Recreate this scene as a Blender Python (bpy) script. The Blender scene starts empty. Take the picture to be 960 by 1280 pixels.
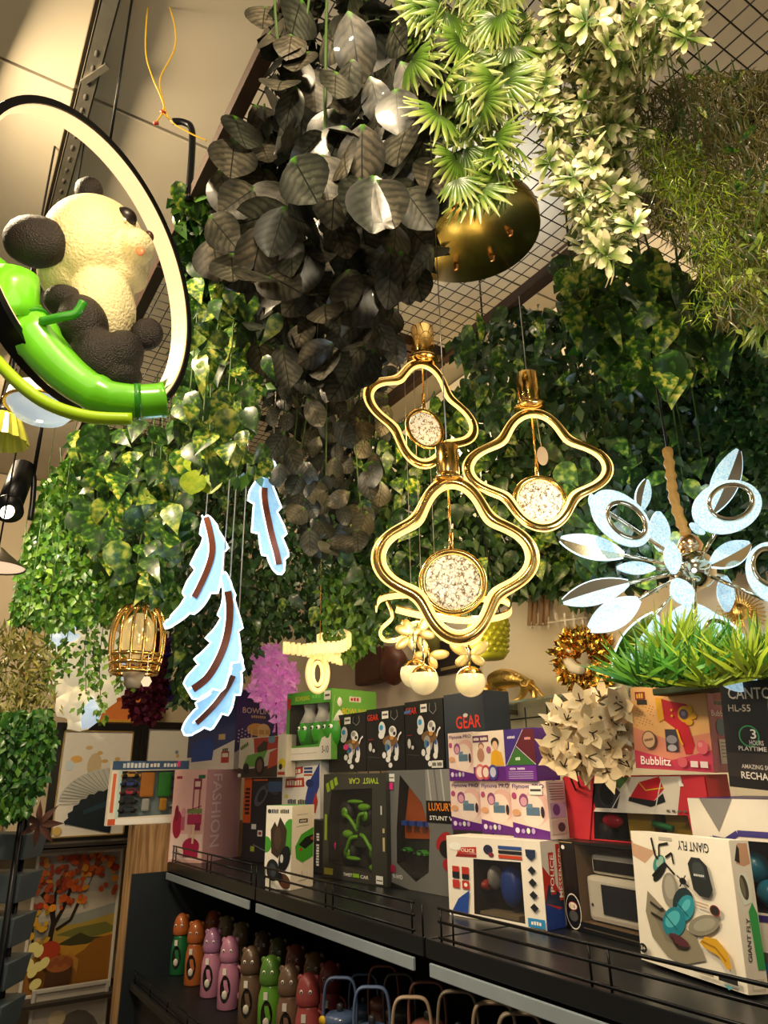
import bpy, bmesh, math, random
import numpy as np
from mathutils import Vector, Matrix, noise as mnoise
from mathutils.geometry import tessellate_polygon
PI = math.pi
R = math.radians
# ---------------------------------------------------------------- camera, world, light
SC = bpy.context.scene
COL = SC.collection
F, CX, CY = 890.0, 480.0, 640.0            # focal length and centre in pixels of the 960 x 1280 frame
PITCH, ROLL, YAW, CAMZ = R(20.3), R(1.0), R(32.3), 1.55
_fa = PI - YAW
FWD = Vector((math.cos(_fa), math.sin(_fa), 0)); RGT = Vector((math.sin(_fa), -math.cos(_fa), 0)); UP = Vector((0, 0, 1))
cam = bpy.data.cameras.new('camera'); camo = bpy.data.objects.new('camera', cam); COL.objects.link(camo)
cam.sensor_fit = 'HORIZONTAL'; cam.sensor_width = 36.0; cam.lens = 36.0 * F / 960.0; cam.clip_start = 0.02
_v = FWD * math.cos(PITCH) + UP * math.sin(PITCH)
_u = UP * math.cos(PITCH) - FWD * math.sin(PITCH)
_r = RGT.copy()
_u2 = _u * math.cos(ROLL) + _r * math.sin(ROLL); _r2 = _r * math.cos(ROLL) - _u * math.sin(ROLL)
_m = Matrix((_r2, _u2, -_v)).transposed().to_4x4(); _m.translation = (0, 0, CAMZ)
camo.matrix_world = _m
SC.camera = camo
SC.view_settings.view_transform = 'Standard'; SC.view_settings.look = 'None'
SC.view_settings.gamma = 1.0; SC.view_settings.use_curve_mapping = False
SC.view_settings.exposure = 0.12
w = bpy.data.worlds.new('shop_ambient'); SC.world = w; w.use_nodes = True
w.node_tree.nodes['Background'].inputs[0].default_value = (1.0, 0.86, 0.68, 1)
w.node_tree.nodes['Background'].inputs[1].default_value = 0.19
def lamp(name, kind, loc, power, col, size=0.2, aim=None, spot=None, parent=None):
    l = bpy.data.lights.new(name, kind); l.energy = power; l.color = col
    if kind == 'AREA': l.shape = 'DISK'; l.size = size
    else: l.shadow_soft_size = size
    if spot: l.spot_size = R(spot); l.spot_blend = 0.6
    o = bpy.data.objects.new(name, l); COL.objects.link(o); o.location = loc
    if aim: o.rotation_euler = (Vector(aim) - Vector(loc)).to_track_quat('-Z', 'Y').to_euler()
    if parent: o.parent = parent; o.location = Vector(loc) - parent.location
    return o
WARM = (1.0, 0.78, 0.50)
lamp('ceiling_lamp_light', 'AREA', (0.1, -0.1, 3.5), 50, WARM, 0.40, (-1.2, 1.3, 1.9))
lamp('ceiling_lamp_light', 'AREA', (-2.0, -0.4, 3.5), 58, WARM, 0.40, (-2.4, 1.6, 1.4))
lamp('ceiling_lamp_light', 'AREA', (-4.0, -0.3, 3.5), 44, WARM, 0.40, (-4.6, 1.2, 1.6))
lamp('ceiling_lamp_light', 'AREA', (-3.0, 2.1, 3.4), 14, (1.0, 0.80, 0.55), 0.3, (-2.2, 2.2, 1.6))

lamp('plant_fill_spot', 'SPOT', (0.7, -0.35, 2.45), 85, (1.0, 0.84, 0.58), 0.06, (-1.4, 1.9, 2.55), 62)  # added unseen fill spot, brightens the hanging plants; no fixture of the shop
lamp('ceiling_fill_light', 'AREA', (-1.75, 1.55, 3.45), 5.0, (0.88, 0.94, 1.0), 0.5, (-1.75, 1.4, 4.0))  # added hidden upward fill, lightens the ceiling above the mesh; no real tube there

def ray(px, py):
    a0 = px - CX; b0 = CY - py
    a = a0 * math.cos(ROLL) + b0 * math.sin(ROLL); b = -a0 * math.sin(ROLL) + b0 * math.cos(ROLL)
    h = F * math.cos(PITCH) - b * math.sin(PITCH); u = F * math.sin(PITCH) + b * math.cos(PITCH)
    return FWD * h + RGT * a + UP * u, h
O0 = Vector((0, 0, CAMZ))
def atd(px, py, d): v, h = ray(px, py); return O0 + v * (d / h)
def atX(px, py, X): v, h = ray(px, py); return O0 + v * (X / v.x)
def atY(px, py, Y): v, h = ray(px, py); return O0 + v * (Y / v.y)
def atZ(px, py, Z): v, h = ray(px, py); return O0 + v * ((Z - CAMZ) / v.z)
def proj(p):
    q = Vector(p) - O0; dep = q.dot(_v)
    return CX + F * q.dot(_r2) / dep, CY - F * q.dot(_u2) / dep
def mpp(px, py, d): return (atd(px + 1, py, d) - atd(px, py, d)).length     # metres per pixel at a distance

# ---------------------------------------------------------------- materials
def lin(c):
    if isinstance(c, str):
        c = c.lstrip('#'); c = [int(c[i:i + 2], 16) / 255 for i in (0, 2, 4)]
        return tuple((x / 12.92 if x <= .04045 else ((x + .055) / 1.055) ** 2.4) for x in c)
    return tuple(c)
MATS = {}
def mat(col, rough=.5, metal=0., noise=.12, scale=18., emit=0., ecol=None, trans=0., bump=0., bscale=80., coat=0., alpha=1., isl=0., objrand=0., ior=1.45):
    key = (str(col), rough, metal, noise, scale, emit, str(ecol), trans, bump, bscale, coat, alpha, isl, objrand)
    if key in MATS: return MATS[key]
    m = bpy.data.materials.new('surface_%03d' % len(MATS)); m.use_nodes = True
    nt = m.node_tree; b = nt.nodes['Principled BSDF']; c = lin(col)
    b.inputs['Roughness'].default_value = rough; b.inputs['Metallic'].default_value = metal
    b.inputs['Transmission Weight'].default_value = trans; b.inputs['Alpha'].default_value = alpha
    b.inputs['Coat Weight'].default_value = coat; b.inputs['IOR'].default_value = ior
    tc = nt.nodes.new('ShaderNodeTexCoord'); n = nt.nodes.new('ShaderNodeTexNoise'); n.inputs['Scale'].default_value = scale
    nt.links.new(tc.outputs['Object'], n.inputs['Vector'])
    mx = nt.nodes.new('ShaderNodeMix'); mx.data_type = 'RGBA'
    mx.inputs[6].default_value = (*[x * (1 - noise) for x in c], 1); mx.inputs[7].default_value = (*[min(1, x * (1 + noise)) for x in c], 1)
    fac = n.outputs['Fac']
    if isl or objrand:
        g = nt.nodes.new('ShaderNodeNewGeometry') if isl else nt.nodes.new('ShaderNodeObjectInfo')
        hs = nt.nodes.new('ShaderNodeHueSaturation')
        mr = nt.nodes.new('ShaderNodeMapRange'); k = isl or objrand
        mr.inputs[3].default_value = 1 - k; mr.inputs[4].default_value = 1 + k
        nt.links.new(g.outputs['Random Per Island' if isl else 'Random'], mr.inputs[0]); nt.links.new(mr.outputs[0], hs.inputs['Value'])
        mr2 = nt.nodes.new('ShaderNodeMapRange'); mr2.inputs[3].default_value = .5 + .06 * k; mr2.inputs[4].default_value = .5 - .06 * k
        nt.links.new(g.outputs['Random Per Island' if isl else 'Random'], mr2.inputs[0]); nt.links.new(mr2.outputs[0], hs.inputs['Hue'])
        nt.links.new(mx.outputs[2], hs.inputs['Color']); nt.links.new(hs.outputs[0], b.inputs['Base Color'])
    else:
        nt.links.new(mx.outputs[2], b.inputs['Base Color'])
    nt.links.new(fac, mx.inputs[0])
    if emit:
        b.inputs['Emission Color'].default_value = (*lin(ecol if ecol is not None else col), 1); b.inputs['Emission Strength'].default_value = emit
    if bump:
        n2 = nt.nodes.new('ShaderNodeTexNoise'); n2.inputs['Scale'].default_value = bscale; nt.links.new(tc.outputs['Object'], n2.inputs['Vector'])
        bp = nt.nodes.new('ShaderNodeBump'); bp.inputs['Strength'].default_value = bump; bp.inputs['Distance'].default_value = .01
        nt.links.new(n2.outputs['Fac'], bp.inputs['Height']); nt.links.new(bp.outputs[0], b.inputs['Normal'])
    MATS[key] = m; return m
def ink(c): return mat(c, .42, 0, .05, 40, coat=.15)
GOLD = mat((.83, .52, .16), .16, 1, .06)
GOLDB = mat((.78, .50, .14), .28, 1, .12, 40, bump=.35, bscale=120)
BRASS = mat((.30, .24, .07), .25, 1, .08)
CHROME = mat((.72, .66, .50), .1, 1, .05)
BLACK = mat('#15161a', .45, 0, .1)
BLACKM = mat('#101216', .35, .6, .1)
RUST = mat('#3b2a20', .7, .3, .25, 30)
STEEL = mat('#7c776c', .42, .8, .2, 30)
GLASS = mat((.9, .97, .95), .03, 0, 0, trans=1.0)
CLEAR = mat((.95, .97, .97), .12, 0, 0, alpha=.13)
LEDW = mat((1, .74, .30), .4, 0, 0, emit=1.4, ecol=(1, .60, .17))
LEDB = mat((.7, .9, 1), .4, 0, 0, emit=1.2, ecol=(.55, .82, 1))

# ---------------------------------------------------------------- mesh builder
def smooth_path(pts, n=8, closed=False):
    P = [Vector(p) for p in pts]; L = len(P); out = []
    rng = range(L) if closed else range(L - 1)
    for i in rng:
        if closed: p0, p1, p2, p3 = P[(i - 1) % L], P[i], P[(i + 1) % L], P[(i + 2) % L]
        else: p0, p1, p2, p3 = P[max(0, i - 1)], P[i], P[i + 1], P[min(L - 1, i + 2)]
        for k in range(n):
            t = k / n
            out.append(.5 * ((2 * p1) + (p2 - p0) * t + (2 * p0 - 5 * p1 + 4 * p2 - p3) * t * t + (3 * p1 - p0 - 3 * p2 + p3) * t ** 3))
    if not closed: out.append(P[-1])
    return out
class MB:
    def __init__(s): s.v = []; s.f = []; s.m = []; s.mats = []; s.sm = []
    def mi(s, m):
        if m not in s.mats: s.mats.append(m)
        return s.mats.index(m)
    def add(s, vs, fs, m, smooth=False):
        b = len(s.v); k = s.mi(m); s.v += [tuple(v) for v in vs]
        for f in fs: s.f.append([b + i for i in f]); s.m.append(k); s.sm.append(smooth)
        return s
    def box(s, lo, hi, m, M=None):
        (x0, y0, z0), (x1, y1, z1) = lo, hi
        vs = [Vector(p) for p in ((x0, y0, z0), (x1, y0, z0), (x1, y1, z0), (x0, y1, z0), (x0, y0, z1), (x1, y0, z1), (x1, y1, z1), (x0, y1, z1))]
        if M: vs = [M @ v for v in vs]
        return s.add(vs, [(0, 3, 2, 1), (4, 5, 6, 7), (0, 1, 5, 4), (1, 2, 6, 5), (2, 3, 7, 6), (3, 0, 4, 7)], m)
    def tube(s, pts, r, m, seg=8, closed=False, flat=None, nrm=None):
        P = [Vector(p) for p in pts]; n = len(P); vs = []; prev = None
        rr = r if hasattr(r, '__len__') else [r] * n
        for i in range(n):
            if closed: t = P[(i + 1) % n] - P[i - 1]
            else: t = P[min(n - 1, i + 1)] - P[max(0, i - 1)]
            if t.length < 1e-9: t = Vector((0, 0, 1))
            t.normalize()
            if nrm is not None: a = Vector(nrm)
            else: a = prev if prev is not None else (Vector((0, 0, 1)) if abs(t.z) < .9 else Vector((1, 0, 0)))
            a = a - t * a.dot(t)
            if a.length < 1e-6: a = t.orthogonal()
            a.normalize(); prev = a; b = t.cross(a)
            fa, fb = flat if flat else (1, 1)
            for k in range(seg):
                q = 2 * PI * (k + .5) / seg; vs.append(P[i] + (a * math.cos(q) * fa + b * math.sin(q) * fb) * rr[i])
        fs = []
        for i in range(n if closed else n - 1):
            j = (i + 1) % n
            for k in range(seg):
                l = (k + 1) % seg; fs.append((i * seg + k, i * seg + l, j * seg + l, j * seg + k))
        if not closed: fs.append(tuple(range(seg - 1, -1, -1))); fs.append(tuple((n - 1) * seg + k for k in range(seg)))
        return s.add(vs, fs, m, seg > 4)
    def lathe(s, prof, m, seg=20, M=None, cap=True):
        vs = []; n = len(prof)
        for (r, z) in prof:
            for k in range(seg): q = 2 * PI * k / seg; vs.append(Vector((r * math.cos(q), r * math.sin(q), z)))
        fs = [(i * seg + k, i * seg + (k + 1) % seg, (i + 1) * seg + (k + 1) % seg, (i + 1) * seg + k) for i in range(n - 1) for k in range(seg)]
        if cap:
            fs.append(tuple(range(seg - 1, -1, -1))); fs.append(tuple((n - 1) * seg + k for k in range(seg)))
        if M: vs = [M @ v for v in vs]
        return s.add(vs, fs, m, True)
    def ell(s, c, ax, m, seg=20, rings=12, jit=0., js=20.):
        c = Vector(c); A = [Vector(a) for a in ax]; vs = []; fs = []
        for i in range(rings + 1):
            th = PI * i / rings
            for k in range(seg):
                q = 2 * PI * k / seg
                d = A[0] * (math.sin(th) * math.cos(q)) + A[1] * (math.sin(th) * math.sin(q)) + A[2] * math.cos(th)
                if jit: d = d * (1 + jit * mnoise.noise((c + d) * js))
                vs.append(c + d)
        for i in range(rings):
            for k in range(seg):
                fs.append((i * seg + k, (i + 1) * seg + k, (i + 1) * seg + (k + 1) % seg, i * seg + (k + 1) % seg))
        return s.add(vs, fs, m, True)
    def plate(s, outline, thick, m, nrm, side=None):
        """flat outline (3-D points in one plane) given thickness along nrm"""
        P = [Vector(p) for p in outline]; n = len(P); t = Vector(nrm).normalized() * thick
        tri = tessellate_polygon([P]); vs = [p for p in P] + [p + t for p in P]
        s.add(vs, [tuple(x) for x in tri] + [tuple(i + n for i in reversed(x)) for x in tri], m)
        s.add(vs, [(i, (i + 1) % n, n + (i + 1) % n, n + i) for i in range(n)], side or m)
        return s
    def build(s, name, parent=None, origin=None, bev=0., label=None, local=False):
        me = bpy.data.meshes.new(name); o = Vector(origin) if origin is not None else (Vector((0, 0, 0)) if (local or parent is None) else root_loc(parent))
        vs = s.v if o.length == 0 else [(a - o.x, b - o.y, c - o.z) for a, b, c in s.v]
        me.from_pydata(vs, [], s.f)
        for m in s.mats: me.materials.append(m)
        me.polygons.foreach_set('material_index', s.m); me.polygons.foreach_set('use_smooth', s.sm)
        if bev:
            bm = bmesh.new(); bm.from_mesh(me); bmesh.ops.remove_doubles(bm, verts=bm.verts, dist=1e-5)
            ed = [e for e in bm.edges if len(e.link_faces) == 2 and e.calc_face_angle(0) > .6]
            bmesh.ops.bevel(bm, geom=ed, offset=bev, segments=2, affect='EDGES', profile=.6); bm.to_mesh(me); bm.free()
        me.update()
        ob = bpy.data.objects.new(name, me); COL.objects.link(ob)
        if parent is None and origin is not None: ob.location = o
        if parent: ob.parent = parent
        if label: ob['label'] = label
        return ob
def root_loc(p):
    loc = Vector((0, 0, 0))
    while p: loc += Vector(p.location); p = p.parent
    return loc
def tag(o, label, cat, group=None, kind=None):
    o['label'] = label; o['category'] = cat
    if group: o['group'] = group
    if kind: o['kind'] = kind
    return o
def thing(name, label, cat, loc=(0, 0, 0), rz=0., group=None):
    o = bpy.data.objects.new(name, None); COL.objects.link(o); o.location = loc; o.rotation_euler = (0, 0, rz); o.empty_display_size = .02
    return tag(o, label, cat, group)
def struct(o, label=None):
    o['kind'] = 'structure'
    if label: o['label'] = label
    return o
def inst(name, me, parent, M):
    o = bpy.data.objects.new(name, me); COL.objects.link(o); o.parent = parent; o.matrix_local = M; return o
def copy_tree(o, parent=None):
    c = o.copy(); COL.objects.link(c); c.parent = parent
    for ch in list(o.children): copy_tree(ch, c)
    return c
# ---------------------------------------------------------------- the room
CREAM = mat('#d9ccb2', .8, 0, .06, 3)
CEIL = mat('#b3a994', .75, 0, .12, 2.2)
MESHZ = 3.3; CEILZ = 3.75; WALLY = 2.36; LEFTX = -5.75
struct(MB().box((-7, -3, -.05), (2.5, 3, 0), mat('#6e675d', .5, 0, .1, 2)).build('floor'), 'grey shop floor')
ce = struct(MB().box((-7, -3, CEILZ + .03), (2.5, 3, CEILZ + .08), mat('#5d564b', .8)).build('ceiling'), 'pale panel ceiling over the shop')
pw, pl = 1.21, 2.42
pm = MB().box((-pl / 2 + .006, -pw / 2 + .006, 0), (pl / 2 - .006, pw / 2 - .006, .02), CEIL).build('ceiling_panel', ce, bev=.003, local=True)
k = 0
for i in range(4):
    for j in range(5):
        o = pm if k == 0 else pm.copy()
        if k: COL.objects.link(o)
        o.location = (-2.05 - pl / 2 + (i - 1) * pl, -2.4 + pw / 2 + j * pw + .06, CEILZ + .008); k += 1
struct(MB().box((-7, WALLY, 0), (2.5, WALLY + .1, CEILZ), CREAM).build('wall_back'), 'cream wall behind the toy shelf')
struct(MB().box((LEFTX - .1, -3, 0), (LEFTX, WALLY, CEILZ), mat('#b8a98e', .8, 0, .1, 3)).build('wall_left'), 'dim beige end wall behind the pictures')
# slotted steel channel under the ceiling
t = thing('slotted_channel', 'grey slotted steel channel running under the ceiling beside the black cable', 'channel', (-2.2, .11, CEILZ - .05))
b = MB(); y0, y1, z0 = .085, .135, CEILZ - .052
b.box((-4.6, y0, z0), (.4, y1, z0 + .004), STEEL).box((-4.6, y0, z0), (.4, y0 + .004, CEILZ + .005), STEEL).box((-4.6, y1 - .004, z0), (.4, y1, CEILZ + .005), STEEL)
b.build('channel_profile', t)
sl = MB().lathe([(.009, 0), (.009, .002)], mat('#3a352d', .8), 10).build('slot', t, local=True); sl.scale = (1.6, .8, 1)
for i in range(44):
    o = sl if i == 0 else sl.copy()
    if i: COL.objects.link(o)
    o.location = (-2.2 + i * .06, 0, -.0035)
MB().box((-.02, -.009, -.04), (.10, .009, -.030), STEEL, Matrix.Translation((-1.93, .10, CEILZ - .02)) @ Matrix.Rotation(.5, 4, 'Z')).build('joining_clip', t)
# wire mesh panels hung under the ceiling
def mesh_panel(x0, x1, label):
    t = thing('wire_mesh_panel', label, 'wire mesh', ((x0 + x1) / 2, 1.07, MESHZ), 0, 'wire mesh panels under the ceiling')
    Y0, Y1 = .45, 1.68
    for lo, hi in (((x0, Y0 - .02, MESHZ - .05), (x1, Y0 + .02, MESHZ)), ((x0, Y1 - .02, MESHZ - .05), (x1, Y1 + .02, MESHZ)),
                   ((x0, Y0 + .021, MESHZ - .05), (x0 + .04, Y1 - .021, MESHZ)), ((x1 - .04, Y0 + .021, MESHZ - .05), (x1, Y1 - .021, MESHZ))):
        MB().box(lo, hi, RUST).build('frame_bar', t, bev=.003)
    b = MB(); r = .0022; n = int((x1 - x0) / .052)
    for i in range(1, n): x = x0 + (x1 - x0) * i / n; b.tube([(x, Y0, MESHZ + .004), (x, Y1, MESHZ + .004)], r, BLACKM, 5)
    n = 24
    for i in range(1, n): y = Y0 + (Y1 - Y0) * i / n; b.tube([(x0, y, MESHZ + .0085), (x1, y, MESHZ + .0085)], r, BLACKM, 5)
    b.build('wire_grid', t)
    for x in (x0 + .3, x1 - .3):
        for y in (Y1 - .02,): MB().tube([(x, y, MESHZ), (x, y, CEILZ + .01)], .004, BLACKM, 6).build('hanger_rod', t)
mesh_panel(-2.15, .2, 'black wire mesh panel in brown frame right above the three gold pendants')
mesh_panel(-4.2, -2.16, 'black wire mesh panel in brown frame above the glowing feathers')
mesh_panel(-5.7, -4.21, 'farthest wire mesh panel in brown frame over the left end plants')
# right hand mesh, higher up above the right plants
t = thing('wire_mesh_panel', 'black wire mesh panel at the top right corner above dark ferns', 'wire mesh', (-.2, 2.0, MESHZ + .1), 0, 'wire mesh panels under the ceiling')
b = MB()
for i in range(40): x = -1.5 + i * .052; b.tube([(x, 1.74, MESHZ + .1), (x, 2.34, MESHZ + .1)], .0022, BLACKM, 5)
for i in range(12): y = 1.75 + i * .052; b.tube([(-1.5, y, MESHZ + .104), (.55, y, MESHZ + .104)], .0022, BLACKM, 5)
b.build('wire_grid', t)
MB().tube([(-1.52, 1.74, MESHZ + .1), (.57, 1.74, MESHZ + .1)], .006, RUST, 8).build('frame_bar', t)
MB().tube([(-1.52, 2.345, MESHZ + .1), (.57, 2.345, MESHZ + .1)], .006, RUST, 8).build('frame_bar', t)
for x in (-1.3, .3): MB().tube([(x, 1.73, MESHZ + .08), (x, 1.73, CEILZ + .01)], .004, BLACKM, 6).build('hanger_rod', t)
# bent bracket and loose yellow wires by the frame
p = [atd(216, 152, 1.74), atd(230, 153, 1.74), atd(240, 163, 1.74), atd(239, 205, 1.74), atd(235, 250, 1.74)]
tag(MB().tube(smooth_path(p, 5), .011, BLACKM, 8).build('metal_bracket'), 'bent black metal bracket standing beside the brown mesh frame', 'bracket')
YW = mat('#c8a21e', .45)
t = thing('loose_wire', 'two thin yellow electric wires twisted together under the ceiling', 'wire', atd(205, 140, 1.5))
q = [atd(186, -12, 1.5), atd(182, 60, 1.5), atd(190, 95, 1.5), atd(200, 118, 1.5), atd(213, 150, 1.5), atd(235, 165, 1.5), atd(258, 176, 1.5)]
MB().tube(smooth_path(q, 6), .0022, YW, 6).build('wire', t)
q = [atd(204, -12, 1.5), atd(218, 30, 1.5), atd(218, 62, 1.5), atd(200, 100, 1.5), atd(205, 135, 1.5), atd(194, 154, 1.5)]
MB().tube(smooth_path(q, 6), .0022, YW, 6).build('wire', t)
q = [atd(213, 150, 1.5), atd(205, 143, 1.5), atd(201, 139, 1.5)]
MB().tube(q, .0022, YW, 6).build('wire', t)
for c, e in (((201, 139), (206, 141)), ((192, 154), (198, 154))):
    MB().tube([atd(*c, 1.5), atd(*e, 1.5)], .005, mat('#a33118', .5), 8).build('wire_cap', t, label='red wire cap')
# ---------------------------------------------------------------- the toy shelf unit
SZ = 1.15; LIP = 1.2; SBACK = 1.98; SHELFX0, SHELFX1 = -4.05, .3
LZ = .64
METAL = mat('#23262a', .32, .5, .12, 8)
DARK = mat('#14171a', .5, .2, .1)
t = thing('shelf_unit', 'black metal shop shelf unit holding toy boxes above and bottles below', 'shelf unit', (-2, 1.6, 0))
xs = [SHELFX0, -2.87, -1.74, -.61, SHELFX1]
for i in range(4):
    a, c = xs[i] + .006, xs[i + 1] - .006
    s_ = MB().box((a, LIP + .012, SZ - .03), (c, SBACK, SZ), METAL).build('shelf_board', t, bev=.003)
    MB().box((a, LIP, SZ - .04), (c, LIP + .0115, SZ + .004), METAL).build('shelf_lip', s_, bev=.002)
    pr = MB().box((a + .03, LIP - .012, SZ - .075), (c - .03, LIP - .004, SZ - .045), mat('#93a1ab', .3, .2, .1)).build('price_rail', s_, bev=.002, label='pale grey price rail')
    b = MB()
    f0 = LIP + .008
    for z in (SZ + .012, SZ + .048, SZ + .078): b.tube([(a + .05, f0, z), (c - .05, f0, z)], .0038, BLACKM, 6)
    n = 3
    for k in range(n):
        x = a + .06 + (c - a - .12) * k / (n - 1)
        for dx in (0, .05): b.tube([(x + dx, f0, SZ + .001), (x + dx, f0, SZ + .078)], .0028, BLACKM, 6)
    b.build('wire_guard', s_)
    MB().box((a, 1.06, LZ - .03), (c, SBACK, LZ), DARK).build('lower_board', t, bev=.003)
    b = MB()
    for z in (LZ + .012, LZ + .05): b.tube([(a + .03, 1.075, z), (c - .03, 1.075, z)], .003, BLACKM, 6)
    for k in range(5): x = a + .05 + (c - a - .1) * k / 4; b.tube([(x, 1.075, LZ), (x, 1.075, LZ + .05)], .003, BLACKM, 6)
    b.build('wire_guard', t)
    MB().box((a, 1.1, .002), (c, 1.13, LZ - .031), DARK).build('kick_panel', t)
MB().box((SHELFX0, SBACK + .001, 0), (SHELFX1, SBACK + .03, SZ + .1), DARK).build('back_panel', t)
MB().box((SHELFX0 - .02, 1.03, 0), (SHELFX0, SBACK + .03, SZ - .045), mat('#1a2229', .5)).build('end_panel', t)
b = MB()
for z in (SZ + .55, SZ + .60): b.tube([(SHELFX0 + .1, SBACK + .015, z), (-2.0, SBACK + .015, z)], .003, BLACKM, 6)
for i in range(18): x = SHELFX0 + .1 + i * .12; b.tube([(x, SBACK + .015, SZ + .05), (x, SBACK + .015, SZ + .64)], .003, BLACKM, 6)
b.build('back_wires', t)
WOOD = mat('#a07d55', .55, 0, .2, 5, bump=.1)
def wood_mat():
    m = bpy.data.materials.new('wood_grain'); m.use_nodes = True; nt = m.node_tree; b = nt.nodes['Principled BSDF']; b.inputs['Roughness'].default_value = .55
    tc = nt.nodes.new('ShaderNodeTexCoord'); mp = nt.nodes.new('ShaderNodeMapping'); mp.inputs['Scale'].default_value = (14, 14, 1.1)
    n = nt.nodes.new('ShaderNodeTexNoise'); n.inputs['Scale'].default_value = 4; n.inputs['Detail'].default_value = 6
    cr = nt.nodes.new('ShaderNodeValToRGB'); cr.color_ramp.elements[0].position = .35; cr.color_ramp.elements[0].color = (*lin('#7d5b38'), 1); cr.color_ramp.elements[1].position = .65; cr.color_ramp.elements[1].color = (*lin('#b08c60'), 1)
    nt.links.new(tc.outputs['Object'], mp.inputs[0]); nt.links.new(mp.outputs[0], n.inputs['Vector']); nt.links.new(n.outputs['Fac'], cr.inputs[0]); nt.links.new(cr.outputs[0], b.inputs['Base Color']); return m
WOODG = wood_mat()
t = thing('wooden_end_board', 'light wooden board closing the left end of the toy shelf', 'board', (-4.14, 1.4, 0))
MB().box((-4.11, 1.055, 0), (-4.075, 1.9, 1.33), WOODG).build('board', t, bev=.002)
MB().box((-4.22, 1.03, 0), (-4.072, 1.054, 1.33), WOODG).build('edge_strip', t, bev=.002)
# price knob on dark panel
# ---------------------------------------------------------------- glass shelf on the back wall
t = thing('glass_shelf', 'clear glass wall shelf carrying the gold leopard', 'shelf', (-2, 2.3, 1.83))
MB().box((-2.75, 2.12, 1.83), (-.9, 2.355, 1.84), mat((.75, .9, .85), .04, 0, 0, trans=.92)).build('glass_board', t, bev=.002)
for x in (-2.6, -1.8, -1.05):
    MB().box((x - .008, 2.2, 1.806), (x + .008, 2.36, 1.829), STEEL).build('shelf_bracket', t)
# ---------------------------------------------------------------- lettering and printed cartons
TXT = {}
BLURRED = {'SURPASS', 'REMOTE', 'RACING', 'SPEED', 'COOKIE', 'DIECAST', 'CAR WORLD', 'MODES', 'SPIN', 'FLY', 'GAME MODES', 'BUBBLE', 'FUN', 'OFF-ROAD CAR', 'HERO', 'RESCUE', 'TOY', 'TREE HOUSE', 'SPRAY', 'SMOKE TRACK', 'GEAR ROBOT', 'SET', 'PLAYSET', '12+', 'MyC'}
def text_geo(s, bold=.012):
    if (s, bold) in TXT: return TXT[(s, bold)]
    cu = bpy.data.curves.new('lettering', 'FONT'); cu.body = s; cu.size = 1; cu.offset = bold; cu.resolution_u = 2; cu.align_x = 'CENTER'; cu.align_y = 'CENTER'
    ob = bpy.data.objects.new('lettering', cu); me = bpy.data.meshes.new_from_object(ob)
    v = [tuple(x.co) for x in me.vertices]; f = [tuple(p.vertices) for p in me.polygons]
    bpy.data.objects.remove(ob); bpy.data.curves.remove(cu); bpy.data.meshes.remove(me)
    xs = [a[0] for a in v]; ys = [a[1] for a in v]; cx, cy = (min(xs) + max(xs)) / 2, (min(ys) + max(ys)) / 2; W, H = max(xs) - min(xs), max(ys) - min(ys)
    TXT[(s, bold)] = ([((a[0] - cx) / W, (a[1] - cy) / H) for a in v], f); return TXT[(s, bold)]
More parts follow.
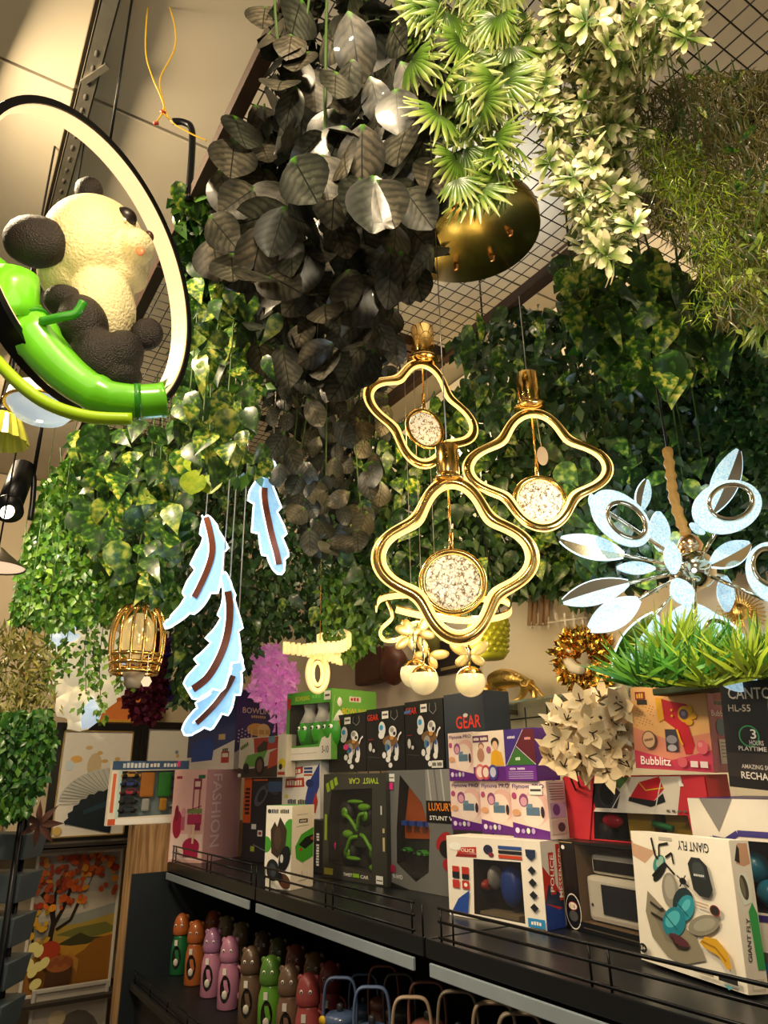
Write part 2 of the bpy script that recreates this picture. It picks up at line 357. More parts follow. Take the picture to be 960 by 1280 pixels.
def decals(root, items, O, U, V, w, h, name='printed_panel'):
    """items in unit face coordinates; O lower left corner, U right, V up (local space)"""
    N = Vector(U).cross(Vector(V)).normalized(); O = Vector(O); U = Vector(U); V = Vector(V)
    pr = MB(); tx = MB(); lay = 0
    def pt(x, y, l): return O + U * x + V * y + N * (.0006 + .00022 * l)
    for it in items:
        k, c = it[0], it[1]; lay += 1; m = c if not isinstance(c, (str, tuple)) else ink(c)
        if k == 'r':
            x0, y0, x1, y1 = it[2:6]; pts = [(x0 * w, y0 * h), (x1 * w, y0 * h), (x1 * w, y1 * h), (x0 * w, y1 * h)]
        elif k == 'e':
            cx, cy, ex, ey = it[2:6]; ro = R(it[6]) if len(it) > 6 else 0
            pts = []
            for i in range(20):
                q = 2 * PI * i / 20; a, b_ = ex * w * math.cos(q), ey * h * math.sin(q)
                pts.append((cx * w + a * math.cos(ro) - b_ * math.sin(ro), cy * h + a * math.sin(ro) + b_ * math.cos(ro)))
        elif k == 'p': pts = [(x * w, y * h) for x, y in it[2]]
        elif k == 't':
            s, cx, cy, tw, th = it[2:7]; ro = R(it[7]) if len(it) > 7 else 0; vs, fs = ([], []) if s in BLURRED else text_geo(s)
            if s in BLURRED:      # print too small to read in the photograph: a row of plain strokes
                nn = len(s)
                for q in range(nn):
                    if s[q] == ' ': continue
                    x0 = q / nn - .5; x1 = x0 + .72 / nn; yy = .5 if q % 3 else .38; b0 = len(vs); vs = vs + [(x0, -.5), (x1, -.5), (x1, yy), (x0, yy)]; fs = fs + [(b0, b0 + 1, b0 + 2, b0 + 3)]
            out = []
            for a, b_ in vs:
                a, b_ = a * tw * w, b_ * th * h
                out.append(pt(cx * w + a * math.cos(ro) - b_ * math.sin(ro), cy * h + a * math.sin(ro) + b_ * math.cos(ro), lay))
            tx.add(out, fs, m); continue
        elif k == 'l':   # line strip of given width
            P = it[2]; wd = it[3]
            for (a, b_), (c_, d_) in zip(P[:-1], P[1:]):
                A = Vector((a * w, b_ * h)); B = Vector((c_ * w, d_ * h)); d = (B - A); n = Vector((-d.y, d.x)).normalized() * wd / 2
                pr.add([pt(*(A - n), lay), pt(*(B - n), lay), pt(*(B + n), lay), pt(*(A + n), lay)], [(0, 1, 2, 3)], m)
            continue
        pts = [(min(w, max(0., x)), min(h, max(0., y))) for x, y in pts]
        P3 = [Vector((x, y, 0)) for x, y in pts]
        tri = tessellate_polygon([P3])
        ar = sum((P3[a].x * P3[(a + 1) % len(P3)].y - P3[(a + 1) % len(P3)].x * P3[a].y) for a in range(len(P3)))
        fs = []
        for a, b_, c_ in tri:
            cr = (P3[b_] - P3[a]).cross(P3[c_] - P3[a]).z
            fs.append((a, b_, c_) if cr > 0 else (a, c_, b_))
        pr.add([pt(x, y, lay) for x, y in pts], fs, m)
    if pr.f: pr.build(name, root, local=True)
    if tx.f: tx.build('lettering', root, local=True)
PANE = mat((.05, .05, .055), .06, 0, 0, alpha=.16)
def carton(name, label, cat, loc, rz, w, d, h, col, front=(), side=(), top=(), window=None, group=None, lean=0., sidecol=None, topcol=None, fill=None, roll=0.):
    t = thing(name, label, cat, loc, rz, group)
    t.rotation_euler = (lean, roll, rz)
    m = mat(col, .45, 0, .06, 25, coat=.1); ms = mat(sidecol, .45, 0, .06, 25, coat=.1) if sidecol else m; mt = mat(topcol, .45, 0, .06, 25, coat=.1) if topcol else m
    b = MB()
    if window is None:
        b.box((-w, 0, 0), (0, d, h), m)
        b.m[3] = b.mi(ms); b.m[1] = b.mi(mt)
        b.build('carton_body', t, bev=min(.0025, w * .02), local=True)
    else:
        outer = [Vector((-w, 0, 0)), Vector((0, 0, 0)), Vector((0, 0, h)), Vector((-w, 0, h))]
        inner = [Vector((-w + x * w, 0, y * h)) for x, y in window['poly']]
        allp = outer + inner; tri = tessellate_polygon([outer, inner])
        fs = []
        for a, b_, c_ in tri:
            n = (allp[b_] - allp[a]).cross(allp[c_] - allp[a]); fs.append((a, b_, c_) if n.y < 0 else (a, c_, b_))
        b.add(allp, fs, m)
        dep = min(d * .85, window.get('depth', .08)); im = mat(window.get('bg', '#2a2723'), .6, 0, .15, 12)
        back = [p + Vector((0, dep, 0)) for p in inner]; n = len(inner)
        b.add(inner + back, [(i, (i + 1) % n, n + (i + 1) % n, n + i) for i in range(n)], im)
        b.add(back, [tuple(x) for x in tessellate_polygon([back])], im)
        b.add([(0, 0, 0), (0, d, 0), (0, d, h), (0, 0, h)], [(0, 1, 2, 3)], ms); b.add([(-w, 0, 0), (-w, d, 0), (-w, d, h), (-w, 0, h)], [(3, 2, 1, 0)], m)
        b.add([(-w, 0, h), (0, 0, h), (0, d, h), (-w, d, h)], [(0, 1, 2, 3)], mt); b.add([(-w, 0, 0), (0, 0, 0), (0, d, 0), (-w, d, 0)], [(3, 2, 1, 0)], m)
        b.add([(-w, d, 0), (0, d, 0), (0, d, h), (-w, d, h)], [(3, 2, 1, 0)], m)
        b.build('carton_body', t, local=True)
        pb = MB(); pv = [p + Vector((0, .0012, 0)) for p in inner]
        pb.plate(pv, .0008, PANE, (0, 1, 0)); pb.build('window_pane', t, local=True, label='clear plastic window')
        if fill: fill(t, w, d, h, dep)
    if front: decals(t, front, (-w, 0, 0), (1, 0, 0), (0, 0, 1), w, h)
    if side: decals(t, side, (0, 0, 0), (0, 1, 0), (0, 0, 1), d, h, 'printed_side')
    if top: decals(t, top, (-w, 0, h), (1, 0, 0), (0, 1, 0), w, d, 'printed_top')
    return t
def fit(C, xl, xr, yt, rz, xref_y=None):
    """width to the left, depth to the right and height of a box whose front lower right corner is C, from its outline"""
    C = Vector(C); dl = Vector((-math.cos(rz), -math.sin(rz), 0)); dr = Vector((-math.sin(rz), math.cos(rz), 0))
    def solve(dv, target, ax):
        lo, hi = 0., 3.
        f = lambda s: proj(C + dv * s)[ax] - target
        s0 = f(0)
        best = None
        for i in range(1, 600):
            s = i * .003
            if f(s) * s0 <= 0: best = s; break
        return best
    w_ = solve(dl, xl, 0); d_ = solve(dr, xr, 0) if xr else None; h_ = solve(UP, yt, 1)
    return w_, d_, h_
def cpos(px, py, Y=None, z=None):
    if Y is None: return atZ(px, py, z)
    p = atY(px, py, Y)
    if z is not None: p.z = z
    return p
# ---- small toys behind the windows
def toy_car(t, x, y, z, L, col, name='toy_car', rot=0., wheel=.24, cab=None):
    M = Matrix.Translation((x, y, z)) @ Matrix.Rotation(rot, 4, 'Z')
    b = MB(); H = L * .3; W = L * .42; m = mat(col, .3, 0, .05, coat=.5); wm = mat('#101010', .7)
    prof = [(-.5, .10), (-.5, .42), (-.42, .55), (-.22, .60), (-.10, .95), (.22, .95), (.36, .58), (.5, .48), (.5, .10)]
    A = [M @ Vector((px * L, -W / 2, pz * H)) for px, pz in prof]; B = [M @ Vector((px * L, W / 2, pz * H)) for px, pz in prof]; n = len(A)
    b.add(A + B, [tuple(range(n - 1, -1, -1)), tuple(range(n, 2 * n))] + [(i, (i + 1) % n, n + (i + 1) % n, n + i) for i in range(n)], m)
    for sx in (-.3, .3):
        for sy in (-1, 1):
            c = M @ Vector((sx * L, sy * W * .5, H * .22)); ax = (M.to_3x3() @ Vector((0, 1, 0)))
            b.tube([c - ax * W * .12, c + ax * W * .12], L * wheel * .5, wm, 12)
    wn = [M @ Vector((px * L, -W / 2 - .0008, pz * H)) for px, pz in [(-.17, .62), (-.08, .88), (.2, .88), (.30, .60)]]
    b.add(wn, [(0, 1, 2, 3)], mat(cab or '#1c2a35', .15))
    return b.build(name, t, local=True)

# ================================================================ level 0: boxes standing on the shelf
G = 'toy boxes on the black shelf'
# pink fashion box
C = cpos(252, 1079, z=SZ + .001); rz = R(36); w_, d_, h_ = fit(C, 210, 297, 962, rz)
pink = dict(z=C.z + h_)
front = [('r', '#e8b7b0', 0, 0, 1, 1), ('r', '#f3d6cc', .03, .03, .97, .30), ('r', '#a02a3c', .08, .9, .25, .93), ('r', '#2d6b48', .75, .9, .95, .94),
         ('e', '#a3173a', .20, .40, .14, .15), ('e', '#7e1030', .16, .52, .06, .09), ('r', '#c05a78', .31, .34, .42, .52), ('e', '#d992a0', .37, .53, .07, .05),
         ('r', '#8d2048', .62, .78, .86, .90), ('r', '#f0c9c0', .66, .81, .82, .87), ('r', '#a04a63', .62, .5, .66, .78), ('r', '#a04a63', .80, .5, .84, .78), ('r', '#7a8a4a', .48, .52, .92, .57),
         ('r', '#b02a58', .5, .40, .92, .51), ('r', '#e2b9a5', .56, .20, .62, .40), ('r', '#8d2048', .72, .34, .90, .42), ('e', '#b11f4c', .66, .17, .25, .09), ('r', '#b11f4c', .45, .06, .88, .15), ('l', '#8d2048', [(.5, .55), (.9, .60)], .004), ('l', '#e8c8a0', [(.70, .2), (.72, .4)], .012)]
side = [('r', '#d9a7b0', 0, 0, 1, 1), ('t', '#f4dbe2', 'FASHION', .30, .55, .80 * h_ / d_, .26 * d_ / h_, -90)]
carton('toy_carton', 'pale pink box printed with a pink playset, standing at the left shelf end', 'box', C, rz, w_, d_, h_, '#e3b2ad', front, side, group=G, sidecol='#d8a4ae')
# dark motorcycle box with orange edge
C = cpos(352, 1095, Y=1.60, z=SZ + .001); rz = R(14); w_, d_, h_ = fit(C, 301, None, 972, rz); motz = C.z + h_
front = [('r', '#d4571d', 0, .45, .2, 1), ('t', '#3b1608', 'SURPASS', .10, .72, .40, .11, 90), ('e', '#565b66', .45, .78, .2, .09, 40), ('e', '#20242c', .46, .78, .12, .055, 40), ('e', '#3e434d', .7, .86, .18, .05, -20), ('r', '#3c5a83', .62, .83, .95, .95), ('r', '#d4571d', .25, .96, .6, .98),
         ('r', '#e8e6e0', .24, .38, .36, .44), ('r', '#e8e6e0', .40, .30, .52, .37), ('e', '#a53b28', .46, .335, .04, .02), ('r', '#9fae2e', .24, .12, .34, .18), ('l', '#7b7f86', [(.3, .2), (.6, .14), (.9, .2)], .004), ('e', '#8d5f3a', .8, .2, .12, .05)]
carton('toy_carton', 'dark grey vehicle box with bright orange spine beside the pink box', 'box', C, rz, w_, .16, h_, '#24262c', front, group=G)
C2 = cpos(303, 1090, Y=1.66, z=SZ + .001)
# smoke spray box, white and green
C = cpos(363, 1113, z=SZ + .001); rz = R(24); w_, d_, h_ = fit(C, 330, 391, 1008, rz)
front = [('r', '#ece5d6', 0, 0, 1, 1), ('e', '#4a9a30', .95, .62, .3, .22), ('e', '#4a9a30', .02, .52, .22, .10), ('t', '#2d302c', 'SMOKE TRACK', .52, .93, .75, .05), ('e', '#3a3a36', .12, .93, .06, .028),
         ('p', '#3a2d22', [(.25, .42), (.2, .7), (.35, .8), (.45, .74), (.55, .86), (.7, .78), (.82, .7), (.78, .5), (.6, .42), (.5, .36)]), ('e', '#4b3a2a', .48, .6, .14, .14), ('e', '#1e1f20', .33, .22, .24, .13, 20), ('e', '#3a3f45', .33, .22, .13, .08, 20), ('e', '#15161a', .76, .36, .20, .16, -20), ('e', '#cfcac0', .66, .36, .06, .05), ('e', '#5a3622', .78, .10, .24, .08, -30), ('e', '#141414', .62, .14, .1, .06)]
side = [('r', '#e2d6c3', 0, 0, 1, 1), ('r', '#33312d', .3, .78, .7, .83), ('t', '#e2d6c3', 'SPRAY', .5, .805, .3, .025), ('l', '#8b857a', [(.2, .88), (.7, .89)], .002), ('l', '#8b857a', [(.2, .74), (.75, .75)], .002), ('p', '#459a2c', [(.15, .5), (.4, .64), (.97, .72), (.97, .36), (.5, .30), (.2, .36)]), ('p', '#1c1f1c', [(.3, .52), (.6, .6), (.97, .63), (.97, .53), (.6, .46)]), ('e', '#a03a2a', .4, .46, .07, .02), ('e', '#a03a2a', .9, .58, .07, .02), ('l', '#8b857a', [(.45, .2), (.5, .14)], .002), ('l', '#8b857a', [(.3, .09), (.7, .10)], .002)]
carton('toy_carton', 'narrow white and green toy box with green top standing forward of the others', 'box', C, rz, w_, d_, h_, '#e9e1d1', front, side, group=G, topcol='#3f9a33')
# black box with white vertical text behind it
C = cpos(410, 1104, Y=1.60, z=SZ + .001); rz = R(6); w_, d_, h_ = fit(C, 384, None, 1026, rz); blkz = C.z + h_
carton('toy_carton', 'plain black toy box with a vertical white line of print', 'box', C, rz, w_, .25, h_, '#16171a', [('t', '#d8d8d4', 'OFF-ROAD CAR', .5, .45, .62 * h_ / w_, .09 * w_ / h_ * 1.5, 90)], group=G)
C = cpos(400, 1024, Y=1.62, z=blkz + .001); rz = R(10); w_, d_, h_ = fit(C, 352, None, 950, rz)
front = [('r', '#ebe6dc', 0, 0, 1, 1), ('p', '#b8332c', [(.1, .72), (.55, .78), (.55, .9), (.16, .86)]), ('p', '#b8332c', [(.08, .52), (.6, .54), (.58, .70), (.1, .68)]), ('t', '#f0e4d0', 'HERO', .34, .81, .34, .08, 5), ('t', '#f0e4d0', 'RESCUE', .34, .61, .42, .09), ('r', '#27407f', .58, .84, .8, .88), ('r', '#27407f', .58, .78, .8, .82), ('r', '#b8552c', .58, .73, .8, .76),
         ('e', '#d8d46a', .13, .37, .05, .04), ('t', '#3a3f3a', 'SMOKE TRACK', .42, .28, .5, .08),
         ('p', '#2a3f8c', [(.68, .05), (.64, .35), (.72, .62), (.98, .95), (.98, .55), (.86, .3), (.82, .05)]), ('e', '#1c2c66', .74, .6, .1, .07), ('p', '#b8332c', [(.8, .1), (.84, .3), (.9, .45), (.95, .3), (.9, .1)])]
heroz = C.z + h_
carton('toy_carton', 'white toy box with red logo and blue figure on top of the black box', 'box', C, rz, w_, .22, h_, '#ece7dd', front, group=G)
# twist car window box
def fill_twist(t, w, d, h, dep):
    gm = mat('#6fae1e', .35, 0, .1); dm = mat('#20221e', .6)
    b = MB()
    for (x, z, r) in ((.30, .62, .10), (.62, .60, .10), (.34, .24, .11), (.74, .26, .11)):
        b.tube([(-w + x * w, dep * .35, z * h), (-w + x * w, dep * .8, z * h)], r * w, dm, 16)
    b.build('toy_wheels', t, local=True)
    for i, (x, z, a, bb) in enumerate(((.62, .68, .06, .035), (.36, .42, .05, .04), (.45, .20, .07, .02), (.76, .14, .04, .03), (.48, .73, .08, .02))):
        MB().ell((-w + x * w, dep * .30, z * h), ((a * w * 1.6, 0, 0), (0, dep * .22, 0), (0, 0, bb * h)), gm, 12, 8).build('toy_panel', t, local=True)
    MB().ell((-w + .17 * w, dep * .2, .30 * h), ((.006, 0, 0), (0, .004, 0), (0, 0, .014)), mat('#d92b78', .5), 8, 6).build('price_sticker', t, local=True)
    b = MB(); b.box((-w + .3 * w, dep * .4, h * .3), (-w + .7 * w, dep * .7, h * .56), mat('#2d3426', .5)); b.build('toy_chassis', t, local=True, bev=.006)
    for (x0, z0, x1, z1) in ((.30, .60, .5, .45), (.62, .62, .5, .48), (.34, .26, .5, .40), (.74, .28, .55, .42)):
        MB().tube(smooth_path([Vector((-w + x0 * w, dep * .3, z0 * h)), Vector((-w + (x0 + x1) / 2 * w, dep * .2, (z0 + z1) / 2 * h + .02)), Vector((-w + x1 * w, dep * .4, z1 * h))], 4), .008, gm, 8).build('toy_arm', t, local=True)
    for (x, z) in ((.30, .62), (.62, .60), (.34, .24), (.74, .26)):
        MB().tube([(-w + x * w, dep * .30, z * h), (-w + x * w, dep * .345, z * h)], .05 * w, gm, 10).build('toy_hub', t, local=True)
C = cpos(484, 1109, z=SZ + .001); rz = R(7); w_, d_, h_ = fit(C, 402, None, 967, rz); twz = C.z + h_
front = [('t', '#b6d23a', 'TWIST', .78, .93, .24, .055, 180), ('t', '#b6c23a', 'CAR', .52, .93, .18, .055, 180), ('t', '#8fae2a', 'MyC', .14, .89, .22, .09, 200), ('r', '#8aa03a', .03, .35, .07, .6), ('r', '#a8a23a', .03, .03, .18, .09), ('t', '#e4e2da', 'TWIST', .42, .055, .14, .03), ('r', '#7fb02a', .5, .04, .6, .075), ('t', '#e4e2da', 'CAR', .68, .055, .12, .03),
         ('r', '#efefe8', .85, .015, .95, .085), ('r', '#55544c', .86, .04, .94, .05), ('r', '#c9b98c', .955, .3, .985, .42), ('r', '#c9b98c', .955, .46, .985, .5), ('r', '#d9d6cc', .93, .62, .95, .7)]
carton('toy_carton', 'dark grey window box with a lime green stunt car and upside-down lettering', 'box', C, rz, w_ - .01, .12, h_, '#3a3a36', front, window=dict(poly=[(.10, .14), (.78, .09), (.80, .86), (.14, .84), (.08, .5)], depth=.06, bg='#3b352b'), fill=fill_twist, group=G)
# luxury stunt box
def fill_lux(t, w, d, h, dep):
    om = mat('#c25a16', .5, 0, .2); b = MB()
    b.add([(-w + .1 * w, dep * .9, .40 * h), (-w + .62 * w, dep * .9, .42 * h), (-w + .62 * w, dep * .9, .90 * h), (-w + .24 * w, dep * .9, .96 * h)], [(0, 1, 2, 3)], om); b.build('orange_backdrop', t, local=True)
    for i in range(4):
        MB().box((-w + (.16 + i * .13) * w, dep * .3, .52 * h), (-w + (.25 + i * .13) * w, dep * .7, .56 * h), mat('#2a4fae', .4)).build('toy_block', t, local=True)
    toy_car(t, -w + .22 * w, dep * .45, .30 * h, .05, '#3fae2a'); toy_car(t, -w + .46 * w, dep * .45, .28 * h, .065, '#46b52c')
    b = MB(); b.box((-w + .1 * w, dep * .2, .10 * h), (-w + .65 * w, dep * .8, .13 * h), mat('#33312d', .5)); b.build('toy_base', t, local=True)
C = cpos(570, 1117, z=SZ + .001); rz = R(4); C.y = min(C.y, 1.66); C = cpos(570, 1117, Y=1.66, z=SZ + .001); w_, d_, h_ = fit(C, 486, None, 962, rz); luxz = C.z + h_
front = [('r', '#8a8a88', .62, .70, 1, 1), ('l', '#b9b9b6', [(.70, .72), (.66, 1)], .008), ('l', '#6a6a68', [(.80, .72), (.76, 1)], .008), ('l', '#b9b9b6', [(.9, .72), (.86, 1)], .008), ('r', '#111214', .62, .56, 1, .74), ('t', '#f08a1e', 'LUXURY', .84, .69, .36, .065), ('t', '#f2f2ee', 'STUNT V', .84, .60, .34, .035),
         ('e', '#a3282c', .86, .42, .12, .06, 30), ('e', '#1c1c1e', .9, .36, .10, .07), ('e', '#a3282c', .92, .24, .08, .05), ('t', '#e6e6e2', '9-WD', .14, .09, .16, .035), ('r', '#9c2440', .02, .12, .1, .18), ('p', '#1a1b1d', [(.0, .0), (.35, .0), (.02, .04)]),
         ('r', '#f0f0ea', .02, .90, .12, .97), ('r', '#55544c', .03, .93, .11, .94), ('r', '#e93a8c', .03, .83, .09, .89)]
carton('toy_carton', 'grey stunt car window box with orange panel beside purple boxes', 'box', C, rz, w_ - .012, .14, h_, '#6d6d6b', front, window=dict(poly=[(.12, .20), (.42, .07), (.62, .16), (.66, .50), (.55, .72), (.2, .96), (.13, .5)], depth=.045, bg='#2a2622'), fill=fill_lux, group=G)
# police hero window box
def fill_police(t, w, d, h, dep):
    MB().ell((-w + .58 * w, dep * .55, .42 * h), ((.10 * w, 0, 0), (0, .03, 0), (0, 0, .26 * h)), mat('#23408c', .35), 16, 10).build('toy_body', t, local=True)
    MB().ell((-w + .42 * w, dep * .5, .5 * h), ((.05 * w, 0, 0), (0, .03, 0), (0, 0, .15 * h)), mat('#8e8a80', .4), 14, 8).build('toy_arm', t, local=True)
    MB().ell((-w + .34 * w, dep * .5, .40 * h), ((.04 * w, 0, 0), (0, .03, 0), (0, 0, .07 * h)), mat('#a53422', .4), 12, 8).build('toy_hand', t, local=True)
    MB().box((-w + .3 * w, dep * .2, .04 * h), (-w + .7 * w, dep * .9, .09 * h), mat('#7a6a52', .5)).build('toy_stand', t, local=True)
C = cpos(684, 1164, z=SZ + .001); rz = R(10); w_, d_, h_ = fit(C, 563, 713, 1052, rz); poz = C.z + h_; pob = C.copy(); poh = h_
front = [('p', '#b8342c', [(.12, .78), (.34, .80), (.34, .88), (.14, .86)]), ('p', '#8c2622', [(.10, .74), (.34, .75), (.34, .79), (.12, .78)]), ('t', '#f2ead8', 'POLICE', .23, .83, .18, .045), ('e', '#efefe8', .1, .87, .07, .05),
         ('e', '#2a2a44', .47, .86, .05, .06), ('e', '#7a2f3a', .5, .8, .03, .03), ('r', '#34508f', .58, .88, .82, .92), ('r', '#22242a', .58, .825, .82, .865), ('r', '#c0442c', .58, .77, .82, .81),
         ('r', '#b8342c', .06, .52, .14, .62), ('r', '#b8342c', .17, .52, .25, .62), ('r', '#22242a', .06, .47, .14, .55), ('r', '#22242a', .17, .47, .25, .53), ('r', '#b8342c', .06, .35, .14, .45), ('r', '#b8342c', .17, .35, .25, .45), ('e', '#f0ece0', .21, .40, .02, .025), ('p', '#2a4a9a', [(.04, .05), (.22, .05), (.25, .34), (.12, .22)]),
         ('p', '#27344f', [(.86, .90), (.96, .90), (.955, .82), (.91, .77), (.865, .82)])] + [('p', '#23262e', [(.91, y + .05), (.95, y), (.91, y - .05), (.87, y)]) for y in (.66, .52, .38, .24)] + [('r', '#2f86c4', .84, .02, 1, .12), ('t', '#f2ead8', 'HERO', .92, .07, .1, .04)]
side = [('r', '#dcd5c6', 0, .3, 1, 1), ('r', '#25408c', 0, 0, 1, .32), ('p', '#c0342c', [(0, .3), (0, .72), (.5, .5), (.9, .25), (.6, .2)]), ('p', '#27344f', [(0, .3), (.9, .2), (.9, .32), (.2, .5)]), ('r', '#c0342c', .28, .38, .50, .86), ('t', '#fff4e6', 'POLICE', .39, .62, .42 * h_ / d_, .16 * d_ / h_, 84), ('r', '#c0342c', .62, .30, .90, .95), ('t', '#fff4e6', 'MESSENGER', .76, .62, .58 * h_ / d_, .17 * d_ / h_, 84)]
carton('toy_carton', 'white figure box with a tall dark window and red side print', 'box', C, rz, w_, d_, h_, '#e9e2d4', front, side, window=dict(poly=[(.28, .06), (.80, .04), (.80, .74), (.30, .73)], depth=.09, bg='#3a332a'), fill=fill_police, group=G)
# white model car window box
def fill_car(t, w, d, h, dep):
    wm = mat('#e6dfcd', .3, 0, .04, coat=.4); x0, x1 = -w * .80, -w * .02
    b = MB(); b.box((x0, dep * .15, .12 * h), (x1, dep * .9, .62 * h), wm); b.build('toy_car_body', t, local=True, bev=.012)
    b = MB(); b.box((x0 + .03 * w, dep * .25, .63 * h), (x1, dep * .9, .86 * h), wm); b.build('toy_car_roof', t, local=True, bev=.012)
    MB().box((x0 + .06 * w, dep * .235, .67 * h), (x1 - .02 * w, dep * .246, .80 * h), mat('#131517', .15)).build('toy_car_window', t, local=True)
    MB().box((x0 + .16 * w, dep * .13, .22 * h), (x1 - .04 * w, dep * .146, .54 * h), mat('#22242a', .4)).build('toy_car_panel', t, local=True)
    MB().ell((x0 + .05 * w, dep * .14, .3 * h), ((.004, 0, 0), (0, .002, 0), (0, 0, .004)), mat('#22242a', .4), 8, 6).build('toy_car_knob', t, local=True)
C = cpos(838, 1170, Y=1.56, z=SZ + .001); rz = R(-6); w_, d_, h_ = fit(C, 709, None, 1064, rz); carz = C.z + h_
front = [('r', '#141517', 0, 0, .17, 1), ('l', '#b39a6a', [(.005, .02), (.005, .98), (.15, .98)], .002), ('e', '#d8d4c8', .10, .20, .085, .20), ('e', '#141517', .10, .20, .078, .185), ('e', '#8c2a22', .10, .26, .05, .05), ('e', '#e8e2d2', .10, .26, .045, .04), ('t', '#8c2a22', '1:16', .10, .26, .05, .05), ('e', '#4a4a46', .10, .15, .05, .06), ('e', '#e8e8e2', .05, .92, .02, .025), ('r', '#141517', .17, 0, 1, .10), ('l', '#4a453c', [(.2, .05), (.9, .04)], .003)]
carton('toy_carton', 'black window box holding a white model car beside the white fly box', 'box', C, rz, w_, .17, h_, '#1a1a1b', front, window=dict(poly=[(.18, .11), (.995, .10), (.995, .97), (.18, .97)], depth=.14, bg='#6a5238'), fill=fill_car, group=G)
# giant fly box, leaning back slightly
C = cpos(936, 1244, z=SZ + .008); rz = R(-12); w_, d_, h_ = fit(C, 803, 960, 1052, rz)
front = [('r', '#ece6d6', 0, 0, 1, 1), ('p', '#c9a284', [(0, .92), (.0, .80), (.14, .75), (.28, .86), (.12, .90)]), ('p', '#f0ead9', [(0, .99), (.24, .99), (.24, .86), (.02, .9)]), ('t', '#2c2c2a', 'GIANT FLY', .665, .925, .30, .07, 180), ('r', '#b9b4a6', .32, .95, .46, .975),
         ('e', '#3f8a86', .30, .76, .08, .06, 40), ('e', '#8fb8a8', .31, .78, .05, .03, 40), ('e', '#1b1d1c', .30, .70, .10, .035, 40), ('l', '#1b1d1c', [(.24, .96), (.27, .82), (.30, .80)], .006), ('l', '#1b1d1c', [(.42, .93), (.32, .91), (.31, .82)], .005), ('l', '#1b1d1c', [(.36, .78), (.46, .70)], .005), ('l', '#1b1d1c', [(.38, .82), (.45, .86), (.46, .78)], .005), ('l', '#1b1d1c', [(.30, .73), (.22, .66)], .005),
         ('p', '#8c8570', [(.15, .54), (.11, .38), (.16, .2), (.3, .09), (.45, .06), (.68, .14), (.6, .3), (.45, .34), (.30, .44)]), ('p', '#7a7462', [(.20, .36), (.30, .44), (.45, .30), (.42, .18), (.3, .2)]),
         ('e', '#8e8a7e', .40, .58, .085, .13, -8), ('e', '#a7a294', .40, .60, .055, .09, -8), ('e', '#23383c', .52, .50, .12, .10, 40), ('e', '#2e93a4', .54, .47, .11, .075, 40), ('e', '#55b9c4', .55, .49, .06, .03, 40), ('e', '#217f92', .41, .35, .13, .10, 30), ('e', '#4fb4c0', .40, .37, .09, .05, 30), ('l', '#1c5f70', [(.33, .39), (.44, .30)], .003), ('l', '#1c5f70', [(.46, .50), (.56, .42)], .003), ('e', '#8a8676', .70, .38, .155, .065, 18), ('e', '#a09b8a', .71, .385, .11, .04, 18),
         ('l', '#2e2a26', [(.18, .46), (.28, .42), (.32, .43)], .005), ('l', '#2e2a26', [(.18, .38), (.30, .35)], .005), ('e', '#5a2f38', .45, .23, .10, .035, -10), ('l', '#2e2a26', [(.38, .24), (.42, .18), (.52, .19)], .005),
         ('p', '#272c2e', [(.62, .80), (.66, .85), (.74, .85), (.80, .80), (.83, .64), (.79, .58), (.70, .58), (.65, .62)]), ('p', '#3c4446', [(.66, .79), (.69, .82), (.74, .82), (.77, .79), (.78, .70), (.66, .72)]), ('t', '#cfd3d0', 'REMOTE', .715, .725, .10, .016, 180), ('e', '#1d1f22', .555, .665, .035, .025), ('l', '#1d1f22', [(.5, .70), (.61, .63)], .003), ('l', '#1d1f22', [(.52, .62), (.59, .71)], .003),
         ('e', '#7c2a22', .83, .50, .045, .038), ('e', '#2b2a28', .83, .50, .036, .03), ('l', '#b9a38a', [(.66, .535), (.78, .525)], .003), ('l', '#b9a38a', [(.66, .515), (.76, .505)], .003), ('p', '#d0a02a', [(.66, .26), (.72, .31), (.82, .31), (.90, .24), (.92, .14), (.88, .13), (.82, .2), (.70, .23)]), ('l', '#a37414', [(.68, .27), (.80, .25), (.88, .18)], .004),
         ('e', '#262626', .07, .10, .045, .035), ('t', '#e8e2d2', '3+', .07, .10, .05, .03), ('r', '#262626', .80, .045, .96, .085), ('r', '#9a9482', .58, .05, .76, .07), ('p', '#5aa4b4', [(.84, .03), (.92, .03), (.88, .0)])]
side = [('r', '#e4dcc9', 0, 0, 1, 1), ('p', '#c79a7a', [(.2, .84), (.4, .98), (.9, .98), (.95, .84), (.6, .82)]), ('p', '#2a2622', [(.15, .86), (.35, .97), (.45, .94), (.4, .84)]), ('p', '#e2e6d4', [(.1, .66), (.25, .76), (.6, .78), (.85, .70), (.75, .58), (.35, .56)]), ('e', '#4a4436', .45, .68, .2, .085, 8), ('e', '#77715a', .38, .68, .1, .07, 8), ('p', '#2f9a4a', [(.5, .52), (.75, .58), (.95, .5), (.98, .15), (.6, .15)]), ('t', '#26282a', 'GIANT FLY', .34, .34, .28 * h_ / d_, .2 * d_ / h_, 84), ('l', '#a89f8c', [(.2, .03), (.2, .09), (.8, .09), (.8, .03), (.2, .03)], .001)]
carton('toy_carton', 'large white box picturing a teal fly, upside down at the front right', 'box', C, rz, w_, d_, h_, '#ebe4d3', front, side, group=G, lean=R(-3))
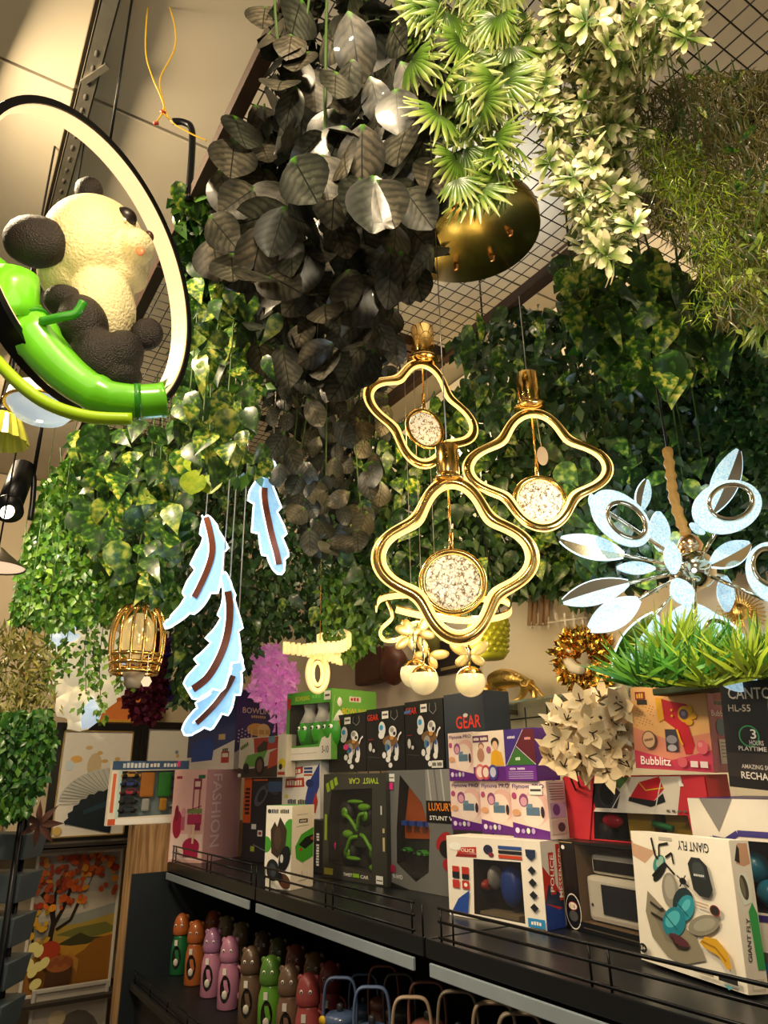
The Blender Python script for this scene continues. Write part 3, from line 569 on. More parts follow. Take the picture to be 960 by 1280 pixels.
# purple edged window box at right
def fill_right(t, w, d, h, dep):
    for i, (x, z, c, r) in enumerate(((.16, .56, '#c2342a', .05), (.34, .60, '#1f6f86', .07), (.22, .42, '#d03c30', .055), (.42, .46, '#1f6f86', .06))):
        MB().ell((-w + x * w, dep * .5, z * h), ((r * w * 1.3, 0, 0), (0, .03, 0), (0, 0, r * h * 1.3)), mat(c, .3), 14, 10).build('toy_part', t, local=True)
C = cpos(1080, 1216, Y=1.50, z=SZ + .001); rz = R(-4); w_, d_, h_ = fit(C, 893, None, 1002, rz); riz = C.z + h_
front = [('r', '#e6dfd0', 0, .0, 1, 1), ]
front = [('p', '#7f7c78', [(.10, 1), (.36, 1), (.22, .80)]), ('l', '#3d3478', [(.04, .72), (.10, .71), (.16, .76), (.26, .75), (.36, .80), (.9, .80)], .012), ('l', '#3d3478', [(.06, .32), (.9, .36)], .012), ('r', '#5a5856', 0, .0, .9, .16), ('p', '#25387a', [(.02, .16), (.22, .16), (.06, .30), (.02, .30)]), ('r', '#2f6f9a', .0, .02, .8, .10), ('t', '#e8e6de', 'RACING', .35, .06, .4, .05)]
carton('toy_carton', 'white window box with purple wavy edging at the right frame edge', 'box', C, rz, w_, .2, h_, '#ddd5c6', front, window=dict(poly=[(.07, .36), (.9, .38), (.9, .76), (.36, .76), (.26, .71), (.10, .67)], depth=.09, bg='#1e2027'), fill=fill_right, group=G, topcol='#3d3478')
# ================================================================ level 1
# blue bowling box over the pink box
C = cpos(292, 958, Y=1.50, z=pink['z'] + .001); rz = R(22); w_, d_, h_ = fit(C, 233, 347, 862, rz); bowz = C.z
front = [('r', '#34427e', 0, 0, 1, 1), ('r', '#e4ddd2', 0, 0, 1, .16), ('p', '#e4ddd2', [(0, .08), (1, .36), (1, .1), (0, 0)]), ('p', '#1f49a0', [(.1, .1), (.1, .36), (.5, .42), (.58, .3), (.55, .12)]), ('r', '#d8b98a', .66, .37, .8, .44), ('r', '#b8342c', .74, .08, .9, .22), ('r', '#efe9dc', .76, .15, .88, .20), ('t', '#22242a', '12+', .82, .24, .12, .04)]
side = [('r', '#4a4478', 0, 0, 1, 1), ('p', '#e4ddd2', [(0, 0), (1, 0), (1, .16), (.2, .28), (0, .2)]), ('r', '#d9b98a', .36, .85, .66, .90), ('t', '#8c3a2a', 'COOKIE', .51, .875, .22, .025), ('t', '#f2e2c4', 'BOWLING', .5, .74, .74, .075), ('t', '#e0c088', 'PLAYSET', .5, .665, .34, .035), ('e', '#e8b868', .46, .50, .22, .08), ('e', '#f0cf90', .62, .48, .16, .10), ('r', '#d9ac60', .3, .44, .75, .50), ('l', '#f0cf90', [(.35, .5), (.35, .36)], .01), ('l', '#f0cf90', [(.5, .5), (.5, .34)], .01), ('l', '#f0cf90', [(.65, .5), (.65, .36)], .01)] + [('e', '#e8e4ee', .06 + .07 * (i % 4), .34 + .045 * (i // 4) + (.02 if i % 2 else 0), .018, .009) for i in range(16)]
carton('toy_carton', 'blue bowling playset box standing on top of the pink box', 'box', C, rz, w_, d_, h_, '#3a4680', front, side, group=G, sidecol='#4a4478')
# red and green truck box
C = cpos(348, 974, Y=1.58, z=motz + .001); rz = R(14); w_, d_, h_ = fit(C, 298, None, 920, rz)
front = [('r', '#cfc6b4', 0, .2, 1, 1), ('p', '#3a302a', [(0, 0), (1, 0), (1, .34), (.6, .25), (.15, .2), (0, .25)]), ('p', '#b0302a', [(.36, .98), (.98, .98), (.98, .7), (.72, .66), (.4, .6)]), ('p', '#2a1e1c', [(.45, .72), (.62, .9), (.72, .86), (.7, .62), (.5, .56)]), ('p', '#5f9a3a', [(.12, .3), (.22, .55), (.45, .6), (.72, .66), (.62, .4), (.4, .26)]), ('e', '#141414', .54, .28, .12, .24, 0), ('e', '#6b4a3a', .54, .28, .07, .16), ('e', '#141414', .2, .22, .08, .14), ('p', '#c04a32', [(.74, .2), (.98, .3), (.98, .7), (.78, .6)]), ('e', '#6a8aa0', .82, .92, .09, .1), ('t', '#4a7a2a', 'SPEED', .14, .80, .22, .09, 20), ('r', '#e8e2d4', .0, .02, .08, .1)]
carton('toy_carton', 'flat box picturing a green and red off-road truck, below the bowling lettering', 'box', C, rz, w_, .14, h_, '#cbbfae', front, group=G)
C = cpos(357, 972, Y=1.52, z=motz + .001); rz = R(14); w_, d_, h_ = fit(C, 345, None, 918, rz)
carton('toy_carton', 'sliver of a pale box with a yellow car between two boxes', 'box', C, rz, w_ * .9, .06, h_, '#d6cbb6', [('e', '#d8c22a', .55, .32, .4, .12), ('e', '#1a1a1a', .4, .24, .2, .07), ('r', '#b8342c', .1, .05, .9, .12)], group=G)
# green bowling window box
def fill_bowl(t, w, d, h, dep):
    for i, (x, y) in enumerate(((.36, .4), (.66, .4), (.92, .5))):
        prof = [(.10, .0), (.14, .10), (.165, .28), (.14, .45), (.085, .62), (.07, .70), (.09, .82), (.075, .92), (.02, .96)]
        M = Matrix.Translation((-w + x * w, dep * .5, .20 * h)); k = h * .74
        pb = MB().lathe([(r * w * 1.1, z * k) for r, z in prof[:4]], mat('#3f9a2c', .35), 18, M, cap=False).lathe([(r * w * 1.1, z * k) for r, z in prof[3:]], mat('#e8e6dc', .35), 18, M)
        o = pb.build('bowling_pin', t, local=True)
        for dx in (-.05, .05):
            e = MB().ell(M @ Vector((dx * w * 1.2, -.15 * w, .34 * k)), ((.04 * w, 0, 0), (0, .01, 0), (0, 0, .05 * k)), mat('#f4f4ee', .3), 10, 8)
            e.ell(M @ Vector((dx * w * 1.2, -.15 * w - .009, .34 * k)), ((.018 * w, 0, 0), (0, .004, 0), (0, 0, .025 * k)), mat('#101010', .3), 8, 6); e.build('pin_eye', o, local=True)
C = cpos(414, 952, Y=1.62, z=heroz + .001); rz = R(14); w_, d_, h_ = fit(C, 357, 471, 860, rz); 
front = [('t', '#c9c22e', 'BOWLING', .36, .90, .32, .07), ('t', '#6fb84a', 'SET', .68, .91, .2, .06), ('r', '#e6e2d6', .84, .84, .98, .97), ('r', '#4a4a46', .86, .89, .96, .92), ('r', '#e4ddd0', 0, 0, 1, .18), ('p', '#e4ddd0', [(.75, .18), (1, .18), (1, .36), (.8, .30)]), ('r', '#b8342c', .02, .76, .10, .92), ('t', '#2a2c28', '3-10', .88, .14, .14, .10), ('l', '#a39c8c', [(.1, .09), (.7, .10)], .002)]
side = [('r', '#6fb247', 0, 0, 1, 1), ('r', '#e4ddd0', .38, .82, .64, .90), ('t', '#b8342c', 'FUN', .51, .86, .2, .05), ('t', '#e0c83a', 'BOWLING', .5, .68, .55, .09), ('l', '#a7d07c', [(.0, .5), (.06, .9)], .004)]
carton('toy_carton', 'green bowling set box with white pins behind a window', 'box', C, rz, w_, d_, h_, '#4f9a34', front, side, window=dict(poly=[(.07, .20), (.72, .22), (.72, .40), (.96, .50), (.96, .80), (.07, .82)], depth=.1, bg='#5a5346'), fill=fill_bowl, group=G, sidecol='#6fb247', topcol='#4f9a34')
# robot dog boxes
def dog(s=1.0, ox=0., oy=0.):
    W, Gy, Bl = '#e4e2de', '#9a9894', '#2f9ad0'
    L = [('e', Gy, .66, .40, .06, .13), ('e', W, .60, .30, .055, .12), ('e', W, .80, .30, .05, .12), ('e', '#7a5a3a', .64, .46, .20, .09), ('e', Gy, .58, .40, .08, .08), ('e', '#4a7a8a', .55, .36, .05, .06), ('e', W, .58, .17, .06, .045), ('e', W, .78, .19, .055, .045), ('e', W, .48, .24, .05, .05), ('e', W, .64, .08, .05, .04), ('e', '#2f4f9a', .60, .36, .03, .04), ('e', '#2f4f9a', .80, .38, .03, .04),
         ('e', W, .44, .66, .09, .12, 10), ('e', W, .42, .56, .08, .06), ('e', Bl, .42, .68, .05, .045), ('e', W, .72, .60, .10, .09, -20), ('e', Gy, .70, .63, .05, .04), ('e', '#26282c', .76, .57, .035, .03), ('l', W, [(.84, .46), (.88, .54), (.94, .58)], .008), ('e', '#c98a3a', .70, .50, .05, .03)]
    return L
def gear_front(sticker, pinks=False):
    L = [('r', '#191a1d', 0, 0, 1, 1)] + dog() + [('t', '#d83c2c', 'GEAR', .20, .86, .30, .10), ('r', '#eceae2', .45, .82, .62, .94), ('r', '#55544e', .47, .87, .60, .90), ('l', '#8a8e94', [(.70, .94), (.68, .84), (.78, .78), (.86, .84), (.84, .94)], .003), ('e', '#c8c6c0', .13, .38, .045, .07), ('e', '#c8c6c0', .22, .32, .035, .03), ('l', '#8c2a22', [(.08, .5), (.22, .5)], .003), ('l', '#4a4c50', [(.08, .22), (.4, .2)], .002)]
    if pinks: L.append(('e', '#e93a8c', .50, .42, .07, .05))
    return L
gz = max(twz, luxz) + .001
GC = cpos(609, 966, Y=1.74, z=gz); grz = R(5); bnd = [fit(GC, x, None, 862, grz)[0] for x in (411, 458, 507, 557)] + [0.]; gdir = Vector((-math.cos(grz), -math.sin(grz), 0))
for i, (yt, lb) in enumerate(((890, 'leftmost black robot dog box, with a pink price sticker'), (882, 'middle black robot dog box in the row of three'), (872, 'rightmost black robot dog box next to the plain dark carton face'), (862, 'plain blue-black carton face with red lettering low on it'))):
    C = GC + gdir * bnd[i + 1]; gw = bnd[i] - bnd[i + 1] - .005; h_ = fit(C, 300, None, yt, grz)[2]
    if i == 3: fr = [('t', '#d83c2c', 'GEAR', .62, .60, .62, .17), ('e', '#c8c6c0', .56, .69, .06, .025)]
    elif i == 2: fr = gear_front(1) + [('r', '#d8d6ce', .70, .02, .98, .12), ('t', '#1a1a1c', 'GEAR ROBOT', .84, .07, .24, .05), ('l', '#4a72b0', [(.02, .84), (.2, .86)], .012)]
    else: fr = gear_front(1, i == 0)
    carton('toy_carton', lb, 'box', C, grz, gw, .14, h_, '#2b3440' if i == 3 else '#17181b', fr, group='robot dog boxes')
# purple drone boxes
def fly_front(st=False):
    L = [('r', '#ecd2c6', 0, 0, 1, 1), ('p', '#5e2480', [(0, 0), (1, 0), (1, .14), (.5, .2), (0, .27)]), ('e', '#e6b8b0', .7, .55, .36, .30), ('e', '#f0dccf', .6, .48, .32, .28), ('t', '#4a2a7a', 'Flynova PRO', .5, .90, .88, .10), ('e', '#8c4a80', .36, .66, .13, .12), ('e', '#d9a0b4', .36, .64, .09, .08), ('e', '#b04a78', .10, .74, .07, .06), ('r', '#5a7890', .42, .40, .78, .54), ('r', '#6d8aa0', .44, .52, .60, .60), ('e', '#3a2a34', .86, .46, .05, .10), ('e', '#d9a27a', .14, .44, .12, .06), ('e', '#e8d8f0', .14, .13, .06, .05), ('e', '#b89ad0', .30, .12, .05, .04), ('e', '#cfe0c8', .44, .13, .05, .05), ('e', '#b89ad0', .58, .13, .05, .05)]
    if st: L += [('r', '#f0eee6', .55, .76, .9, .92), ('r', '#4a4a4a', .58, .82, .87, .86)]
    return L
FZ = poz + .001; prev = None
for i, (xl, xr, side_) in enumerate(((565, 604, 0), (603, 643, 0), (642, 688, 711))):
    C = cpos(xr, 1040, Y=pob.y + (.12 - .035 * i), z=FZ); rz = R(6); w_, d_, h_ = fit(C, xl, side_ or None, 977, rz)
    sd = [('r', '#e6dccb', 0, 0, 1, 1)] + [('l', '#4a444a', [(.1, .95 - k * .045), (.9, .95 - k * .045)], .0016) for k in range(7)] + [('r', '#b9a2b8', .08, .36, .92, .62), ('e', '#6a4a80', .4, .5, .2, .1), ('r', '#cbb9a8', .08, .08, .92, .33), ('e', '#4a4448', .6, .2, .2, .08)]
    carton('toy_carton', ('left flying spinner box in the lower purple row', 'middle flying spinner box in the lower purple row', 'right flying spinner box with barcode sticker in the lower purple row')[i], 'box', C, rz, w_ - .004, d_ if side_ else .12, h_, '#e6cfc4', fly_front(i == 2), sd if side_ else (), group='small purple and pink spinner boxes')
    fz2 = FZ + h_
FZ2 = fz2 + .001
C = cpos(594, 975, Y=pob.y + .10, z=FZ2); rz = R(4); w_, d_, h_ = fit(C, 562, None, 915, rz)
carton('toy_carton', 'flying spinner box in the upper purple row, beside the plain blue-black carton', 'box', C, rz, w_ - .003, .1, h_, '#e6cfc4', fly_front(), group='small purple and pink spinner boxes')
C = cpos(634, 975, Y=pob.y + .07, z=FZ2); rz = R(4); w_, d_, h_ = fit(C, 593, None, 913, rz)
carton('toy_carton', 'spinner box picturing two children, one in a yellow shirt', 'box', C, rz, w_ - .003, .1, h_, '#e6cfc4', [('r', '#ecdccc', 0, 0, 1, 1), ('r', '#5e2480', 0, 0, 1, .28), ('r', '#6a3a62', .02, .78, .52, .92), ('t', '#f4ecdc', 'TREE HOUSE', .27, .85, .44, .06), ('e', '#8c6a5a', .28, .70, .09, .08), ('e', '#e0b89c', .28, .67, .07, .07), ('e', '#b0806a', .26, .52, .11, .14), ('e', '#3a2a22', .72, .76, .12, .10), ('e', '#e0b89c', .72, .70, .08, .09), ('p', '#e0a824', [(.56, .30), (.6, .56), (.72, .62), (.88, .56), (.96, .30)]), ('e', '#b0608a', .52, .62, .07, .07), ('e', '#d8787a', .22, .18, .16, .16), ('e', '#f0dcd0', .22, .18, .11, .11), ('e', '#c04a5a', .40, .17, .14, .15), ('e', '#4a4a9a', .62, .17, .14, .15), ('e', '#c8c8e0', .62, .17, .09, .1), ('e', '#f0dcd0', .40, .17, .09, .1)], group='small purple and pink spinner boxes')
C = cpos(672, 972, Y=pob.y + .04, z=FZ2); rz = R(4); w_, d_, h_ = fit(C, 633, None, 910, rz)
carton('toy_carton', 'box with purple, green and dark red triangles at the right of the upper purple row', 'box', C, rz, w_ - .003, .1, h_, '#5a2a80', [('r', '#3f2a7c', 0, .28, 1, 1), ('p', '#5a1a20', [(.38, .66), (.66, .98), (1, .98), (1, .30)]), ('p', '#3a6a2a', [(.06, .30), (.38, .64), (.98, .30)]), ('l', '#d8d0d8', [(.04, .30), (.66, .98)], .0016), ('l', '#d8d0d8', [(.40, .66), (1, .30)], .0016), ('t', '#d8d0e8', 'MODES', .26, .84, .26, .05), ('t', '#e0a0a0', 'SPIN', .80, .80, .2, .05), ('t', '#d0e8c8', 'FLY', .44, .42, .16, .06), ('r', '#6a2a90', 0, 0, 1, .28), ('t', '#e8dcf0', 'GAME MODES', .4, .23, .5, .04)] + [('l', '#d8c8e4', [(.1, .17 - k * .04), (.9, .17 - k * .04)], .0014) for k in range(4)], group='small purple and pink spinner boxes')
# red car window box
def fill_red(t, w, d, h, dep):
    MB().box((-w + .40 * w, dep * .5, .02 * h), (-w + .58 * w, dep * .9, .42 * h), mat('#c49a1e', .4)).build('yellow_board', t, local=True)
    MB().box((-w + .66 * w, dep * .5, .02 * h), (-w + .86 * w, dep * .9, .42 * h), mat('#c49a1e', .4)).build('yellow_board', t, local=True)
    MB().ell((-w + .30 * w, dep * .4, .30 * h), ((.07 * w, 0, 0), (0, .02, 0), (0, 0, .12 * h)), mat('#c3202e', .3), 14, 8).build('toy_cab', t, local=True)
    MB().tube([(-w + .25 * w, dep * .2, .12 * h), (-w + .25 * w, dep * .6, .12 * h)], .05 * w, mat('#151515', .6), 16).build('toy_wheel', t, local=True)
    MB().tube([(-w + .60 * w, dep * .3, .3 * h), (-w + .72 * w, dep * .3, .24 * h)], .008, mat('#2f8a4a', .4), 8).build('toy_rod', t, local=True)
C = cpos(898, 1072, Y=1.64, z=carz + .001); rz = R(-2); w_, d_, h_ = fit(C, 712, 924, 969, rz); redz = C.z + h_
front = [('p', '#e3dccd', [(.22, .44), (.40, .98), (.86, .98), (.80, .44)]), ('p', '#26282c', [(.24, .5), (.20, .8), (.26, .97), (.34, .98), (.44, .74), (.40, .5)]), ('e', '#3a3c40', .335, .72, .07, .22), ('e', '#1c1d20', .335, .72, .05, .17), ('p', '#5a8a4a', [(.36, .9), (.40, .98), (.52, .98), (.44, .8)]), ('p', '#c3202e', [(.50, .66), (.58, .9), (.72, .98), (.74, .8), (.66, .62)]), ('p', '#1d1e22', [(.49, .62), (.50, .68), (.67, .63), (.73, .74), (.74, .62), (.64, .54)]), ('l', '#d8b42a', [(.58, .9), (.62, .78), (.74, .82)], .003), ('l', '#d8d4c8', [(.36, .48), (.52, .98)], .003), ('l', '#d8d4c8', [(.66, .46), (.74, .98)], .003), ('r', '#f0eee6', .84, .84, .97, .96), ('r', '#3a3a3a', .86, .88, .95, .93)] + [('r', '#6a665e', .74 + .035 * k, .48, .76 + .035 * k, .51) for k in range(5)] + [('p', '#c8323c', [(.0, 0), (.17, 0), (.26, .98), (0, .98)]), ('p', '#c8323c', [(.90, .0), (1, 0), (1, .98), (.86, .98), (.9, .5)])]
carton('toy_carton', 'wide red window box with car print, under the bubble gun box', 'box', C, rz, w_, d_, h_, '#c8323c', front, window=dict(poly=[(.20, .02), (.88, .02), (.86, .44), (.22, .44)], depth=.10, bg='#1d1a19'), fill=fill_red, group=G)
# bubble gun box
C = cpos(893, 966, Y=1.63, z=redz + .004); rz = R(8); w_, d_, h_ = fit(C, 797, 922, 858, rz)
front = [('r', '#e6b070', 0, 0, 1, 1), ('p', '#d98a70', [(0, 0), (1, 0), (1, .45), (.5, .35), (0, .5)]), ('p', '#c8405a', [(0, 0), (1, 0), (1, .25), (.5, .12), (0, .22)]), ('r', '#8c2a22', .06, .84, .20, .94), ('r', '#2a2a22', .08, .78, .22, .84), ('t', '#e8b43a', 'TOY', .13, .89, .1, .06), ('l', '#b8604a', [(.38, .91), (.80, .93)], .004),
         ('p', '#c01f2e', [(.42, .60), (.38, .86), (.52, .82), (.74, .78), (.80, .70), (.78, .60), (.74, .55), (.80, .30), (.76, .20), (.68, .19), (.62, .42), (.56, .50)]), ('p', '#e0a422', [(.36, .56), (.34, .86), (.42, .86), (.44, .60)]), ('e', '#e0a422', .72, .66, .10, .10), ('e', '#e0a422', .78, .72, .04, .05), ('e', '#e0a422', .82, .64, .04, .04), ('e', '#e0a422', .76, .57, .05, .04), ('e', '#5a4a5c', .70, .66, .055, .06), ('e', '#8a7a9c', .70, .67, .03, .03), ('r', '#3a3640', .44, .22, .60, .48), ('e', '#8a8690', .52, .36, .07, .05), ('e', '#aaa6b0', .52, .26, .06, .04), ('e', '#e0a422', .55, .71, .015, .015), ('e', '#e0a422', .55, .64, .015, .015), ('l', '#e0a422', [(.60, .48), (.63, .36), (.66, .3)], .005),
         ('e', '#6a5a4a', .22, .35, .095, .11), ('e', '#d8b08a', .22, .35, .08, .095), ('t', '#6a4a3a', 'BUBBLE', .22, .35, .12, .03, 10), ('t', '#fbf4ee', 'Bubblitz', .29, .10, .40, .10), ('e', '#d8606c', .90, .28, .07, .08), ('e', '#e08a8c', .88, .31, .03, .03), ('e', '#d8606c', .64, .10, .06, .06), ('r', '#f0e0da', .74, .05, .83, .12), ('r', '#f0e0da', .86, .05, .95, .12)] + [('e', '#8c5a3a', .08 + .25 * ((i * 37) % 100) / 100, .52 + .26 * ((i * 61) % 100) / 100, .008, .006) for i in range(34)]
side = [('r', '#b04a68', 0, 0, 1, 1), ('r', '#8c2a22', .25, .84, .8, .93), ('r', '#2a2a22', .25, .78, .8, .83), ('t', '#fbf4ee', 'Bubblitz', .5, .68, .8, .07), ('e', '#3a6a8a', .45, .52, .2, .1), ('r', '#e6ded2', .3, .1, .8, .38)] + [('l', '#55504a', [(.36, .34 - k * .04), (.74, .34 - k * .04)], .0015) for k in range(5)]
carton('toy_carton', 'pink and yellow box picturing a red bubble gun', 'box', C, rz, w_, d_, h_, '#cf8f72', front, side, group=G, sidecol='#b04a68', roll=R(4))
# canton speaker box
C = cpos(1075, 1000, Y=1.52, z=riz + .001); rz = R(-3); w_, d_, h_ = fit(C, 915, None, 850, rz)
front = [('r', '#231f1d', 0, 0, 1, 1), ('r', '#3a322d', 0, .10, 1, .32), ('t', '#ecdcc6', 'CANTON', .30, .88, .46, .11), ('t', '#d8c8b2', 'HL-55', .16, .74, .20, .065), ('e', '#3c9a5a', .22, .48, .09, .10), ('e', '#231f1d', .22, .48, .078, .088), ('t', '#f0e8dc', '3', .26, .50, .05, .09), ('t', '#d8ccbc', 'HOURS', .28, .42, .12, .045), ('t', '#d8ccbc', 'PLAYTIME', .24, .365, .24, .04), ('t', '#d8ccbc', 'AMAZING SOUND', .30, .20, .34, .04), ('t', '#f0e4d4', 'RECHARGEABLE', .38, .12, .52, .065), ('e', '#6aa02a', .46, .74, .05, .14)]
cantz = C.z + h_ ; cant = C.copy()
carton('speaker_carton', 'black speaker box with pale lettering at the right frame edge', 'box', C, rz, w_, .16, h_, '#231f1d', front, group=G, roll=R(5))
# die-cast car set on top of the wooden end board
def fill_cars(t, w, d, h, dep):
    cols = ['#c8902a', '#1f3f8c', '#a32a38', '#1c1f22', '#2c3438']
    for k in range(5): toy_car(t, -w + .24 * w, dep * .45, (.74 - k * .135) * h, .10 * 1.0, cols[k])
    for x, c in ((.47, '#e08a1e'), (.70, '#2f9a2c')):
        b = MB(); b.box((-w + (x - .09) * w, dep * .2, .42 * h), (-w + (x + .09) * w, dep * .6, .82 * h), mat(c, .35)); b.build('toy_truck', t, local=True, bev=.01)
        b = MB(); b.box((-w + (x - .05) * w, dep * .15, .20 * h), (-w + (x + .05) * w, dep * .6, .40 * h), mat('#cfd0cc' if x < .5 else '#e0a01e', .35)); b.build('toy_car_front', t, local=True, bev=.01)
    for k, c in enumerate(('#24403a', '#1f5a7a', '#7a2a2a', '#c8c8c4')): toy_car(t, -w + .90 * w, dep * .45, (.70 - k * .15) * h, .085, c)
C = Vector((-4.06, 1.02, 1.332)); rz = R(90)
p0, p1 = atX(139, 990, -4.06), atX(236, 990, -4.06); tp = atX(180, 951, -4.06).z; bt = atX(180, 1026, -4.06).z
wc = p1.y - p0.y; C = Vector((-4.09, p1.y, 1.332)); hc = tp - 1.332
front = [('r', '#27507c', 0, .86, 1, 1), ('t', '#dfe6ea', 'DIECAST', .30, .93, .34, .08), ('t', '#f2f0ea', 'CAR WORLD', .68, .93, .40, .06), ('r', '#b8dcd8', .09, .10, .12, .86), ('r', '#d9663a', .02, .2, .06, .8), ('r', '#d0582a', .01, .01, .10, .10), ('r', '#f4f2ec', .10, .01, 1, .10), ('r', '#e93a8c', .84, .90, .88, 1)]
carton('toy_car_set', 'flat window box of die-cast cars resting on the wooden end board', 'box', C, rz, wc, .05, hc, '#e8e0d0', front, window=dict(poly=[(.13, .12), (.98, .14), (.98, .85), (.13, .84)], depth=.045, bg='#8fa3a6'), fill=fill_cars, group=G)
# ---------------------------------------------------------------- lamps
def axes(px, py, d):
    s = mpp(px, py, d); return RGT * s, UP * s * 1.0, FWD * s
def pell(b, px, py, d, rx, ry, rz, m, rot=0., seg=20, rings=12, jit=0., js=20):
    s = mpp(px, py, d); c, q = math.cos(R(rot)), math.sin(R(rot))
    A = (RGT * c + UP * q) * rx * s; B = (UP * c - RGT * q) * ry * s; Cc = FWD * rz * s
    return b.ell(atd(px, py, d), (A, Cc, B), m, seg, rings, jit, js)
# --- panda ring lamp
PD = 1.30
CREAMF = mat('#e6d9a8', .6, 0, .1, 30, bump=.5, bscale=160)
DARKF = mat('#1a120e', .55, 0, .3, 60, bump=.5, bscale=320)
BAMB = mat('#6ccc20', .3, 0, .35, 9, coat=.5)
BAMBD = mat('#2f8a1c', .3, 0, .2, 12, coat=.4)
t = thing('panda_ring_lamp', 'hanging ring lamp with a resin panda on green bamboo', 'lamp', atd(90, 315, PD))
DD = 1.62; C0 = O0 + _v * DD + _r2 * ((116.4 - CX) / F * DD) + _u2 * ((CY - 334.2) / F * DD)
th_, q_, rr_ = R(82.16), .3156, .3088 * DD / 1.45
A = (_r2 * math.cos(th_) - _u2 * math.sin(th_)) * rr_
B = ((_r2 * math.sin(th_) + _u2 * math.cos(th_)) * q_ + _v * math.sqrt(1 - q_ * q_)) * rr_
NR = A.cross(B).normalized()
if NR.dot(FWD) > 0: NR = -NR
def ringpath(r, off, n=96): return [C0 + A * (r * math.cos(2 * PI * k / n)) + B * (r * math.sin(2 * PI * k / n)) + NR * off for k in range(n)]
def band(b, r0, r1, h0, h1, m, n=96):
    P = [ringpath(r0, h0, n), ringpath(r1, h0, n), ringpath(r1, h1, n), ringpath(r0, h1, n)]; vs = sum(P, [])
    fs = [(a * n + k, a * n + (k + 1) % n, ((a + 1) % 4) * n + (k + 1) % n, ((a + 1) % 4) * n + k) for a in range(4) for k in range(n)]
    return b.add(vs, fs, m, False)
band(MB(), .955, 1.0, -.026, .026, BLACKM).build('ring_frame', t)
band(MB(), .935, .954, -.022, .022, mat((.3, .2, .1), .5, 0, 0, emit=1.25, ecol=(1, .64, .32))).build('light_strip', t)
lamp('ring_light', 'POINT', atd(120, 250, PD - .22), 1.3, (1, .75, .42), .12, parent=t)
lamp('ring_light', 'POINT', atd(30, 330, PD - .3), 1.3, (1, .80, .50), .12, parent=t)
MB().tube([atd(137, 180, PD + .1), Vector((atd(137, 180, PD + .1).x, atd(137, 180, PD + .1).y, CEILZ + .01))], .0035, BLACKM, 8).build('cable', t)
b = MB()
pell(b, 118, 308, PD - .02, 62, 62, 60, CREAMF, 0, 28, 18); pell(b, 152, 322, PD - .02, 32, 30, 40, CREAMF); pell(b, 160, 345, PD - .01, 24, 18, 26, CREAMF); pell(b, 128, 385, PD, 40, 66, 44, CREAMF, 8); pell(b, 90, 345, PD, 40, 36, 44, CREAMF, 0)
pell(b, 172, 308, PD - .06, 20, 20, 24, CREAMF)
o = b.build('body', t, label='cream furry head and torso')
md = o.modifiers.new('merge', 'REMESH'); md.mode = 'VOXEL'; md.voxel_size = .005; md.use_smooth_shade = True
md = o.modifiers.new('soften', 'SMOOTH'); md.iterations = 6
pell(MB(), 45, 302, PD - .10, 40, 33, 30, DARKF, -8, 24, 16, .025, 60).build('ear', t, label='dark brown furry near ear')
pell(MB(), 111, 238, PD + .06, 17, 18, 14, DARKF, 0, 20, 12, .05, 60).build('ear', t, label='dark far ear')
ed = pell(MB(), 108, 256, PD - .05, 17, 11, 3, mat('#e8dfae', .5), 8)
ed.build('price_tag', t, label='round cream paper tag')
pell(MB(), 156, 272, PD - .068, 15, 13, 12, mat('#1d1511', .35), -20).build('eye_patch', t); pell(MB(), 156, 275, PD - .086, 2.2, 2.2, 3, mat('#f4f0e4', .2)).build('eye_glint', t)
pell(MB(), 187, 295, PD - .055, 5, 7, 6, mat('#4b3026', .3), 20).build('nose', t)
pell(MB(), 175, 314, PD - .083, 5.5, 7, 3, mat('#d9784e', .4), 30).build('mouth', t)
b = MB()
pell(b, 82, 378, PD - .05, 26, 19, 26, DARKF, 0, 20, 12, .02, 60); pell(b, 104, 405, PD - .06, 30, 40, 30, DARKF, 20, 24, 14, .02, 60); pell(b, 126, 450, PD - .05, 34, 44, 34, DARKF, 30, 24, 14, .02, 60); pell(b, 152, 445, PD - .05, 26, 34, 28, DARKF, -10, 24, 14, .02, 60); pell(b, 145, 475, PD - .04, 32, 20, 26, DARKF, 15, 24, 14, .05, 60)
o = b.build('arm_and_leg', t, label='dark brown furry arm and leg')
md = o.modifiers.new('merge', 'REMESH'); md.mode = 'VOXEL'; md.voxel_size = .004; md.use_smooth_shade = True
md = o.modifiers.new('soften', 'SMOOTH'); md.iterations = 4
pell(MB(), 183, 418, PD + .02, 21, 22, 14, DARKF, 0, 22, 14, .05, 60).build('foot', t, label='round dark foot sole')
# bamboo swing
def pp(lst, d=PD): return [atd(x, y, d + (e if e else 0)) for x, y, e in lst]
path = pp([(-22, 352, -.12), (14, 385, -.11), (42, 420, -.10), (78, 462, -.09), (120, 492, -.08), (165, 502, -.07), (205, 500, -.05)])
P = smooth_path(path, 6); n = len(P)
rad = [(.056 - .022 * min(1, i / (n * .7))) * (1 + .10 * (1 if i % 12 in (0, 1) else 0)) for i in range(n)]
o = MB().tube(P, rad, BAMB, 18).build('bamboo_branch', t)
for (x, y, e, r) in ((38, 404, -.10, .05), (176, 502, -.065, .038)):
    i = min(range(n), key=lambda k: (P[k] - atd(x, y, PD + e)).length); d = (P[min(n - 1, i + 1)] - P[i - 1]).normalized()
    MB().tube([P[i] - d * .006, P[i] + d * .006], rad[i] * 1.06, BAMBD, 18).build('bamboo_knot', o)
q = pp([(18, 345, -.14), (16, 365, -.135), (14, 384, -.13), (16, 400, -.12)])
MB().tube(q, [.046, .049, .052, .05], BAMB, 20).build('bamboo_stump', t)
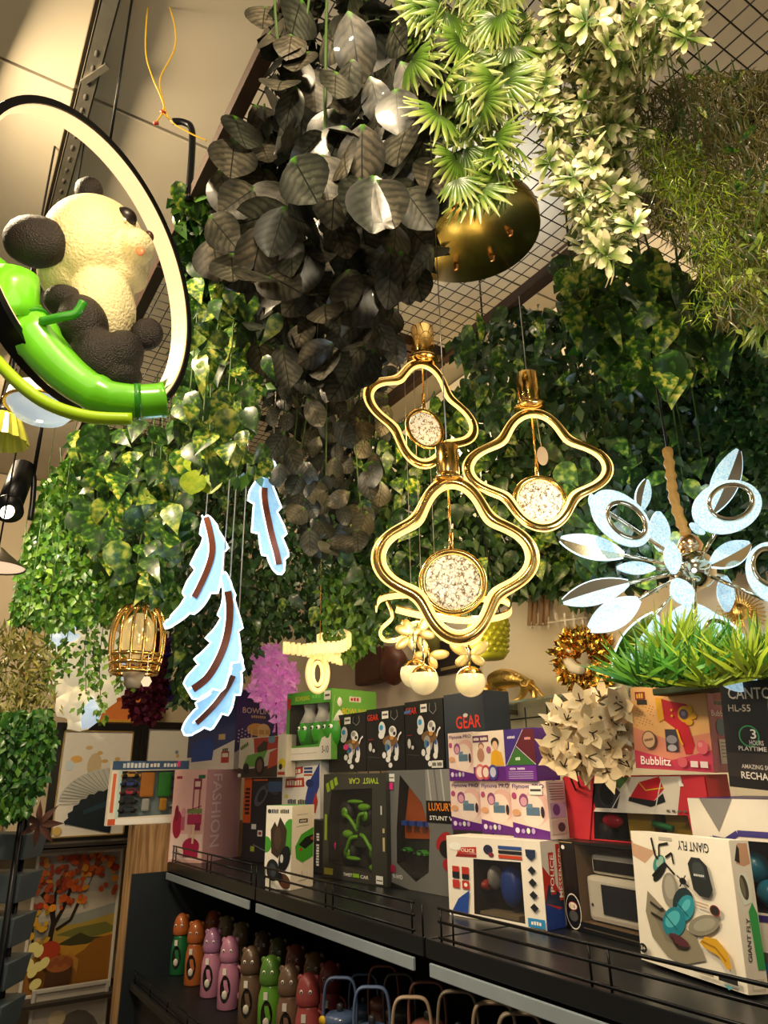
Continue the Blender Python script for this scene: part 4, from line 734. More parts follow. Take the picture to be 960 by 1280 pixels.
q = pp([(52, 402, -.14), (78, 396, -.15), (95, 392, -.15), (104, 378, -.15)])
MB().tube(smooth_path(q, 5), .009, BAMBD, 10).build('bamboo_twig', t)
q = pp([(20, 400, -.15), (45, 445, -.14), (75, 478, -.13), (108, 500, -.12), (150, 514, -.10)])
q = pp([(196, 490, -.06), (204, 478, -.06), (202, 508, -.06), (207, 500, -.06)])
b = MB()
for k in range(7):
    a0 = atd(188, 498, PD - .06); tip = atd(210 + 7 * math.sin(k * 2.1), 472 + k * 6.5, PD - .06 - .015 * math.cos(k * 1.7)); d = tip - a0; sd = UP.cross(d).normalized() * .012 + UP * .006
    b.add([a0, a0 + d * .6 + sd, tip, a0 + d * .6 - sd], [(0, 1, 2, 3)], mat('#b9cf6a', .4, 0, .3, 30)); 
b.build('leaf_frill', t, label='pale frilled bamboo end')
t_under = smooth_path(pp([(-14, 440, -.15), (22, 478, -.15), (60, 505, -.14), (110, 521, -.13), (165, 524, -.11)]), 5)
MB().tube(t_under, .012, mat('#a8d61e', .35, 0, .2, 12), 12).build('bamboo_leaf', t)
# --- crystal bowl and green shade behind the panda
t = thing('crystal_bowl_lamp', 'clear crystal bowl lamp with gold rim half hidden behind the panda lamp', 'lamp', atd(50, 505, 1.9))
M = Matrix.Translation(atd(52, 512, 1.9)); k = mpp(50, 505, 1.9)
MB().lathe([(4 * k, -16 * k), (30 * k, -10 * k), (42 * k, 6 * k), (40 * k, 22 * k)], mat((.85, .95, 1), .15, 0, 0, emit=.35, ecol=(.75, .92, 1)), 28, M, cap=False).build('glass_bowl', t)
MB().tube([M @ Vector((42.5 * k * math.cos(a), 42.5 * k * math.sin(a), 4 * k)) for a in [i * PI / 20 for i in range(40)]], .005, GOLDB, 8, closed=True).build('gold_rim', t)
MB().tube([atd(52, 490, 1.9), Vector((*atd(52, 490, 1.9).xy, CEILZ + .01))], .003, BLACKM, 6).build('cable', t)
t = thing('ribbed_shade', 'pale green ribbed glass lamp shade at the left frame edge', 'lamp', atd(5, 530, 2.0)); M = Matrix.Translation(atd(0, 545, 2.0)); k = mpp(5, 530, 2.0)
b = MB(); seg = 32
for i in range(6):
    pass
vs = []; fs = []
prof = [(12, 30), (20, 24), (27, 8), (33, -8)]
for r, z in prof:
    for q in range(seg): rr = r * (1 + .05 * (1 if q % 2 else -1)); vs.append(M @ Vector((rr * k * math.cos(2 * PI * q / seg), rr * k * math.sin(2 * PI * q / seg), z * k)))
for i in range(3):
    for q in range(seg): fs.append((i * seg + q, i * seg + (q + 1) % seg, (i + 1) * seg + (q + 1) % seg, (i + 1) * seg + q))
b.add(vs, fs, mat('#a9a83a', .35, 0, .15, emit=.12)); b.build('glass_shade', t)
MB().tube([M @ Vector((0, 0, 30 * k)), Vector((M.translation.x, M.translation.y, CEILZ + .01))], .004, BLACKM, 8).build('cable', t)
MB().lathe([(9 * k, 28 * k), (9 * k, 40 * k)], BLACKM, 16, M).build('shade_cap', t)
# --- spotlight and dish lamp at the left
t = thing('track_spotlight', 'lit black spotlight with bracket at the left frame edge', 'spotlight', atd(18, 620, 3.2)); d = 3.2
MB().tube([atd(30, 585, d), atd(12, 632, d - .12)], .055, BLACKM, 18).build('spot_body', t)
MB().tube([atd(14, 628, d - .10), atd(9, 637, d - .14)], [.05, .072], BLACKM, 20).build('spot_rim', t)
pell(MB(), 9, 640, d - .15, 9, 9, 3, mat((1, .9, .7), .4, 0, 0, emit=9, ecol=(1, .86, .6))).build('bulb_face', t)
MB().tube(smooth_path([atd(26, 592, d), atd(34, 588, d), atd(42, 595, d), atd(41, 625, d), atd(38, 650, d)], 4), .013, BLACKM, 8).build('bracket', t)
MB().tube([atd(41, 600, d), Vector((*atd(41, 600, d).xy, CEILZ + .01))], .01, BLACKM, 8).build('stem', t)
lamp('spot_light', 'SPOT', atd(8, 642, d - .2), 14, (1, .82, .55), .05, aim=atd(140, 800, 4.2), spot=95, parent=t)
t = thing('dish_lamp', 'dark dish pendant lamp with glowing cream underside at the left edge', 'lamp', atd(0, 705, 3.0)); M = Matrix.Translation(atd(-6, 710, 3.0)); k = mpp(0, 700, 3.0)
MB().lathe([(5 * k, 26 * k), (14 * k, 18 * k), (34 * k, 2 * k), (35 * k, 0)], mat('#4a4236', .4, .5), 28, M, cap=False).build('dish', t)
MB().lathe([(33 * k, 1.5 * k), (33.5 * k, 2.2 * k)], mat('#e8c8a0', .5, 0, 0, emit=.75, ecol=(1, .72, .48)), 28, M).build('diffuser', t)
MB().tube([M @ Vector((0, 0, 25 * k)), Vector((M.translation.x, M.translation.y, CEILZ + .01))], .004, BLACKM, 8).build('cable', t)
# --- glowing feathers
FEA = mat((.30, .55, .80), .25, 0, .25, 60, emit=.32, ecol=(.28, .60, 1.0)); COPPER = mat('#6b3a28', .3, .7, .3, 60)
LEDF = mat((.8, .95, 1), .4, 0, 0, emit=2.0, ecol=(.72, .90, 1))
def feather(name, label, mid, wl, wr, d, notch, cord, rib=(.06, .9), turn=0.):
    c = atd(*mid[0], d); t = thing(name, label, 'lamp', c, 0, 'hanging glowing feathers')
    nrm = (-FWD * math.cos(turn) + RGT * math.sin(turn)); s = mpp(*mid[0], d)
    P2 = smooth_path([Vector((x, y, 0)) for x, y in mid], 10); n = len(P2); L = []; Rr = []
    def prof(w, t_, ph):
        base = np.interp(t_, [i / (len(w) - 1) for i in range(len(w))], w)
        saw = ((t_ * notch + ph) % 1.0)
        return base * (1.10 - .42 * (1 - saw) * (1 if .12 < t_ < .92 else 0))
    for i in range(n):
        t_ = i / (n - 1); tg = P2[min(n - 1, i + 1)] - P2[max(0, i - 1)]; tg.normalize(); nn = Vector((-tg.y, tg.x, 0))
        L.append(P2[i] - nn * prof(wl, t_, 0)); Rr.append(P2[i] + nn * prof(wr, t_, .45))
    def to3(p, off=0.): return atd(p.x, p.y, d) + nrm * off + FWD * ((p.x - mid[0][0]) * s * math.tan(turn))
    out = L + Rr[::-1][1:-1]
    # drop near-duplicate points
    o2 = []
    for p in out:
        if not o2 or (p - o2[-1]).length > .4: o2.append(p)
    if (o2[0] - o2[-1]).length < .4: o2.pop()
    pts = [to3(p) for p in o2]
    MB().plate(pts, .006, FEA, nrm).build('panel', t, label='pale blue glowing acrylic panel')
    MB().tube([to3(p, .003) for p in o2], .0042 * d / 2.4, LEDF, 6, closed=True).build('light_outline', t)
    i0, i1 = int(rib[0] * n), int(rib[1] * n)
    b = MB(); hw = max(3.2, .17 * max(max(wl), max(wr)))
    a = []
    for side in (1, -1):
        rng = range(i0, i1) if side == 1 else range(i1 - 1, i0 - 1, -1)
        for i in rng:
            tg = P2[min(n - 1, i + 1)] - P2[max(0, i - 1)]; tg.normalize(); nn = Vector((-tg.y, tg.x, 0)); a.append(to3(P2[i] + nn * hw * side, .0075))
    b.plate(a, .004, COPPER, nrm); b.build('copper_rib', t, label='hammered copper rib')
    MB().tube([to3(P2[i] + Vector((-hw - 1, 0, 0)), .008) for i in range(max(0, i0 - 3), i1)], .0035 * d / 2.4, LEDF, 6).build('rib_light', t)
    for cx, cy in cord:
        top = to3(Vector((cx, cy, 0))); MB().tube([top, Vector((top.x, top.y, CEILZ + .01))], .0022, mat('#b9b6ae', .3, .6), 6).build('cord', t)
    lamp('feather_light', 'POINT', to3(P2[n // 2], .30), 1.0, (.55, .80, 1), .08, parent=t)
    return t
feather('feather_pendant', 'curled glowing blue feather nearest the golden cage lamp', [(258, 645), (266, 690), (250, 735), (232, 762), (206, 784)], [2, 20, 22, 10, 2], [2, 22, 20, 9, 2], 2.7, 4, [(257, 648)], (.04, .62))
feather('feather_pendant', 'upright glowing blue feather hanging highest, beside the dark leaves', [(341, 577), (331, 615), (338, 660), (347, 695), (351, 718)], [2, 17, 19, 14, 1], [2, 19, 22, 16, 2], 2.9, 5, [(341, 579)], (.22, .86))
feather('feather_pendant', 'longest glowing blue feather, hung by two cords in front', [(280, 716), (288, 760), (282, 805), (262, 845), (236, 866)], [2, 10, 22, 24, 8], [2, 12, 24, 26, 10], 2.4, 5, [(279, 720), (288, 722)], (.16, .93))
feather('feather_pendant', 'lowest glowing blue feather, its tip in front of the blue box', [(296, 815), (292, 845), (276, 873), (254, 897), (230, 917)], [3, 14, 20, 18, 2], [3, 8, 18, 18, 3], 2.5, 5, [(296, 817)], (.25, .85))
# --- gold quatrefoil pendants and their ceiling plate
pc = Vector((-1.47, 1.27, MESHZ - .055)); t = thing('ceiling_plate', 'round brass ceiling plate from which the gold pendants hang', 'ceiling plate', pc)
MB().lathe([(.245, 0), (.25, .006), (.25, .04), (.245, .046)], BRASS, 48, Matrix.Translation(pc)).build('plate', t)
for i in range(7):
    a = i * 2 * PI / 7; q = pc + Vector((.15 * math.cos(a), .15 * math.sin(a), 0))
    MB().lathe([(.004, -.02), (.008, -.018), (.008, -.004), (.011, -.003), (.011, -.0005)], mat((.8, .35, .12), .25, 1), 12, Matrix.Translation(q)).build('cord_nut', t)
CRYS = None
def crystal_mat():
    m = bpy.data.materials.new('crystal_speckle'); m.use_nodes = True; nt = m.node_tree; b = nt.nodes['Principled BSDF']
    tc = nt.nodes.new('ShaderNodeTexCoord'); v = nt.nodes.new('ShaderNodeTexVoronoi'); v.inputs['Scale'].default_value = 110; v.feature = 'DISTANCE_TO_EDGE'
    n = nt.nodes.new('ShaderNodeTexNoise'); n.inputs['Scale'].default_value = 90
    cr = nt.nodes.new('ShaderNodeValToRGB'); cr.color_ramp.elements[0].position = .42; cr.color_ramp.elements[0].color = (.16, .09, .03, 1); cr.color_ramp.elements[1].position = .74; cr.color_ramp.elements[1].color = (1, .86, .58, 1)
    nt.links.new(tc.outputs['Object'], v.inputs['Vector']); nt.links.new(tc.outputs['Object'], n.inputs['Vector'])
    ad = nt.nodes.new('ShaderNodeMath'); ad.operation = 'MULTIPLY_ADD'; ad.inputs[1].default_value = 1.1; nt.links.new(v.outputs['Distance'], ad.inputs[0]); nt.links.new(n.outputs['Fac'], ad.inputs[2])
    nt.links.new(ad.outputs[0], cr.inputs[0]); nt.links.new(cr.outputs[0], b.inputs['Base Color']); nt.links.new(cr.outputs[0], b.inputs['Emission Color']); b.inputs['Emission Strength'].default_value = .62; b.inputs['Roughness'].default_value = .2
    bp = nt.nodes.new('ShaderNodeBump'); bp.inputs['Strength'].default_value = .8; nt.links.new(v.outputs['Distance'], bp.inputs['Height']); nt.links.new(bp.outputs[0], b.inputs['Normal'])
    return m
CRYS = crystal_mat()
def quatrefoil(label, cx, cy, hw, hh, d, yaw, cap, disc, dr, tagp=None, tilt=0.):
    C = atd(cx, cy, d); s = mpp(cx, cy, d); capp = atd(*cap, d)
    t = thing('quatrefoil_pendant', label, 'pendant lamp', C, 0, 'gold quatrefoil pendant lamps')
    N = (-FWD * math.cos(yaw) + RGT * math.sin(yaw)); X = (RGT * math.cos(yaw) + FWD * math.sin(yaw)); Y = UP
    xw = hw / math.cos(yaw)
    def P(r, off=0., n=120):
        o = []
        for k in range(n):
            a = 2 * PI * k / n; g = (1 + .175 * math.cos(4 * a)) / 1.175
            rad = g + r / (hw * s)
            o.append(C + X * (xw * s * rad * math.cos(a + tilt)) + Y * (hh * s * rad * math.sin(a + tilt)) + N * off)
        return o
    tr = .0155
    MB().tube(P(0), tr, GOLD, 10, closed=True, nrm=N).build('gold_frame', t)
    MB().tube(P(-tr * .95, .006), tr * .5, LEDW, 6, closed=True, nrm=N).build('inner_light_strip', t)
    MB().tube(P(tr * .95, .004), tr * .26, LEDW, 6, closed=True, nrm=N).build('outer_light_strip', t)
    b = MB().lathe([(14 * s, -22 * s), (15 * s, -20 * s), (15 * s, 20 * s), (13 * s, 22 * s), (3 * s, 23 * s)], GOLD, 24, Matrix.Translation(capp)); b.build('socket', t)
    MB().lathe([(20 * s, -30 * s), (21 * s, -27 * s), (16 * s, -23 * s)], GOLD, 24, Matrix.Translation(capp)).build('collar', t)
    MB().tube([capp + UP * 22 * s, Vector((capp.x, capp.y, MESHZ - .056))], .0018, mat('#b9b6ae', .3, .6), 6).build('cord', t)
    dc = atd(*disc, d); top = capp - UP * 24 * s
    MB().tube([Vector((dc.x, dc.y, top.z)), dc + UP * dr * s], .0032, GOLD, 8).build('rod', t)
    MB().tube([dc + UP * (dr * s + 24 * s), dc + UP * dr * s], .0068, GOLD, 12).build('rod_joint', t)
    Mx = Matrix.Translation(dc) @ Matrix((X, Y, N)).transposed().to_4x4()
    MB().tube([dc + (X * math.cos(a) + Y * math.sin(a)) * dr * s for a in [i * PI / 24 for i in range(48)]], .0085, GOLD, 10, closed=True, nrm=N).build('disc_rim', t)
    MB().lathe([(dr * s * .86, -.008), (dr * s * .86, .006), (dr * s * .7, .010), (.001, .012)], CRYS, 32, Mx).build('crystal_disc', t)
    if tagp:
        q = atd(*tagp, d - .01); ow = MB(); ow.plate([q + (RGT * 7 * math.cos(a) + UP * 13 * math.sin(a)) * s for a in [i * PI / 10 for i in range(20)]], .0015, mat('#d9b58a', .6), -FWD); ow.build('price_tag', t, label='oval cream price tag')
        MB().tube([q + UP * 13 * s, top + RGT * 6 * s], .001, mat('#d9b58a', .6), 5).build('tag_string', t)
    lamp('pendant_light', 'POINT', C - N * .2, 6.0, (1, .72, .34), .10, parent=t)
    return t
quatrefoil('smaller gold quatrefoil pendant hanging at back left of the three', 528, 516, 68, 72, 2.55, R(28), (528, 428), (531, 536), 25, tilt=-.10)
quatrefoil('gold quatrefoil pendant at right with an oval paper tag', 672, 586, 88, 78, 2.25, R(0), (660, 486), (675, 626), 31, (678, 570))
quatrefoil('largest gold quatrefoil pendant hanging lowest in front', 569, 697, 97, 102, 1.9, R(0), (559, 576), (566, 727), 39)
# --- ribbon chandelier with butterflies and globes
t = thing('ribbon_chandelier', 'swirling light ribbon chandelier with butterflies and glass globes behind the largest pendant', 'lamp', atd(555, 790, 2.6)); d = 2.6
rib = [(480, 770, 0), (470, 752, .06), (498, 742, .10), (520, 752, .06), (506, 768, 0), (500, 790, -.02), (484, 800, -.03), (473, 790, -.03), (490, 770, 0), (520, 760, .02), (560, 772, .0), (600, 776, -.03), (632, 768, .03), (630, 756, .10), (610, 756, .14)]
def ribbon(pts, hgt, th, m, mg, t):
    P = smooth_path([atd(x, y, d + e) for x, y, e in pts], 8)
    MB().tube(P, 1.0, m, 4, flat=(hgt, th), nrm=UP).build('light_ribbon', t); MB().tube([p + UP * hgt * .9 for p in P], 1.0, mg, 4, flat=(.004, th * 1.3), nrm=UP).build('gold_edge', t)
ribbon([(470, 762, -.02), (478, 748, .10), (520, 744, .20), (580, 748, .2), (632, 752, .1), (634, 768, -.02), (590, 776, -.1), (530, 770, -.1), (495, 762, -.08)], .016, .003, LEDW, GOLD, t)
ribbon([(484, 752, -.1), (490, 772, -.1), (476, 788, -.1), (480, 800, -.1), (498, 800, -.1), (514, 786, -.08), (502, 778, -.06)], .008, .003, LEDW, GOLD, t)
ribbon([(500, 790, -.08), (520, 780, -.08), (552, 786, -.08), (580, 806, -.08), (600, 796, -.08), (605, 770, -.06)], .008, .003, LEDW, GOLD, t)
def butterfly(px, py, sc, rot):
    p = atd(px, py, d - .1); s = mpp(px, py, d - .1) * sc; b = MB()
    for sx in (-1, 1):
        for (ox, oy, wx, wy, ro) in ((13, 7, 14, 7, 35), (10, -7, 10, 6, -35)):
            c, q = math.cos(R(rot)), math.sin(R(rot)); X = RGT * c + UP * q; Y = UP * c - RGT * q
            cc, qq = math.cos(R(ro * sx)), math.sin(R(ro * sx)); a = (X * cc + Y * qq) * wx * s; bb = (Y * cc - X * qq) * wy * s
            b.ell(p + X * ox * sx * s + Y * oy * s, (a, FWD * .003, bb), mat((.8, .58, .2), .25, .6, .3, 200, emit=.08, ecol=(1, .7, .25)), 14, 8)
    b.tube([p - UP * 12 * s, p + UP * 12 * s], .003, GOLD, 6); o = b.build('butterfly', t); return o
butterfly(522, 790, 1.0, 20); butterfly(536, 818, .9, -30); butterfly(587, 818, 1.0, 0); butterfly(512, 796, .8, 70)
GLB = mat((1, .82, .5), .1, 0, .2, 60, emit=.38, ecol=(1, .70, .30), coat=.5)
for (x, y, r, e) in ((518, 842, 18, 0), (530, 850, 18, -.06), (588, 852, 19, 0)):
    c = atd(x, y, d - .1 + e); s = mpp(x, y, d - .1); M = Matrix.Translation(c)
    pr = [(r * s * math.sin(a), r * s * math.cos(a)) for a in [i * PI / 14 for i in range(15)]]
    g = MB().lathe(pr[5:], GLB, 20, M, cap=False).build('glass_globe', t); MB().lathe(pr[:6], GOLD, 20, M, cap=False).build('gold_cap', g)
    MB().tube([c + UP * r * s, c + UP * (r * s + .09)], .0045, CHROME, 8).build('globe_stem', t)
for x, y in ((514, 744), (527, 744), (545, 744)):
    q = atd(x, y, d + .15); MB().tube([q, Vector((q.x, q.y, CEILZ + .01))], .0012, mat('#b9b6ae', .3, .6), 5).build('cord', t)
lamp('ribbon_light', 'POINT', atd(555, 800, d + .3), 7, (1, .75, .4), .1, parent=t)
# --- crystal ribbon lamp on the far left
t = thing('crystal_ribbon_lamp', 'small warm crystal ribbon lamp above the green bowling box', 'lamp', atd(400, 825, 3.2)); d = 3.2
LEDC = mat((1, .82, .45), .3, 0, .35, 90, emit=.5, ecol=(1, .60, .18))
def crystals(pts, hgt, name):
    P = smooth_path([atd(x, y, d + e) for x, y, e in pts], 8); MB().tube(P, 1.0, LEDC, 4, flat=(hgt, .006), nrm=UP).build(name, t)
    b = MB()
    for i, p in enumerate(P):
        if i % 2 == 0: b.box((-.006, -.006, -hgt * .9), (.006, .006, hgt * .95), LEDC, Matrix.Translation(p) @ Matrix.Rotation(.5, 4, 'Z'))
    o = b.build('crystal_pieces', t); o['kind'] = 'stuff'
crystals([(398, 800, .12), (412, 795, .10), (430, 794, .02), (437, 800, -.08), (428, 808, -.14), (405, 810, -.12), (385, 812, -.06)], .028, 'upper_ribbon')
crystals([(356, 810, 0), (380, 813, -.03), (404, 818, -.04), (426, 824, -.02)], .030, 'lower_ribbon')
b = MB()
for k, (hw, hh) in enumerate(((12, 22), (6, 14))):
    P = [atd(397 + hw * math.cos(a), 842 - hh * math.sin(a), d - .02) for a in [i * PI / 20 for i in range(40)]]
    MB().tube(P, .013 if k == 0 else .008, LEDC if k == 0 else LEDW, 8, closed=True).build('hanging_loop', t)
q = atd(400, 800, d); MB().tube([q, Vector((q.x, q.y, CEILZ + .01))], .002, GOLD, 6).build('cord', t)
lamp('crystal_light', 'POINT', atd(398, 825, d - .35), 1.2, (1, .75, .4), .08, parent=t)
# --- petal chandelier on the right
d = 1.75; CC = (868, 712)
t = thing('petal_chandelier', 'chrome chandelier of sparkling ice-blue crystal petals at the right', 'lamp', atd(*CC, d))
def ice_mat():
    m = bpy.data.materials.new('ice_sparkle'); m.use_nodes = True; nt = m.node_tree; b = nt.nodes['Principled BSDF']
    tc = nt.nodes.new('ShaderNodeTexCoord'); v = nt.nodes.new('ShaderNodeTexVoronoi'); v.inputs['Scale'].default_value = 260
    cr = nt.nodes.new('ShaderNodeValToRGB'); cr.color_ramp.elements[0].position = .1; cr.color_ramp.elements[0].color = (.72, .90, 1, 1); cr.color_ramp.elements[1].position = .8; cr.color_ramp.elements[1].color = (.30, .55, .72, 1)
    nt.links.new(tc.outputs['Object'], v.inputs['Vector']); nt.links.new(v.outputs['Distance'], cr.inputs[0]); nt.links.new(cr.outputs[0], b.inputs['Base Color']); nt.links.new(cr.outputs[0], b.inputs['Emission Color'])
    b.inputs['Emission Strength'].default_value = .55; b.inputs['Roughness'].default_value = .25; return m
ICE = ice_mat()
def off(px, py): r = math.hypot(px - CC[0], py - CC[1]) / 185.0; return d - .16 * math.sqrt(max(0, 1 - min(1, r) ** 2))
hub = atd(*CC, d); s0 = mpp(*CC, d)
MB().ell(hub, (RGT * 26 * s0, FWD * 26 * s0, UP * 26 * s0), CHROME, 28, 18).build('chrome_ball', t)
MB().lathe([(10 * s0, 20 * s0), (16 * s0, 30 * s0), (11 * s0, 42 * s0), (5 * s0, 46 * s0)], mat((.7, .45, .25), .2, 1), 20, Matrix.Translation(hub)).build('top_cup', t)
q = [hub + UP * 40 * s0, atd(852, 655, d), atd(842, 620, d), atd(838, 590, d), atd(834, 560, d)]
P = smooth_path(q, 6); MB().tube([P[-1], Vector((P[-1].x, P[-1].y, CEILZ + .01))], .003, BLACKM, 6).build('cord', t)
MB().tube(P, [.013 + .003 * math.sin(i * 2.3) for i in range(len(P))], mat('#b08a4a', .6, 0, .3, 40, bump=.5), 10).build('cord_sleeve', t, label='crumpled tan cord sleeve')
def arm(bx, by, dd): MB().tube([hub + (atd(bx, by, dd) - hub).normalized() * .03, atd(bx, by, dd)], .0045, CHROME, 8).build('arm', t)
def blade(bx, by, tx, ty, w, gold=1, dd=None, arms=True):
    d0 = dd if dd else (d + off(bx, by)) / 2; d1 = dd if dd else off(tx, ty) + .05
    A0, B0 = atd(bx, by, d0), atd(tx, ty, d1); ax = B0 - A0; L = ax.length; ax.normalize(); N = -FWD; S = ax.cross(N).normalized(); N = S.cross(ax).normalized(); s = mpp(tx, ty, d1)
    if N.dot(FWD) > 0: N = -N
    def outl(k0, k1, sc=1.):
        o = []
        n = 16
        for i in range(n + 1):
            u = i / n; o.append(A0 + ax * L * u + S * w * s * sc * k0 * math.sin(PI * min(1, (u * .92 + .04))) ** .75 * .5)
        for i in range(n, -1, -1):
            u = i / n; o.append(A0 + ax * L * u + S * w * s * sc * k1 * math.sin(PI * min(1, (u * .92 + .04))) ** .75 * .5)
        return o
    if gold:
        MB().plate(outl(1, -.1), .006, ICE, N).build('crystal_petal', t)
        P = outl(-.12, -1); MB().plate([p + N * .001 for p in P], .004, CHROME, N).build('chrome_petal', t)
        n = 17; e = P[n:]; MB().tube(e, .0032, LEDB, 6).build('light_edge', t)
    else:
        MB().plate(outl(1, -1), .006, ICE, N).build('crystal_petal', t)
    if arms: arm(bx, by, d0)
def loop(cx, cy, rx_, ry_, rot, ang):
    dd = off(cx, cy); s = mpp(cx, cy, dd); c, q = math.cos(R(rot)), math.sin(R(rot)); X = (RGT * c + UP * q); Y = UP * c - RGT * q; C = atd(cx, cy, dd); n = 40
    o1 = [C + (X * rx_ * math.cos(a) + Y * ry_ * math.sin(a)) * s for a in [2 * PI * k / n for k in range(n)]]
    o2 = [C + (X * (rx_ * .62 * math.cos(a) + rx_ * .16) + Y * (ry_ * .66 * math.sin(a) + ry_ * .10)) * s for a in [2 * PI * k / n for k in range(n)]]
    b = MB(); N = -FWD * .005
    b.add(o1 + o2, [(k, (k + 1) % n, n + (k + 1) % n, n + k) for k in range(n)], ICE); b.add([p + N for p in o1 + o2], [(k, (k + 1) % n, n + (k + 1) % n, n + k) for k in range(n)], ICE)
    b.add(o1 + [p + N for p in o1], [(k, (k + 1) % n, n + (k + 1) % n, n + k) for k in range(n)], ICE); b.add(o2 + [p + N for p in o2], [(k, (k + 1) % n, n + (k + 1) % n, n + k) for k in range(n)], ICE)
    b.build('crystal_loop', t)
    MB().tube([p + N for p in o2], .0055, CHROME, 8, closed=True).build('chrome_loop', t)
    e = C + (X * math.cos(R(ang)) * rx_ * .95 + Y * math.sin(R(ang)) * ry_ * .95) * s
    MB().tube([hub + (e - hub).normalized() * .03, e], .0048, CHROME, 8).build('arm', t)
blade(780, 694, 701, 674, 30); blade(818, 711, 771, 710, 17, 0); blade(786, 729, 704, 753, -30); blade(798, 749, 736, 786, 34)
blade(820, 768, 770, 850, -40); blade(866, 757, 906, 832, -52); blade(862, 757, 842, 800, 34, 0); blade(890, 640, 922, 563, -32, 1, d + .02, False)
blade(838, 678, 842, 718, 22, 0, d - .09, False); blade(842, 724, 862, 757, 30, 0, d - .08, False); blade(936, 680, 888, 706, 30, 1)
blade(905, 720, 908, 765, 22, 0, d + .06); blade(826, 690, 822, 640, 26, 0, d + .08); blade(800, 640, 808, 600, 18, 1, d + .06, False); blade(738, 618, 745, 640, 12, 0, d + .05, False); blade(880, 668, 862, 655, 12, 0, d + .02, False)
loop(775, 648, 43, 30, -50, 200); loop(908, 634, 47, 33, 25, 225); loop(966, 716, 40, 34, 80, 160); loop(905, 815, 34, 52, 25, 110)
lamp('petal_light', 'POINT', atd(860, 740, d - .45), 2.0, (.70, .86, 1), .12, parent=t); lamp('petal_light', 'POINT', atd(800, 640, d + .25), 6.0, (.70, .86, 1), .12, parent=t)
# --- golden cage lamp at the left end
t = thing('cage_lamp', 'gold wire cage table lamp with a glass globe and hanging paper tag', 'lamp', atd(172, 845, 3.2)); d = 3.2; c = atd(172, 800, d); s = mpp(172, 800, d)
pr = [(12, 44), (24, 36), (31, 16), (32, -10), (29, -30), (27, -40)]
for k in range(14):
    a = 2 * PI * k / 14; MB().tube(smooth_path([c + Vector((r * s * math.cos(a), r * s * math.sin(a), z * s)) for r, z in pr], 3), .007, GOLD, 6).build('cage_wire', t)
for r, z in ((27, -40), (29, -30), (30, -20)):
    MB().tube([c + Vector((r * s * math.cos(a), r * s * math.sin(a), z * s)) for a in [i * PI / 14 for i in range(28)]], .010, GOLD, 6, closed=True).build('cage_ring', t)
MB().ell(c + UP * 4 * s, (RGT * 21 * s, FWD * 21 * s, UP * 30 * s), mat((1, .75, .25), .08, .7, .2, 20, emit=.35, ecol=(1, .72, .3)), 20, 14).build('globe', t)
MB().tube([c - UP * 40 * s, c - UP * 58 * s], [.05, .03], mat('#c9bda6', .6), 16).build('lamp_foot', t)
q = atd(183, 852, d - .15); MB().plate([q + (RGT * math.cos(a) + UP * math.sin(a)) * 6.5 * s for a in [i * PI / 3 for i in range(6)]], .002, mat('#e8e0d2', .6), -FWD).build('price_tag', t, label='small white hexagonal tag')
MB().tube([q + UP * 6 * s, atd(186, 818, d - .15)], .0015, mat('#e8e0d2', .6), 5).build('tag_string', t)
q = c + UP * 44 * s; MB().tube([q, Vector((q.x, q.y, MESHZ))], .003, BLACKM, 6).build('cord', t)
